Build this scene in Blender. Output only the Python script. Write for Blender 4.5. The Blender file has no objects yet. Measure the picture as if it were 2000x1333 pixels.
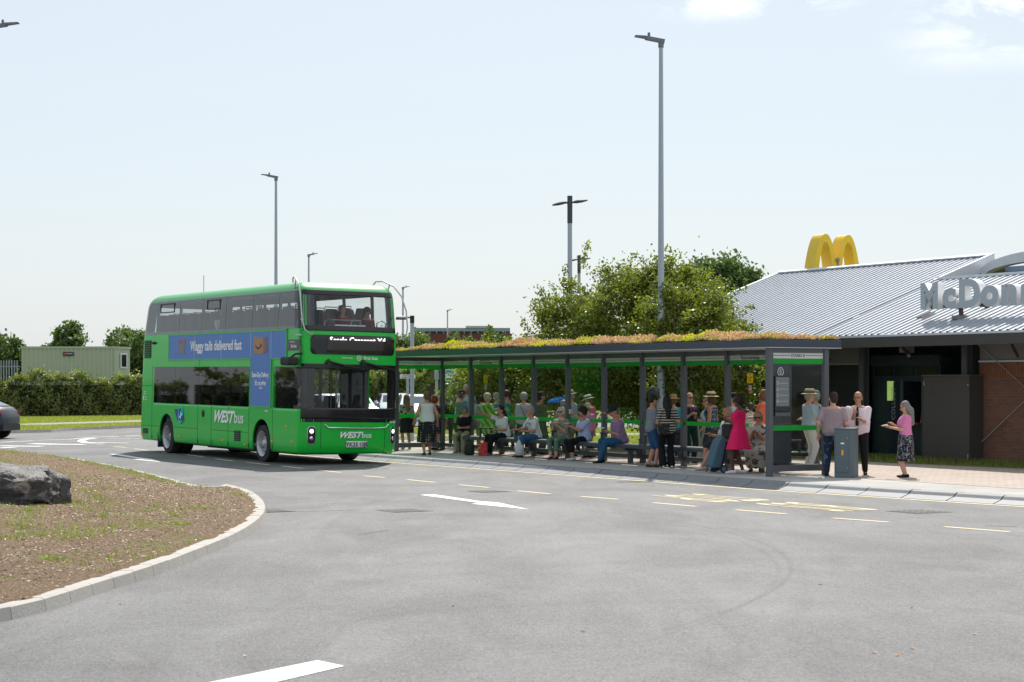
import bpy, bmesh, math, random
import numpy as np
from mathutils import Vector, Matrix, Euler
R = math.radians
random.seed(7); RNG = np.random.default_rng(7)
C = bpy.context.scene.collection
SC = bpy.context.scene

# ------------------------------------------------------------------ camera, world, sun, exposure
F = 3650.0; HC = 2.0; HY = 748.0
cd = bpy.data.cameras.new('camera'); cam = bpy.data.objects.new('camera', cd); C.objects.link(cam)
cam.location = (0, 0, HC); cam.rotation_euler = (R(90), 0, 0)
cd.sensor_width = 36; cd.lens = F/2000*36; cd.shift_y = (HY-666.5)/2000
cd.clip_end = 3000; cd.clip_start = 0.5
cd.dof.use_dof = True; cd.dof.focus_distance = 43; cd.dof.aperture_fstop = 5.0
SC.camera = cam
SUN_EL, SUN_AZ = 50, 6
w = bpy.data.worlds.new('World'); SC.world = w; w.use_nodes = True
nt = w.node_tree; nt.nodes.clear()
def wn(t, **k):
    n = nt.nodes.new(t)
    for a, b in k.items(): setattr(n, a, b)
    return n
sky = wn('ShaderNodeTexSky', sky_type='NISHITA', sun_disc=False, sun_elevation=R(SUN_EL), sun_rotation=R(SUN_AZ), air_density=1.0, dust_density=1.6, ozone_density=1.6, altitude=20)
bg = wn('ShaderNodeBackground'); bg.inputs[1].default_value = 0.10
out = wn('ShaderNodeOutputWorld')
tc = wn('ShaderNodeTexCoord'); mp = wn('ShaderNodeMapping'); mp.inputs['Scale'].default_value = (15.0, 15.0, 34.0); mp.inputs['Location'].default_value = (1.3, 0.2, 0.6)
nz = wn('ShaderNodeTexNoise'); nz.inputs['Scale'].default_value = 1.0; nz.inputs['Detail'].default_value = 9; nz.inputs['Roughness'].default_value = 0.62; nz.inputs['Distortion'].default_value = 0.3
rp = wn('ShaderNodeValToRGB'); rp.color_ramp.elements[0].position = 0.44; rp.color_ramp.elements[1].position = 0.66
sep = wn('ShaderNodeSeparateXYZ')
m2 = wn('ShaderNodeMath', operation='MULTIPLY')
mixc = wn('ShaderNodeMixRGB'); mixc.inputs[2].default_value = (12.5, 12.4, 12.4, 1)
L = nt.links.new
L(tc.outputs['Generated'], mp.inputs[0]); L(mp.outputs[0], nz.inputs['Vector']); L(nz.outputs[0], rp.inputs[0])
L(tc.outputs["Generated"], sep.inputs[0])
def sm_(src, a, b):
    q = wn('ShaderNodeMapRange', interpolation_type='SMOOTHSTEP'); q.inputs[1].default_value = a; q.inputs[2].default_value = b; L(src, q.inputs[0]); return q.outputs[0]
def mul_(a, b, op='MULTIPLY'):
    q = wn('ShaderNodeMath', operation=op); L(a, q.inputs[0]); L(b, q.inputs[1]); return q.outputs[0]
bank1 = mul_(sm_(sep.outputs[0], .185, .245), sm_(sep.outputs[2], .155, .188)); bank2 = mul_(mul_(sm_(sep.outputs[0], .06, .10), sm_(sep.outputs[0], .19, .15)), sm_(sep.outputs[2], .186, .200))
L(mul_(bank1, bank2, 'MAXIMUM'), m2.inputs[0]); L(rp.outputs[0], m2.inputs[1])
# an even veil of summer haze that whitens the blue
veil = wn('ShaderNodeMixRGB'); veil.inputs[0].default_value = 0.72; veil.inputs[2].default_value = (6.35, 7.0, 7.5, 1)
L(sky.outputs[0], veil.inputs[1]); L(veil.outputs[0], mixc.inputs[1]); L(m2.outputs[0], mixc.inputs[0])
L(mixc.outputs[0], bg.inputs[0]); L(bg.outputs[0], out.inputs[0])
sl = bpy.data.lights.new('sun', 'SUN'); sl.energy = 4.2; sl.angle = R(0.5); sl.color = (1.0, 0.95, 0.87)
so = bpy.data.objects.new('sun', sl); C.objects.link(so)
sd = Vector((math.sin(R(SUN_AZ))*math.cos(R(SUN_EL)), math.cos(R(SUN_AZ))*math.cos(R(SUN_EL)), math.sin(R(SUN_EL))))
so.rotation_euler = sd.to_track_quat('Z', 'Y').to_euler(); so.location = (0, 40, 60)
SC.view_settings.view_transform = 'Standard'; SC.view_settings.look = 'None'; SC.view_settings.gamma = 1; SC.view_settings.exposure = 0.30
SC.cycles.max_bounces = 8; SC.cycles.transparent_max_bounces = 24; SC.cycles.sample_clamp_indirect = 6

# ------------------------------------------------------------------ helpers
def G(px, py, z=0.0):
    D = (HC-z)*F/(py-HY); return Vector(((px-1000)/F*D, D, z))
def P(px, py, D): return Vector(((px-1000)/F*D, D, HC-(py-HY)*D/F))

class MB:
    def __init__(s): s.v = []; s.f = []; s.mi = []
    def add(s, vs, fs, mi=0):
        n = len(s.v); s.v += [tuple(v) for v in vs]; s.f += [tuple(i+n for i in f) for f in fs]; s.mi += [mi]*len(fs); return s
    def hexa(s, p, mi=0):   # 8 points: bottom 4 ccw, top 4 ccw
        return s.add(p, [(3,2,1,0),(4,5,6,7),(0,1,5,4),(1,2,6,5),(2,3,7,6),(3,0,4,7)], mi)
    def box(s, x0, x1, y0, y1, z0, z1, mi=0):
        x0, x1 = min(x0,x1), max(x0,x1); y0, y1 = min(y0,y1), max(y0,y1); z0, z1 = min(z0,z1), max(z0,z1)
        return s.hexa([(x0,y0,z0),(x1,y0,z0),(x1,y1,z0),(x0,y1,z0),(x0,y0,z1),(x1,y0,z1),(x1,y1,z1),(x0,y1,z1)], mi)
    def rings(s, rs, cap=True, closed=True, mi=0):
        n = len(rs[0]); base = len(s.v); vs = [p for r in rs for p in r]; fs = []
        m = n if closed else n-1
        for i in range(len(rs)-1):
            for j in range(m):
                a = i*n+j; b = i*n+(j+1)%n; fs.append((a, b, b+n, a+n))
        if cap: fs.append(tuple(range(n-1, -1, -1))); fs.append(tuple((len(rs)-1)*n+j for j in range(n)))
        return s.add(vs, fs, mi)
    def tube(s, pts, r, n=8, cap=True, mi=0):
        pts = [Vector(p) for p in pts]; rs = []; rad = r if isinstance(r, (list, tuple)) else [r]*len(pts)
        up = None
        for i, p in enumerate(pts):
            d = (pts[min(i+1, len(pts)-1)]-pts[max(i-1, 0)]).normalized()
            if up is None: up = d.orthogonal().normalized()
            a = (up-d*up.dot(d)).normalized() if (up-d*up.dot(d)).length > 1e-4 else d.orthogonal().normalized()
            up = a; b = d.cross(a)
            rs.append([p+(a*math.cos(t)+b*math.sin(t))*rad[i] for t in [2*math.pi*k/n for k in range(n)]])
        return s.rings(rs, cap, True, mi)
    def limb(s, p0, p1, r0, r1, n=10):
        p0 = Vector(p0); p1 = Vector(p1); d = (p1-p0); 
        if d.length < 1e-5: d = Vector((0,0,1e-3)); p1 = p0+d
        d = d.normalized(); a = d.orthogonal().normalized(); b = d.cross(a); rs = []
        def ring(c, r): rs.append([c+(a*math.cos(t)+b*math.sin(t))*r for t in [2*math.pi*k/n for k in range(n)]])
        for q in (80, 50, 22): ring(p0-d*r0*math.sin(R(q)), r0*math.cos(R(q)))
        ring(p0, r0); ring(p1, r1)
        for q in (22, 50, 80): ring(p1+d*r1*math.sin(R(q)), r1*math.cos(R(q)))
        return s.rings(rs)
    def ell(s, c, r, M=None, nu=14, nv=9, mi=0):
        c = Vector(c); M = M or Matrix.Identity(3); rs = []
        for i in range(1, nv):
            th = math.pi*i/nv-math.pi/2
            rs.append([c+M@Vector((r[0]*math.cos(th)*math.cos(t), r[1]*math.cos(th)*math.sin(t), r[2]*math.sin(th))) for t in [2*math.pi*k/nu for k in range(nu)]])
        return s.rings(rs, mi=mi)
    def loft(s, specs, n=16):  # (center, side, fwd, rx, ry)
        return s.rings([[c+sd*math.cos(t)*rx+fw*math.sin(t)*ry for t in [2*math.pi*k/n for k in range(n)]] for c, sd, fw, rx, ry in specs])
    def prism(s, poly, off, mi=0):   # polygon of 3d points extruded by vector off
        n = len(poly); poly = [Vector(p) for p in poly]; off = Vector(off)
        return s.add(poly+[p+off for p in poly], [tuple(range(n-1,-1,-1)), tuple(range(n, 2*n))]+[(i, (i+1)%n, n+(i+1)%n, n+i) for i in range(n)], mi)
    def cyl(s, c0, c1, r, n=16, mi=0): return s.tube([c0, c1], r, n, True, mi)
    def mesh(s, name):
        m = bpy.data.meshes.new(name); m.from_pydata(s.v, [], s.f); 
        if any(s.mi): m.polygons.foreach_set('material_index', s.mi)
        m.update(); return m
    def build(s, name, mats, parent=None, smooth=False, bevel=0, loc=None, rot=None, fix=True):
        m = s.mesh(name)
        for q in (mats if isinstance(mats, (list, tuple)) else [mats]): m.materials.append(q)
        if fix:
            bm = bmesh.new(); bm.from_mesh(m); bmesh.ops.recalc_face_normals(bm, faces=bm.faces); bm.to_mesh(m); bm.free()
        o = bpy.data.objects.new(name, m); C.objects.link(o); o.parent = parent
        if loc is not None: o.location = loc
        if rot is not None: o.rotation_euler = rot
        if smooth: shade(m, smooth if smooth is not True else 40)
        if bevel:
            b = o.modifiers.new('b', 'BEVEL'); b.width = bevel; b.segments = 2; b.limit_method = 'ANGLE'
        return o
def shade(m, ang=40):
    m.shade_smooth()
    if ang < 180: m.set_sharp_from_angle(angle=R(ang))
def empty(name, label, cat, loc=(0,0,0), rz=0, group=None):
    o = bpy.data.objects.new(name, None); C.objects.link(o); o.empty_display_size = .3
    o.location = loc; o.rotation_euler = (0, 0, rz); return tag(o, label, cat, group)
def tag(o, label, cat, group=None, kind=None):
    if label: o['label'] = label
    if cat: o['category'] = cat
    if group: o['group'] = group
    if kind: o['kind'] = kind
    return o
def struct(o): o['kind'] = 'structure'; return o
def dup(root, loc=None, rz=None, label=None):
    r = root.copy(); C.objects.link(r)
    if loc is not None: r.location = loc
    if rz is not None: r.rotation_euler = (0,0,rz)
    if label: r['label'] = label
    for ch in list(root.children):
        c = ch.copy(); C.objects.link(c); c.parent = r
        for g in ch.children:
            d = g.copy(); C.objects.link(d); d.parent = c
    return r
def fastmesh(name, V, Fq, mat, parent=None):
    m = bpy.data.meshes.new(name); n = len(V); k = Fq.shape[1]; nf = len(Fq)
    m.vertices.add(n); m.vertices.foreach_set('co', V.astype(np.float32).ravel())
    m.loops.add(nf*k); m.loops.foreach_set('vertex_index', Fq.astype(np.int32).ravel())
    m.polygons.add(nf); m.polygons.foreach_set('loop_start', np.arange(0, nf*k, k, dtype=np.int32)); m.polygons.foreach_set('loop_total', np.full(nf, k, dtype=np.int32))
    m.update(calc_edges=True); m.materials.append(mat)
    o = bpy.data.objects.new(name, m); C.objects.link(o); o.parent = parent; return o
def leaves(name, cen, size, mat, parent=None, flat=0.0, aspect=0.55, jit=0.35, up=None, lay=0):
    n = len(cen); a = RNG.normal(size=(n,3)); 
    if lay: a[:,2] *= .15
    if up is not None: a = a*0.35+np.array(up)
    a /= np.linalg.norm(a, axis=1)[:,None]
    b = RNG.normal(size=(n,3)); b[:,2] *= (1-flat) if not lay else .2; b -= a*(a*b).sum(1)[:,None]; b /= np.linalg.norm(b, axis=1)[:,None]
    s = size*(1+jit*RNG.uniform(-1,1,size=(n,1))); 
    V = np.stack([cen-a*s, cen-b*s*aspect*0.9+a*s*.1, cen+a*s, cen+b*s*aspect+a*s*.1], axis=1).reshape(-1,3)
    return fastmesh(name, V, np.arange(4*n).reshape(n,4), mat, parent)

# ------------------------------------------------------------------ materials
MC = {}
def newmat(name):
    m = bpy.data.materials.new(name); m.use_nodes = True; return m, m.node_tree, m.node_tree.nodes['Principled BSDF']
def col(c): return (c[0], c[1], c[2], 1)
def hexc(h):
    v = [int(h[i:i+2], 16)/255 for i in (0,2,4)]; return tuple(x/12.92 if x < .04045 else ((x+.055)/1.055)**2.4 for x in v)
def mat(name, c, rough=0.6, metal=0.0, var=0.12, scale=6.0, bump=0.0, bscale=60.0, coat=0.0, spec=0.5, c2=None, emit=None):
    if name in MC: return MC[name]
    m, t, b = newmat(name)
    b.inputs['Roughness'].default_value = rough; b.inputs['Metallic'].default_value = metal
    b.inputs['Coat Weight'].default_value = coat; b.inputs['Specular IOR Level'].default_value = spec
    tcn = t.nodes.new('ShaderNodeTexCoord')
    n = t.nodes.new('ShaderNodeTexNoise'); n.inputs['Scale'].default_value = scale; n.inputs['Detail'].default_value = 5
    mr = t.nodes.new('ShaderNodeMixRGB')
    mr.inputs[1].default_value = col([x*(1-var) for x in c]); mr.inputs[2].default_value = col(c2 if c2 else [min(1, x*(1+var)) for x in c])
    t.links.new(tcn.outputs['Object'], n.inputs['Vector']); t.links.new(n.outputs[0], mr.inputs[0]); t.links.new(mr.outputs[0], b.inputs['Base Color'])
    if bump:
        n2 = t.nodes.new('ShaderNodeTexNoise'); n2.inputs['Scale'].default_value = bscale; n2.inputs['Detail'].default_value = 4
        bp = t.nodes.new('ShaderNodeBump'); bp.inputs['Strength'].default_value = bump; bp.inputs['Distance'].default_value = 0.02
        t.links.new(tcn.outputs['Object'], n2.inputs['Vector']); t.links.new(n2.outputs[0], bp.inputs['Height']); t.links.new(bp.outputs[0], b.inputs['Normal'])
    if emit: b.inputs['Emission Color'].default_value = col(emit[0]); b.inputs['Emission Strength'].default_value = emit[1]
    MC[name] = m; return m
def glass(name, tint, refl=0.5, rough=0.02):
    """thin glazing: tinted transparency with Schlick reflection, the same from either face"""
    m = bpy.data.materials.new(name); m.use_nodes = True; t = m.node_tree; t.nodes.clear()
    o = t.nodes.new('ShaderNodeOutputMaterial'); tr = t.nodes.new('ShaderNodeBsdfTransparent'); gl = t.nodes.new('ShaderNodeBsdfGlossy'); mx = t.nodes.new('ShaderNodeMixShader'); lw = t.nodes.new('ShaderNodeLayerWeight'); lw.inputs[0].default_value = .5
    pw = t.nodes.new('ShaderNodeMath'); pw.operation = 'POWER'; pw.inputs[1].default_value = 5
    mu = t.nodes.new('ShaderNodeMath'); mu.operation = 'MULTIPLY_ADD'; mu.inputs[1].default_value = .95*min(1, refl); mu.inputs[2].default_value = .05*refl
    tr.inputs[0].default_value = col(tint); gl.inputs['Roughness'].default_value = rough
    t.links.new(lw.outputs['Facing'], pw.inputs[0]); t.links.new(pw.outputs[0], mu.inputs[0]); t.links.new(mu.outputs[0], mx.inputs[0]); t.links.new(tr.outputs[0], mx.inputs[1]); t.links.new(gl.outputs[0], mx.inputs[2]); t.links.new(mx.outputs[0], o.inputs[0])
    return m
def leafmat(name, cols, trans=0.45, rough=0.5):
    m = bpy.data.materials.new(name); m.use_nodes = True; t = m.node_tree; t.nodes.clear()
    o = t.nodes.new('ShaderNodeOutputMaterial'); g = t.nodes.new('ShaderNodeNewGeometry'); r = t.nodes.new('ShaderNodeValToRGB')
    els = r.color_ramp.elements
    for i, c in enumerate(cols):
        e = els[i] if i < 2 else els.new(0.5)
        e.color = col(c)
    for i, e in enumerate(sorted(els, key=lambda q: q.position)): pass
    for i in range(len(cols)): els[i].position = i/(len(cols)-1) if i != 0 else 0
    p = t.nodes.new('ShaderNodeBsdfPrincipled'); p.inputs['Roughness'].default_value = rough
    tl = t.nodes.new('ShaderNodeBsdfTranslucent'); mx = t.nodes.new('ShaderNodeMixShader'); mx.inputs[0].default_value = trans
    br = t.nodes.new('ShaderNodeMixRGB'); br.blend_type = 'MULTIPLY'; br.inputs[0].default_value = 1; br.inputs[2].default_value = (1.5, 1.6, .7, 1)
    t.links.new(g.outputs['Random Per Island'], r.inputs[0]); t.links.new(r.outputs[0], p.inputs['Base Color']); t.links.new(r.outputs[0], br.inputs[1]); t.links.new(br.outputs[0], tl.inputs[0])
    t.links.new(p.outputs[0], mx.inputs[1]); t.links.new(tl.outputs[0], mx.inputs[2]); t.links.new(mx.outputs[0], o.inputs[0])
    return m
def film(name, c, tr=.5):
    if name in MC: return MC[name]
    m = mat(name, c, .5, var=.03); t = m.node_tree; p = t.nodes['Principled BSDF']; o = t.nodes['Material Output']
    tl = t.nodes.new('ShaderNodeBsdfTranslucent'); tl.inputs[0].default_value = col(c); mx = t.nodes.new('ShaderNodeMixShader'); mx.inputs[0].default_value = tr
    t.links.new(p.outputs[0], mx.inputs[1]); t.links.new(tl.outputs[0], mx.inputs[2]); t.links.new(mx.outputs[0], o.inputs[0]); return m
def pattern(name, base, fg, kind='spots', scale=20, th=0.5, third=None):
    if name in MC: return MC[name]
    m, t, b = newmat(name); b.inputs['Roughness'].default_value = 0.85
    tcn = t.nodes.new('ShaderNodeTexCoord'); r = t.nodes.new('ShaderNodeValToRGB'); r.color_ramp.interpolation = 'CONSTANT'
    e = r.color_ramp.elements; e[0].color = col(base); e[1].color = col(fg); e[1].position = th
    if third: q = e.new(min(.98, th+0.12)); q.color = col(third)
    if kind == 'spots': n = t.nodes.new('ShaderNodeTexNoise'); n.inputs['Scale'].default_value = scale; n.inputs['Detail'].default_value = 1.5; n.inputs['Distortion'].default_value = 1.2; src = n.outputs[0]; t.links.new(tcn.outputs['Object'], n.inputs['Vector'])
    elif kind == 'dots': n = t.nodes.new('ShaderNodeTexVoronoi'); n.inputs['Scale'].default_value = scale; src = n.outputs['Distance']; t.links.new(tcn.outputs['Object'], n.inputs['Vector'])
    elif kind == 'check': n = t.nodes.new('ShaderNodeTexVoronoi'); n.distance = 'MANHATTAN'; n.inputs['Randomness'].default_value = 0.2; n.inputs['Scale'].default_value = scale; src = n.outputs['Distance']; t.links.new(tcn.outputs['Object'], n.inputs['Vector'])
    else:
        n = t.nodes.new('ShaderNodeTexWave'); n.bands_direction = 'Z' if kind == 'stripes' else 'DIAGONAL'; n.inputs['Scale'].default_value = scale; src = n.outputs[0]
        n.inputs['Distortion'].default_value = 0 if kind == 'stripes' else 4; t.links.new(tcn.outputs['Object'], n.inputs['Vector'])
    t.links.new(src, r.inputs[0]); t.links.new(r.outputs[0], b.inputs['Base Color']); MC[name] = m; return m
def cloth(h, var=.06): return mat('cloth_'+h, [min(.82, x*1.35+.004) for x in hexc(h)], .85, var=var, scale=9, bump=.9, bscale=16, spec=.25)
def evalmesh(o):
    dg = bpy.context.evaluated_depsgraph_get(); return bpy.data.meshes.new_from_object(o.evaluated_get(dg))
TXT = {}
def text(body, size, m, parent, org, xd, yd, extrude=0.002, bold=0.0, shear=0.0, align='CENTER', sx=1.0, name='lettering', clip=None, label=None):
    cu = bpy.data.curves.new('t', 'FONT'); cu.body = body; cu.size = size; cu.extrude = extrude; cu.offset = bold*size; cu.shear = shear; cu.align_x = align; cu.resolution_u = 2
    o = bpy.data.objects.new('t', cu); C.objects.link(o); bpy.context.view_layer.update()
    me = evalmesh(o); bpy.data.objects.remove(o); bpy.data.curves.remove(cu)
    xd = Vector(xd).normalized(); yd = Vector(yd).normalized(); zd = xd.cross(yd)
    M = Matrix((( xd.x*sx, yd.x, zd.x, org[0]), (xd.y*sx, yd.y, zd.y, org[1]), (xd.z*sx, yd.z, zd.z, org[2]), (0,0,0,1)))
    if clip is not None:
        bm = bmesh.new(); bm.from_mesh(me); bmesh.ops.bisect_plane(bm, geom=bm.verts[:]+bm.edges[:]+bm.faces[:], plane_co=(0,clip*size,0), plane_no=(0,-1,0), clear_outer=True); bm.to_mesh(me); bm.free()
    me.transform(M); me.materials.clear(); me.materials.append(m); me.name = name
    ob = bpy.data.objects.new(name, me); C.objects.link(ob); ob.parent = parent
    if label: ob['label'] = label
    return ob
# ------------------------------------------------------------------ ground
def nodesum(m):
    return m.node_tree
def asphalt_mat():
    m, t, b = newmat('asphalt'); b.inputs['Roughness'].default_value = 0.72; b.inputs['Specular IOR Level'].default_value = 0.5
    tcn = t.nodes.new('ShaderNodeTexCoord')
    def N(scale, det=4, rough=.5, dist=0, mapping=None):
        n = t.nodes.new('ShaderNodeTexNoise'); n.inputs['Scale'].default_value = scale; n.inputs['Detail'].default_value = det; n.inputs['Roughness'].default_value = rough; n.inputs['Distortion'].default_value = dist
        if mapping:
            mp = t.nodes.new('ShaderNodeMapping'); mp.inputs['Scale'].default_value = mapping; t.links.new(tcn.outputs['Object'], mp.inputs[0]); t.links.new(mp.outputs[0], n.inputs['Vector'])
        else: t.links.new(tcn.outputs['Object'], n.inputs['Vector'])
        return n.outputs[0]
    def M(op, a, b_=None, c=None):
        q = t.nodes.new('ShaderNodeMath'); q.operation = op
        for i, x in enumerate((a, b_, c)):
            if x is None: continue
            if isinstance(x, (int, float)): q.inputs[i].default_value = x
            else: t.links.new(x, q.inputs[i])
        return q.outputs[0]
    fine = N(55, 3, .75); mid = N(7, 6, .6); big = N(.35, 5, .6, .6); streak = N(.8, 6, .65, 1.0, (1.0, .35, 1)); spk = N(38, 2, .6)
    v = 1.0
    for n_k, amp in ((fine, 2.6), (spk, 2.4), (N(14, 4, .7), 1.3), (mid, .45), (big, 1.1), (streak, 1.5), (N(.16, 3, .5), .5)):
        v = M('ADD', v, M('MULTIPLY', M('SUBTRACT', n_k, .5), amp))
    v = M('MAXIMUM', v, .35)
    # curved rubber marks
    sep_ = t.nodes.new('ShaderNodeSeparateXYZ'); t.links.new(tcn.outputs['Object'], sep_.inputs[0]); x, y = sep_.outputs[0], sep_.outputs[1]
    patch = N(1.6, 4, .6)
    for cx, cy, rr, wd, amt, lo, hi in ARCS:
        dx = M('SUBTRACT', x, cx); dy = M('SUBTRACT', y, cy)
        d = M('SQRT', M('ADD', M('MULTIPLY', dx, dx), M('MULTIPLY', dy, dy)))
        e = M('ABSOLUTE', M('SUBTRACT', d, rr)); k = M('SUBTRACT', 1, M('DIVIDE', e, wd)); k = M('MAXIMUM', k, 0)
        k = M('MULTIPLY', k, M('GREATER_THAN', x, lo)); k = M('MULTIPLY', k, M('LESS_THAN', x, hi))
        k = M('MULTIPLY', k, M('MULTIPLY', patch, amt)); v = M('MULTIPLY', v, M('SUBTRACT', 1, k))
    cr = t.nodes.new('ShaderNodeVectorMath'); cr.operation = 'SCALE'; cr.inputs[0].default_value = (.112, .112, .115); t.links.new(v, cr.inputs['Scale'])
    # tan dust patches
    dm = t.nodes.new('ShaderNodeMixRGB'); dm.inputs[2].default_value = (.27, .235, .19, 1)
    dr = t.nodes.new('ShaderNodeMapRange'); dr.inputs[1].default_value = .60; dr.inputs[2].default_value = .80; dr.inputs[4].default_value = .45
    t.links.new(N(.55, 7, .7, .8, (1.2, .5, 1)), dr.inputs[0]); t.links.new(dr.outputs[0], dm.inputs[0]); t.links.new(cr.outputs[0], dm.inputs[1]); t.links.new(dm.outputs[0], b.inputs['Base Color'])
    bp = t.nodes.new('ShaderNodeBump'); bp.inputs['Strength'].default_value = .55; bp.inputs['Distance'].default_value = .012
    t.links.new(M('ADD', fine, M('MULTIPLY', spk, .6)), bp.inputs['Height']); t.links.new(bp.outputs[0], b.inputs['Normal'])
    return m
def circ3(a, b, c):
    ax, ay, bx, by, cx, cy = a[0], a[1], b[0], b[1], c[0], c[1]
    d = 2*(ax*(by-cy)+bx*(cy-ay)+cx*(ay-by))
    ux = ((ax*ax+ay*ay)*(by-cy)+(bx*bx+by*by)*(cy-ay)+(cx*cx+cy*cy)*(ay-by))/d; uy = ((ax*ax+ay*ay)*(cx-bx)+(bx*bx+by*by)*(ax-cx)+(cx*cx+cy*cy)*(bx-ax))/d
    return ux, uy, math.hypot(ax-ux, ay-uy)
ARCS = []
for p1, p2, p3, wd, amt, lo, hi in [((1180,1000),(1440,1045),(1545,1110),.05,.55,1.2,4.0),((1180,1003),(1410,1046),(1520,1112),.04,.35,1.0,4.0),((630,1060),(660,1095),(700,1120),.2,.28,-2.6,-1.6),((1020,960),(1340,1010),(1560,1190),.15,.22,.3,40),((260,1330),(900,1190),(1700,1180),.35,.22,-9,9),((330,1290),(900,1120),(1600,1090),.30,.20,-9,9),((600,1000),(1000,1010),(1900,1085),.30,.18,-9,12)]:
    cx, cy, rr = circ3(G(*p1), G(*p2), G(*p3)); ARCS.append((cx, cy, rr, wd, amt, lo, hi))
def sheet(name, poly, z, m, kind='structure', thick=0.0):
    mb = MB()
    if thick: mb.prism([(p[0], p[1], z-thick) for p in poly], (0,0,thick))
    else: mb.add([(p[0], p[1], z) for p in poly], [tuple(range(len(poly)))])
    o = mb.build(name, m, fix=bool(thick)); o['kind'] = kind
    if not thick:
        if o.data.polygons[0].normal.z < 0: o.data.flip_normals()
    return o
M_grass = mat('grass_soil', (.14,.155,.045), .95, var=.45, scale=1.2, bump=1, bscale=9)
struct(MB().add([(-900,-40,-.06),(900,-40,-.06),(900,1500,-.06),(-900,1500,-.06)], [(0,1,2,3)]).build('ground', M_grass, fix=False))
ROAD = sheet('road', [(-70,-6),(40,-6),(70,25),(70,101),(-70,101)], 0.0, asphalt_mat())
M_kerb = mat('kerb_concrete', (.42,.40,.365), .85, var=.14, scale=3, bump=.35, bscale=40)
M_kerbg = mat('kerb_granite', (.17,.18,.195), .6, var=.2, scale=2.2, bump=.25, bscale=60)
M_slab = mat('paving_slab', (.47,.45,.415), .85, var=.10, scale=2, bump=.25, bscale=30)
def paving(name, c1, c2, mort, w, h, rz):
    m, t, b = newmat(name); b.inputs['Roughness'].default_value = .88
    tcn = t.nodes.new('ShaderNodeTexCoord'); mp = t.nodes.new('ShaderNodeMapping'); mp.inputs['Rotation'].default_value = (0,0,rz)
    br = t.nodes.new('ShaderNodeTexBrick'); br.inputs['Scale'].default_value = 1; br.inputs['Brick Width'].default_value = w; br.inputs['Row Height'].default_value = h; br.inputs['Mortar Size'].default_value = .006; br.inputs['Bias'].default_value = 0
    br.inputs['Color1'].default_value = col(c1); br.inputs['Color2'].default_value = col(c2); br.inputs['Mortar'].default_value = col(mort)
    n = t.nodes.new('ShaderNodeTexNoise'); n.inputs['Scale'].default_value = 1.5; n.inputs['Detail'].default_value = 6
    mr = t.nodes.new('ShaderNodeMapRange'); mr.inputs[3].default_value = .78; mr.inputs[4].default_value = 1.2
    vm = t.nodes.new('ShaderNodeVectorMath'); vm.operation = 'SCALE'
    t.links.new(tcn.outputs['Object'], mp.inputs[0]); t.links.new(mp.outputs[0], br.inputs['Vector']); t.links.new(tcn.outputs['Object'], n.inputs['Vector']); t.links.new(n.outputs[0], mr.inputs[0]); t.links.new(br.outputs['Color'], vm.inputs[0]); t.links.new(mr.outputs[0], vm.inputs['Scale']); t.links.new(vm.outputs[0], b.inputs['Base Color'])
    bp = t.nodes.new('ShaderNodeBump'); bp.invert = True; bp.inputs['Strength'].default_value = .4; bp.inputs['Distance'].default_value = .01; t.links.new(br.outputs['Fac'], bp.inputs['Height']); t.links.new(bp.outputs[0], b.inputs['Normal'])
    return m
ANG = R(-59.15)
M_pink = paving('block_paving', (.41,.335,.28), (.46,.385,.33), (.26,.225,.195), .21, .105, -ANG)
M_slabs = paving('kerbside_slabs', (.42,.405,.38), (.37,.36,.34), (.22,.21,.20), .9, .6, -ANG)
PZ = 0.13
U = Vector((-.5128, .8585, 0)); RD = Vector((-.8585, -.5128, 0))     # along the kerb away from the camera, and toward the road
# kerb line, near (right) to far (left), platform edge
kp = [Vector((15.2,22.5,PZ)), G(2000,971,PZ), G(1503,941,PZ), G(1100,913.5,PZ), G(778,892,PZ)]
p = kp[-1]; kp += [p+U*4, p+U*8, p+U*10.5, p+U*12.2+Vector((.2,.2,0)), Vector((-9.3,63.5,PZ)), Vector((-9.6,70,PZ)), Vector((-9.0,76,PZ)), Vector((-4,79,PZ)), Vector((60,81,PZ))]
inner = [(60,20), (60,80)]
def offs(pts, d):
    r = []
    for i, q in enumerate(pts):
        t_ = (pts[min(i+1,len(pts)-1)]-pts[max(i-1,0)]).normalized(); r.append(q+Vector((-t_.y, t_.x, 0))*d)
    return r
# platform body, slabs, block paving, lawn behind
plat = [(q.x, q.y) for q in offs(kp, -0.02)]
platform = sheet('pavement', [(60, 20)]+plat, PZ-.004, M_slabs, thick=.16)
B0 = Vector((6.375, 38.03, PZ))
def BL(a, r): q = B0+U*a+RD*r; return (q.x, q.y)
sheet('block_paving', [BL(-22,.35), BL(24,.35), BL(24,-4.0), BL(19,-5.0), BL(6,-4.6), BL(0,-5.4), BL(-4,-6.5), BL(-22,-6.5)][::-1], PZ, M_pink)
sheet('lawn', [BL(19,-4.98), BL(24,-4), (-6.4,62.5), (-8.3,66), (-8.7,70), (-8.2,75.3), (-3.5,78), (45,79.5), BL(-2,-26), BL(-2,-6.0), BL(0,-5.38), BL(6,-4.58)][::-1], PZ-.0005, M_grass)
sheet('path', [(-8.3,63.8),(0,65.5),(22,69),(22,72.5),(0,68.3),(-8.5,66.6)], PZ+.004, mat('path_gravel', (.30,.27,.23), .95, var=.15, scale=4))
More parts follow.
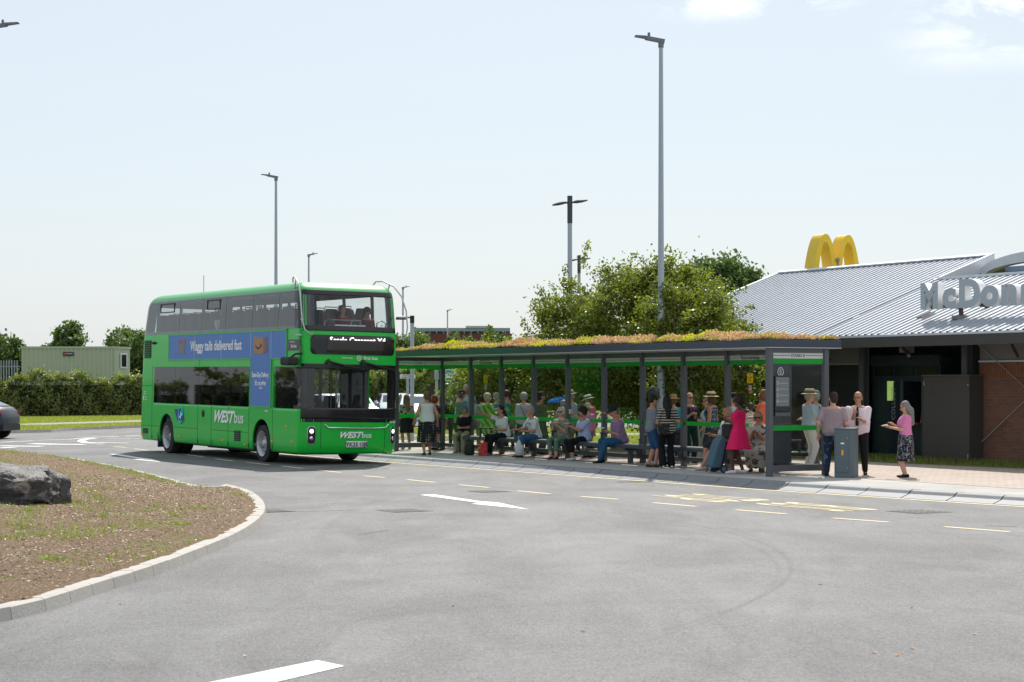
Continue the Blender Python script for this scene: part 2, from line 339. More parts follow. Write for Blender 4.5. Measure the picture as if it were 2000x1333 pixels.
def segment_kerb(name, pts, seg, prof, m, gap=.006, label=None):
    """stones laid one after another along a line; prof = list of (outward offset, z)"""
    d = [0]
    for i in range(1, len(pts)): d.append(d[-1]+(Vector(pts[i]).xy-Vector(pts[i-1]).xy).length)
    def at(s):
        s = max(0, min(d[-1], s))
        for i in range(1, len(pts)):
            if s <= d[i] or i == len(pts)-1:
                k = (s-d[i-1])/(d[i]-d[i-1]); q = Vector(pts[i-1]).lerp(Vector(pts[i]), k); 
                a = Vector(pts[max(i-2,0)])if i > 1 and k < .5 else Vector(pts[i-1]); b = Vector(pts[min(i+1,len(pts)-1)]) if k > .5 else Vector(pts[i])
                t_ = (b-a); t_.z = 0; t_.normalize(); return q, Vector((-t_.y, t_.x, 0))
    mb = MB(); n = int(d[-1]/seg)
    for i in range(n):
        ra = []
        j = random.uniform(-.003, .003)
        for s in (i*seg+gap, (i+1)*seg-gap):
            q, o_ = at(s); ra.append([Vector((q.x+o_.x*of, q.y+o_.y*of, z+(j if z > .02 else 0))) for of, z in prof])
        mb.rings(ra, True, True)
    return struct(mb.build(name, m))
kerb = segment_kerb('platform_kerb', kp[:-3], 1.0, [(-.28,.02),(-.28,PZ+.006),(-.04,PZ+.010),(.0,PZ),(.02,PZ-.012),(.07,.070),(.29,.006),(.29,-.03)], M_kerbg, .014)
# island of the roundabout
near = [(-8,9),(-5.6,12.5)]+[tuple(G(*q)[:2]) for q in [(0,1215),(100,1190),(200,1157),(300,1125),(400,1085),(450,1063),(485,1043),(510,1022),(517,1005),(510,988),(490,972),(465,964),(440,959)]]
far = [tuple(G(x,y,.13)[:2]) for x,y in [(400,950),(300,925),(220,908),(150,895),(70,884),(0,878)]]+[(-18,56),(-24,56)]
rest = [(-34,48),(-36,30),(-26,12)]
def smooth(pts, n=4):
    r = []
    P_ = [Vector((a[0], a[1])) for a in pts]
    for i in range(len(P_)-1):
        p0, p1, p2, p3 = P_[max(i-1,0)], P_[i], P_[i+1], P_[min(i+2,len(P_)-1)]
        for k in range(n):
            t_ = k/n; r.append(.5*((2*p1)+(-p0+p2)*t_+(2*p0-5*p1+4*p2-p3)*t_*t_+(-p0+3*p1-3*p2+p3)*t_**3))
    r.append(P_[-1]); return r
edge = smooth(near+far, 4)
segment_kerb('island_kerb', [Vector((q.x,q.y,0)) for q in reversed(edge)], .60, [(-.16,-.02),(-.16,.118),(-.03,.125),(.005,.11),(.03,-.02)], M_kerb, .005)
isl = np.array([(q.x,q.y) for q in edge]+rest)
def inside(px_, py_, poly):
    r = np.zeros(px_.shape, bool); j = len(poly)-1
    for i in range(len(poly)):
        xi, yi = poly[i]; xj, yj = poly[j]
        c = ((yi > py_) != (yj > py_)) & (px_ < (xj-xi)*(py_-yi)/(yj-yi+1e-12)+xi); r ^= c; j = i
    return r
def pdist(px_, py_, poly):
    r = np.full(px_.shape, 1e9); n = len(poly)
    for i in range(n):
        a = poly[i]; b = poly[(i+1)%n]; d = b-a; L2 = (d*d).sum(); k = np.clip(((px_-a[0])*d[0]+(py_-a[1])*d[1])/L2, 0, 1)
        r = np.minimum(r, np.hypot(px_-a[0]-k*d[0], py_-a[1]-k*d[1]))
    return r
def wob(x, y): return .5*np.sin(x*1.3+y*.7)+.3*np.sin(x*2.9-y*1.9+1)+.2*np.sin(x*5.1+y*4.3+2)
def isl_z(x, y, d): return .085+np.where(d > .12, .03, 0)+.22*(1-np.exp(-d/3.0))+.012*wob(x*3, y*3)*np.clip(d, 0, 1)+.05*wob(x, y)*np.clip(d/3, 0, 1)
gx, gy = np.meshgrid(np.arange(-22, -3, .12), np.arange(9, 56, .12)); ins = inside(gx, gy, isl); dd = pdist(gx, gy, isl); zz = isl_z(gx, gy, dd)
rn = RNG.normal(size=gx.shape)*.008; zz = zz+rn
V = np.stack([gx, gy, zz], -1).reshape(-1,3); nx_, ny_ = gx.shape[1], gx.shape[0]
idx = np.arange(nx_*ny_).reshape(ny_, nx_); ok = ins[:-1,:-1]&ins[1:,:-1]&ins[:-1,1:]&ins[1:,1:]
Fq = np.stack([idx[:-1,:-1][ok], idx[:-1,1:][ok], idx[1:,1:][ok], idx[1:,:-1][ok]], 1)
def soil():
    m, t, b = newmat('mulch_soil'); b.inputs['Roughness'].default_value = .95; b.inputs['Specular IOR Level'].default_value = .2
    tcn = t.nodes.new('ShaderNodeTexCoord'); r = t.nodes.new('ShaderNodeValToRGB'); e = r.color_ramp.elements
    e[0].color = (.10,.066,.043,1); e[0].position = .25; e[1].color = (.46,.34,.225,1); e[1].position = .76; q = e.new(.5); q.color = (.235,.160,.103,1)
    n = t.nodes.new('ShaderNodeTexNoise'); n.inputs['Scale'].default_value = 26; n.inputs['Detail'].default_value = 8; n.inputs['Roughness'].default_value = .75
    n2 = t.nodes.new('ShaderNodeTexNoise'); n2.inputs['Scale'].default_value = .9; n2.inputs['Detail'].default_value = 5
    mx = t.nodes.new('ShaderNodeMixRGB'); mx.inputs[2].default_value = (.17,.20,.05,1); mr = t.nodes.new('ShaderNodeMapRange'); mr.inputs[1].default_value = .56; mr.inputs[2].default_value = .72; mr.inputs[4].default_value = .5
    for a in (n, n2): t.links.new(tcn.outputs['Object'], a.inputs['Vector'])
    t.links.new(n.outputs[0], r.inputs[0]); t.links.new(r.outputs[0], mx.inputs[1]); t.links.new(n2.outputs[0], mr.inputs[0]); t.links.new(mr.outputs[0], mx.inputs[0]); t.links.new(mx.outputs[0], b.inputs['Base Color'])
    bp = t.nodes.new('ShaderNodeBump'); bp.inputs['Strength'].default_value = 1; bp.inputs['Distance'].default_value = .05; t.links.new(n.outputs[0], bp.inputs['Height']); t.links.new(bp.outputs[0], b.inputs['Normal'])
    return m
o = fastmesh('island_soil', V, Fq, soil()); struct(o); o.data.shade_smooth()
def on_island(n, xr, yr, dmin=.2, dens=None):
    x = RNG.uniform(xr[0], xr[1], n); y = RNG.uniform(yr[0], yr[1], n); d = pdist(x, y, isl); k = inside(x, y, isl)&(d > dmin)
    if dens is not None: k &= dens(x, y)
    x, y, d = x[k], y[k], d[k]; return np.stack([x, y, isl_z(x, y, d)], 1)
chips = np.concatenate([on_island(60000, (-12,-3), (13,36)), on_island(26000, (-20,-6), (34,54))])
chips[:,2] += RNG.uniform(0,.02,len(chips))
o = leaves('wood_chips', chips, .018, leafmat('chip', [(.14,.088,.056),(.25,.170,.112),(.40,.30,.205)], .05), aspect=.35, lay=1); tag(o, None, None, kind='stuff')
gm_ = leafmat('tuft', [(.10,.16,.02),(.17,.26,.035),(.27,.33,.08)], .4)
def blades(name, base, h, wd, m, lean=.5, kind='stuff'):
    n = len(base); a = RNG.uniform(0, 2*math.pi, n); hh = h*RNG.uniform(.5, 1.3, n); dx = np.cos(a); dy = np.sin(a); ln = lean*RNG.uniform(0,1,n)*hh
    a2 = RNG.uniform(0, 2*math.pi, n); ex = np.cos(a2)*wd; ey = np.sin(a2)*wd
    z0 = np.zeros(n); A = np.stack([base[:,0]-ex, base[:,1]-ey, base[:,2]-.01], 1); B = np.stack([base[:,0]+ex, base[:,1]+ey, base[:,2]-.01], 1); T = np.stack([base[:,0]+dx*ln, base[:,1]+dy*ln, base[:,2]+hh], 1)
    V = np.stack([A,B,T],1).reshape(-1,3); o = fastmesh(name, V, np.arange(3*n).reshape(n,3), m); o['kind'] = kind; return o
def gdens(x, y): return (wob(x*.9+3, y*.6)+.4*wob(x*3.1, y*2.7)+RNG.normal(size=x.shape)*.3) > .58
tb = on_island(90000, (-16,-3), (14,50), .15, gdens)
ed = on_island(90000, (-18,-3), (30,54), .02, lambda x, y: (pdist(x, y, isl) < .5+.3*wob(x*2,y*2)) & (wob(x*2+1,y*1.5) > -.1))
tc_ = on_island(70, (-9,-3.5), (15,32), .3); tuft = np.repeat(tc_, 60, 0)+RNG.normal(size=(len(tc_)*60,3))*np.array([.09,.09,0])
blades('grass', np.concatenate([tb, ed, tuft]), .055, .006, gm_)
# far verge across the road
vk = [Vector(q) for q in [(-70,50,0),(-34,66,0)]]+[G(0,847), G(130,841.5), G(273,835.5)]+[Vector(q) for q in [(-15.6,88,0),(-14.5,92,0),(-11,95.5,0),(0,98,0),(68,100,0)]]
vk = [Vector((q.x,q.y,0)) for q in smooth([(q.x,q.y) for q in vk], 3)]
segment_kerb('far_kerb', list(reversed(vk)), .9, [(-.02,-.04),(-.02,.02),(0,.11),(.14,.12),(.16,-.04)], M_kerb, .01)
vp = [(q.x, q.y) for q in vk]
verge = sheet('verge', vp+[(200,100),(200,900),(-200,900),(-200,50)], .10, M_grass)
pth = [(-60,66),(-30,81.5),(-22.2,84.6),(-18.4,92.5),(-16.5,98),(-13,101)]
L_ = offs([Vector((a,b,0)) for a,b in pth], 1.2); R_ = offs([Vector((a,b,0)) for a,b in pth], -1.5)
sheet('far_path', [(q.x,q.y) for q in L_]+[(q.x,q.y) for q in reversed(R_)], .108, mat('path_gravel', (.30,.27,.23)))
gy_ = RNG.uniform(74, 108, 90000); gx_ = RNG.uniform(-31, -12, 90000); vpoly = np.array(vp+[(40,140),(-70,140)])
k = inside(gx_, gy_, vpoly); pl = np.array(pth); dpth = np.full(k.shape, 1e9)
for i in range(len(pl)-1):
    d_ = pl[i+1]-pl[i]; kk = np.clip(((gx_-pl[i][0])*d_[0]+(gy_-pl[i][1])*d_[1])/(d_*d_).sum(), 0, 1); dpth = np.minimum(dpth, np.hypot(gx_-pl[i][0]-kk*d_[0], gy_-pl[i][1]-kk*d_[1]))
k &= dpth > 1.7
gm2 = leafmat('turf', [(.13,.17,.03),(.21,.26,.05),(.34,.36,.12)], .5)
blades('grass', np.stack([gx_[k], gy_[k], np.full(k.sum(), .10)], 1), .055, .03, gm2)
n_ = 90000; la = RNG.uniform(-3, 40, n_); lr = -RNG.uniform(4.9, 20, n_)
lw = np.array([B0.x, B0.y])[None]+la[:,None]*np.array([U.x,U.y])+lr[:,None]*np.array([RD.x,RD.y])
lk = inside(lw[:,0], lw[:,1], np.array([(-8.0,66.3),(-8.5,70),(-8.0,75),(-3.5,77.5),(45,79),(45,70),(22,72.6),(0,68.4)]))|(inside(lw[:,0], lw[:,1], np.array([BL(19,-5),BL(24,-4.2),(-6.2,62.5),(0,65.3),(22,68.9),BL(-2,-26),BL(-2,-6.1),BL(0,-5.5),BL(6,-4.7)])))
lw = lw[lk]; blades('grass', np.stack([lw[:,0], lw[:,1], np.full(len(lw), PZ)], 1), .07, .016, gm2)
# ------------------------------------------------------------------ markings
M_white = mat('white_paint', (.78,.78,.76), .7, var=.10, scale=14, bump=.2)
M_yel = mat('yellow_paint', (.74,.60,.30), .75, var=.22, scale=12, bump=.2, c2=(.82,.72,.48))
def mark(name, pts, m, z=.004, px=True):
    q = [G(*a) if px else Vector(a) for a in pts]; mb = MB().add([(a.x, a.y, z) for a in q], [tuple(range(len(q)))])
    o = mb.build(name, m, fix=False)
    if o.data.polygons[0].normal.z < 0: o.data.flip_normals()
    return struct(o)
mark('lane_line', [(380,1340),(620,1291),(673,1302),(490,1345)], M_white)
c5 = lambda l: [(780+a/4.348, 900+b/4.348) for a, b in l]
mark('lane_arrow', c5([(175,293),(290,288),(705,349),(838,357),(1100,416),(610,368),(690,362)]), M_white)
c0 = lambda l: [(a/5, 820+b/5) for a, b in l]
mark('lane_arrow', c0([(1060,335),(1160,338),(1350,370),(1480,385),(1570,414),(1290,389),(1370,386)]), M_white)
def strip(name, pts, wd, m, z=.004, px=True):
    q = [G(*a) if px else Vector(a) for a in pts]; q = [Vector((a.x,a.y,0)) for a in q]
    l = offs(q, wd/2); r = offs(q, -wd/2); mb = MB(); n = len(q)
    mb.add([(a.x,a.y,z) for a in l]+[(a.x,a.y,z) for a in r], [(i, i+1, n+i+1, n+i) for i in range(n-1)])
    o = mb.build(name, m, fix=False)
    if o.data.polygons[0].normal.z < 0: o.data.flip_normals()
    return struct(o)
for i, (a, b) in enumerate([((222,872.5),(247,874.8)),((262,877),(289,880)),((314,882.8),(342,886.6)),((364,888.5),(398,893.2)),((421,896.6),(456,901.2)),((482,904),(526,908.5)),((551,911),(592,915.5)),((623,919),(666,923.5)),((711,930),(752,933.5)),((796,937.5),(850,943)),((897,947.5),(956,953)),((1010,959.3),(1075,965.5)),((1135,970.3),(1208,976)),((1276,982.5),(1360,990)),((1437,996.5),(1536,1004.5)),((1626,1012.5),(1736,1020.5)),((1844,1029.5),(1973,1039.5))]):
    strip('bay_dash', [a, b], .10, M_yel)
yl = offs(kp[:7], .44); strip('kerb_line', [(q.x,q.y,0) for q in yl], .13, M_yel, px=False)
UP = -U
for wd_, c, h in (('STOP', (1384,973.5), 2.2), ('BUS', (1593,990.5), 2.2)):
    g = G(*c); o = text(wd_, 1.0, M_yel, None, (g.x+U.x*h/2, g.y+U.y*h/2, .004), RD, UP, .0008, bold=.006, sx=.50, name='road_lettering')
    me = o.data; zs = Vector((UP.x, UP.y, 0))
    for v in me.vertices:
        rel = (v.co-Vector((g.x,g.y,.004))-U*h/2); k_ = rel.dot(zs); v.co += zs*(k_*(h/.70)-k_)
    struct(o)
for l, wd_ in [([(0,864.6),(30,863),(66,861.4)],.15),([(75,860.5),(135,858.5),(185,854.5),(232,852.8)],.12),([(245,852.6),(275,851)],.14),([(186,856.6),(168,858),(160,860.2),(158,862.2),(166,864.8),(185,866.3),(205,866)],.25),([(180,864.5),(252,865.8)],.2),([(208,856.4),(275,857.4)],.12),([(60,867),(110,868.2),(165,868.6)],.5),([(0,871.2),(45,872),(82,872.5)],.4),([(0,875.5),(30,874)],.3)]:
    strip('lane_line', l, wd_, M_white)
strip('lane_line', [(188,867.3),(200,868.3)], .1, M_yel)
# manhole covers and gullies
M_iron = mat('cast_iron', (.13,.125,.12), .7, .1, var=.3, scale=30, bump=.8, bscale=50)
def manhole(px_, py_, s, label, rc=(.20,.15,.135)):
    g = G(px_, py_); root = empty('manhole_cover', label, 'manhole cover', (g.x,g.y,.002), ANG)
    MB().box(-s,s,-s,s,-.02,.004).build('frame', mat('gully_frame%g'%s, rc, .8, var=.3, scale=20, bump=.5), root)
    mb = MB()
    for i in range(5):
        for j in range(5): mb.box(-s*.85+i*s*.35,-s*.85+i*s*.35+s*.28,-s*.85+j*s*.35,-s*.85+j*s*.35+s*.28,.0,.009)
    mb.build('cover', M_iron, root)
manhole(955,960.5,.30,'dark grey ribbed manhole cover in the road between two dashes beyond the white arrow',(.15,.15,.15))
manhole(790,998,.33,'reddish manhole cover in the road at the tail of the big white arrow')
manhole(1795,1000,.36,'dark manhole cover in the road below the kerb at the right',(.15,.15,.15))
manhole(535,999,.25,'dark drain cover beside the round kerb of the island',(.12,.115,.11))
# sealed joints, patches and a few fallen leaves
M_seal = mat('joint_seal', (.035,.035,.037), .6, var=.3, scale=6)
for l, wd_ in [([(519,1002),(560,999.5),(620,999),(700,996.5)],.035),([(515,995.5),(545,994.5),(556,996)],.05),([(1600,992),(1640,990),(1720,996)],.02),([(1925,1027),(1985,1029)],.12),([(700,1045),(760,1036)],.02),([(1215,948),(1260,949),(1280,951)],.03)]: strip('joint_seal', l, wd_, M_seal, .003)
M_lf = mat('dead_leaf', (.62,.30,.12), .8, var=.3, scale=30)
for i, (x_, y_) in enumerate([(236,1181),(478,1283),(1603,1143),(1780,1188),(1707,1276),(1752,1282),(1905,1240),(1140,1235),(884,1185),(1782,1268)]):
    g = G(x_, y_); o = MB().add([(-.03,0,.004),(0,-.014,.010),(.03,0,.006),(.01,.016,.014)], [(0,1,2,3)]).build('fallen_leaf', M_lf); o.location = (g.x, g.y, 0); o.rotation_euler = (0,0,i*1.3); tag(o, 'small orange brown dead leaf lying on the asphalt', 'leaf', 'dead leaves scattered on the road')
# boulder
def boulder():
    bm = bmesh.new(); bmesh.ops.create_icosphere(bm, subdivisions=5, radius=1); pl_ = []
    rr = random.Random(12)
    for n_, di in (((0,0,1),.80),((.25,-.3,1),.86),((-.1,-1,.12),.78),((.45,-1,.05),.86),((-.6,-1,.25),.84),((1,-.25,.1),.86),((1,-.1,.75),1.0),((.7,-.6,-.75),.80),((0,-.9,-.8),.84),((-.5,-.8,-.6),.86),((0,1,.1),.85),((-1,0,.2),.9),((.2,-.8,.75),.92),((-.45,-.5,.9),.98),((.75,-.75,.45),1.0),((.1,.7,.9),.95)):
        pl_.append((Vector(n_).normalized(), di))
    from mathutils import noise
    for v in bm.verts:
        d = v.co.normalized(); k = min(di/max(1e-3, d.dot(n_)) for n_, di in pl_ if d.dot(n_) > 0); k = min(k, 1.25)
        k += .07*noise.noise(d*3.1)+.04*noise.noise(d*9)+.008*noise.noise(d*30); v.co = Vector((d.x*k*1.08, d.y*k*.66, d.z*k*.47))
    me = bpy.data.meshes.new('boulder'); bm.to_mesh(me); bm.free(); me.shade_smooth(); me.set_sharp_from_angle(angle=R(28))
    m, t, b = newmat('boulder_rock'); b.inputs['Roughness'].default_value = .6
    tcn = t.nodes.new('ShaderNodeTexCoord'); r = t.nodes.new('ShaderNodeValToRGB'); e = r.color_ramp.elements; e[0].color = (.022,.020,.021,1); e[0].position = .42; e[1].color = (.27,.225,.195,1); e[1].position = .68; q = e.new(.56); q.color = (.045,.044,.046,1)
    n = t.nodes.new('ShaderNodeTexNoise'); n.inputs['Scale'].default_value = 2.6; n.inputs['Detail'].default_value = 9; n.inputs['Roughness'].default_value = .68; n.inputs['Distortion'].default_value = .9
    n3 = t.nodes.new('ShaderNodeTexNoise'); n3.inputs['Scale'].default_value = 25; n3.inputs['Detail'].default_value = 6
    bp = t.nodes.new('ShaderNodeBump'); bp.inputs['Strength'].default_value = .8; bp.inputs['Distance'].default_value = .03
    t.links.new(tcn.outputs['Object'], n.inputs['Vector']); t.links.new(tcn.outputs['Object'], n3.inputs['Vector']); t.links.new(n.outputs[0], r.inputs[0]); t.links.new(r.outputs[0], b.inputs['Base Color']); t.links.new(n3.outputs[0], bp.inputs['Height']); t.links.new(bp.outputs[0], b.inputs['Normal'])
    me.materials.append(m); o = bpy.data.objects.new('boulder', me); C.objects.link(o); o.location = (-7.60, 27.2, .44); o.rotation_euler = (R(4), R(5), R(8))
    tag(o, 'large dark angular boulder lying on the mulch of the traffic island', 'boulder')
boulder()
# ------------------------------------------------------------------ the bus
M_green = mat('bus_green', (.004,.50,.042), .34, var=.08, scale=1.1, coat=.2, spec=.4)
M_greenr = mat('roof_green', (.05,.42,.10), .40, var=.05, scale=1.5, coat=.4)
M_black = mat('gloss_black', (.012,.012,.014), .18, var=.1)
M_mblack = mat('matt_black', (.015,.015,.016), .7, var=.3, scale=20)
M_dgrey = mat('dark_grey_plastic', (.05,.052,.058), .6)
M_tyre = mat('tyre_rubber', (.022,.021,.021), .85, var=.25, scale=15, bump=.3)
M_alu = mat('aluminium', (.50,.51,.53), .45, .35, var=.15)
M_chrome = mat('chrome', (.75,.76,.78), .15, 1.0, var=.02)
M_wtxt = mat('white_vinyl', (.85,.85,.85), .5, var=.02)
M_blue = mat('advert_blue', (.06,.19,.52), .45, var=.05, scale=.8)
M_inner = mat('interior_grey', (.20,.21,.22), .7)
M_seat = mat('seat_moquette', (.045,.055,.075), .9, var=.3, scale=30)
M_red = mat('red_lamp', (.5,.02,.02), .3)
M_amber = mat('amber_lamp', (.8,.28,.02), .3)
G_up = glass('upper_side_glass', (.72,.76,.79), 2.4, .03); G_low = glass('lower_side_glass', (.34,.36,.37), 1.6, .02)
G_cl = glass('clear_side_glass', (.84,.87,.88), 1.0, .02); G_lcab = glass('cab_side_glass', (.62,.65,.66), 1.4, .02)
G_ws = glass('windscreen_glass', (.86,.90,.91), .9, .01)
BL_ = 11.3
bus = empty('double_decker_bus', 'bright green double decker bus with blue side advert stopped at the kerb', 'bus', (-3.94, 45.71, 0), ANG); bus.scale = (1.028, 1.028, 1.028)
TILT = (R(-.8), R(.35), 0)
def insets(z):
    zs = [.25,.40,1.2,3.0,4.0,4.14,4.20,4.26,4.305,4.335,4.35]
    sd_ = [.035,0,0,0,.03,.05,.075,.125,.20,.32,.50]
    fr_ = [.10,.03,0,.02,.17,.23,.29,.37,.50,.70,1.0]
    re_ = [.05,0,0,.12,.46,.60,.72,.86,1.0,1.25,1.6]
    return [float(np.interp(z, zs, q)) for q in (sd_, fr_, re_)]
FD = .30
def S_(kind, t, z, off=0.0):
    """surface point: kind 'R'/'L' side with t = distance from front, 'F' front with t = y, 'B' rear with t = y"""
    si, fi, ri = insets(z); Wd = 1.28
    if kind in 'RL':
        a = t; y = Wd
        if a < FD: y = Wd*(1-((FD-a)/FD)**3)**(1/3)
        if a > BL_-.35: y = Wd*(1-((a-BL_+.35)/.35)**3)**(1/3)
        sg = -1 if kind == 'R' else 1; y *= sg
    else:
        y = t; u = min(1, abs(y)/Wd); a = FD*(1-(1-u**3)**(1/3))
        if kind == 'B': a = BL_-.35*(1-(1-u**3)**(1/3))
    wf = max(0, 1-a/1.6)**1.5 if a < 1.6 else 0; wr = max(0, 1-(BL_-a)/2.2)**1.5
    p = Vector((-(a+fi*wf-ri*wr), y*(Wd-si)/Wd, z))
    if off:
        if kind in 'RL' and FD < a < BL_-.35: n_ = Vector((0, -1 if kind == 'R' else 1, .0))
        else:
            cx = -min(max(a, .6), BL_-.6); n_ = Vector((p.x-cx, p.y*.6 if kind in 'RL' else p.y*.15, 0)).normalized()
        p = p+n_*off
    return p
zsv = [.25,.30,.36,.45,.60,.80,1.0,1.25,1.31,1.36,1.6,1.9,2.2,2.27,2.31,2.38,2.5,2.8,3.08,3.17,3.21,3.26,3.28,3.6,3.9,4.03,4.08,4.12,4.16,4.20,4.235,4.27,4.295,4.315,4.33,4.343,4.35]
ups = [(.34,1.41),(1.51,3.01),(3.11,4.76),(4.86,6.41),(6.51,8.06),(8.16,9.89),(9.99,10.85)]
lws = [(.16,1.64),(3.25,4.43),(4.53,5.55),(5.65,6.52),(6.62,8.29),(8.39,9.98)]
AX = (2.41, 8.99)
av = {.05,.12,.16,.22,FD,.5,.8,1.1,BL_-.05,BL_-.12,BL_-.2,BL_-.35,BL_-.6}
for a_, b_ in ups+lws: av |= {a_, b_}
for ax in AX:
    for k_ in range(-10, 11): av.add(round(ax+.56*math.sin(R(9*k_)), 4))
    av |= {ax-.57, ax+.57}
for a_ in np.arange(1.2, 11, .35):
    if min(abs(a_-q) for q in av) > .12: av.add(float(a_))
av = sorted(av)
fyv = [-1.14,-1.0,-.8,-.55,-.28,0,.28,.55,.8,1.0,1.14]
fyv = [-1.25,-1.2]+fyv+[1.2,1.25]
stn = [('R', a) for a in reversed(av)]+[('F', y) for y in fyv]+[('L', a) for a in av]+[('B', -y) for y in fyv]
def zb(a):
    for ax in AX:
        if abs(a-ax) < .561: return .46+math.sqrt(max(0, .56**2-(a-ax)**2))
    return .25
def shellpt(st, z):
    k_, t_ = st
    if k_ in 'RL' and z < 1.25:
        b_ = zb(t_); zz_ = b_+(z-.25)/(1.0)*(1.25-b_); 
        if b_ == .25: zz_ = z
        return S_(k_, t_, zz_)
    if k_ == 'B' and z < .45: z = z+.10*(.45-z)/.2
    return S_(k_, t_, z)
mb = MB(); n_ = len(stn); rs = [[shellpt(s_, z) for s_ in stn] for z in zsv]
vs = [p for r_ in rs for p in r_]; mb.v = [tuple(p) for p in vs]
def cls(s0, s1, z0, z1):
    zc = (z0+z1)/2; k0 = s0[0]; k1 = s1[0]
    if k0 == k1 and k0 in 'RL':
        a = (s0[1]+s1[1])/2
        for x0, x1 in ups:
            if x0 < a < x1 and 3.27 < zc < 4.08: return None
        for x0, x1 in lws:
            if x0 < a < x1 and 1.33 < zc < 2.28: return None
        if 3.21 < zc < 4.12 and a > .08: return 1
        if 1.31 < zc < 2.31 and (a < 1.69 or 3.2 < a < 10.03): return 1
        if 1.31 < zc < 2.31 and k0 == 'R' and a < 1.7: return 1
    elif k0 == k1 == 'F':
        y = (s0[1]+s1[1])/2
        if abs(y) < 1.14 and 3.27 < zc < 4.03: return None
        if abs(y) < 1.14 and 1.33 < zc < 2.27: return None
        if abs(y) < 1.16 and 3.17 < zc < 4.12: return 1
        if 1.1 < zc < 2.38: return 1
    elif k0 == k1 == 'B':
        y = (s0[1]+s1[1])/2
        if abs(y) < 1.0 and 3.27 < zc < 4.03: return None
    elif k0 != k1 and 'F' in (k0, k1) and 1.2 < zc < 2.38: return 1
    return 2 if zc > 4.12 else 0
for i in range(len(zsv)-1):
    for j in range(n_):
        c_ = cls(stn[j], stn[(j+1) % n_], zsv[i], zsv[i+1])
        if c_ is None: continue
        a = i*n_+j; b = i*n_+(j+1) % n_; mb.f.append((a, b, b+n_, a+n_)); mb.mi.append(c_)
top = (len(zsv)-1)*n_; xs = [p.x for p in rs[-1]]; cv = len(mb.v); mb.v.append((sum(xs)/n_, 0, 4.365))
for j in range(n_): mb.f.append((top+j, top+(j+1) % n_, cv)); mb.mi.append(2)
body = mb.build('body', [M_green, M_black, M_greenr, M_inner], bus, smooth=50, rot=TILT)
sm_ = body.modifiers.new('s', 'SOLIDIFY'); sm_.thickness = .045; sm_.offset = -1; sm_.material_offset = 3
def BP(name, mb, m, parent=bus, **k): return mb.build(name, m, parent, rot=TILT if parent is bus else None, **k)
def patch(name, kind, t0, t1, z0, z1, m, off, parent=bus, thick=.006, nt_=None, nz_=6, rad=0.0, **kw):
    nt_ = nt_ or max(2, int(abs(t1-t0)/.25)+1)
    rr = [[S_(kind, t0+(t1-t0)*j/nt_, z0+(z1-z0)*i/nz_, off) for j in range(nt_+1)] for i in range(nz_+1)]
    if rad:    # rounded corners: pull corner samples in
        tt = lambda i, j: None
        rr = []
        Ht = abs(t1-t0); Hz = abs(z1-z0)
        zs_ = sorted({z0, z1}|{z0+rad*(1-math.cos(R(q))) for q in (20,40,60,90)}|{z1-rad*(1-math.cos(R(q))) for q in (20,40,60,90)}|{z0+(z1-z0)*i/nz_ for i in range(1, nz_) if rad < (z1-z0)*i/nz_ < (z1-z0)-rad})
        for z in zs_:
            e = min(z-z0, z1-z); ins_ = rad-math.sqrt(max(0, rad*rad-(rad-e)**2)) if e < rad else 0
            sg = 1 if t1 > t0 else -1; a_, b_ = t0+sg*ins_, t1-sg*ins_
            rr.append([S_(kind, a_+(b_-a_)*j/nt_, z, off) for j in range(nt_+1)])
    mb = MB(); mb.rings(rr, cap=False, closed=False)
    o = mb.build(name, m, parent, smooth=50, rot=TILT if parent is bus else None, fix=False, **kw)
    if thick: s = o.modifiers.new('s', 'SOLIDIFY'); s.thickness = thick; s.offset = 0
    return o
for kind in 'RL':
    edges = [.06,1.46,3.06,4.81,6.46,8.11,9.94,11.05]
    for i in range(7):
        w_ = patch('upper_window', kind, edges[i]+.012, edges[i+1]-.012, 3.215, 4.125, G_up if kind == 'R' else G_cl, .008, rad=.05 if i in (0,6) else 0, thick=0)
        if i in (5, 3): 
            a0 = edges[i]+.42; a1 = edges[i+1]-.32; y_ = -1.262 if kind == 'R' else 1.262
            q = MB(); 
            for x0, x1, z0, z1 in [(a0,a1,3.80,3.83),(a0,a1,4.03,4.06),(a0,a0+.03,3.80,4.06),(a1-.03,a1,3.80,4.06)]: q.box(-x0,-x1,y_-.012,y_+.012,z0,z1)
            q.build('hopper_frame', M_dgrey, w_)
    for a_, b_ in [(3.2,4.48),(4.48,5.60),(5.60,6.57),(6.57,8.34),(8.34,10.03)]: patch('lower_window', kind, a_+.008, b_-.008, 1.315, 2.305, G_low if kind == 'R' else G_cl, .008, thick=0)
    patch('cab_window' if kind == 'R' else 'door_glass', kind, .10, 1.69, 1.315, 2.295, G_lcab if kind == 'R' else G_cl, .008, nt_=14, rad=.04, thick=0)
patch('rear_window', 'B', -1.0, 1.0, 3.25, 4.05, G_up, .006, thick=0)
wu = patch('upper_windscreen', 'F', -1.21, 1.21, 3.18, 4.12, G_ws, .010, nt_=24, nz_=12, rad=.12, thick=0)
wl = patch('lower_windscreen', 'F', -1.24, 1.24, 1.09, 2.37, G_ws, .010, nt_=24, nz_=12, rad=.04, thick=0)
# black lower and upper borders of the glass
patch('glass_border', 'F', -1.22, 1.22, 4.025, 4.135, M_black, .013, nt_=24); patch('glass_border', 'F', -1.22, 1.22, 3.165, 3.29, M_black, .013, nt_=24)
patch('glass_border', 'F', -1.25, 1.25, 1.08, 1.34, M_black, .013, nt_=24); patch('glass_border', 'F', -1.25, 1.25, 2.27, 2.385, M_black, .013, nt_=24)
patch('roof_seam', 'R', .34, .36, 4.13, 4.34, M_mblack, .003, thick=.002)
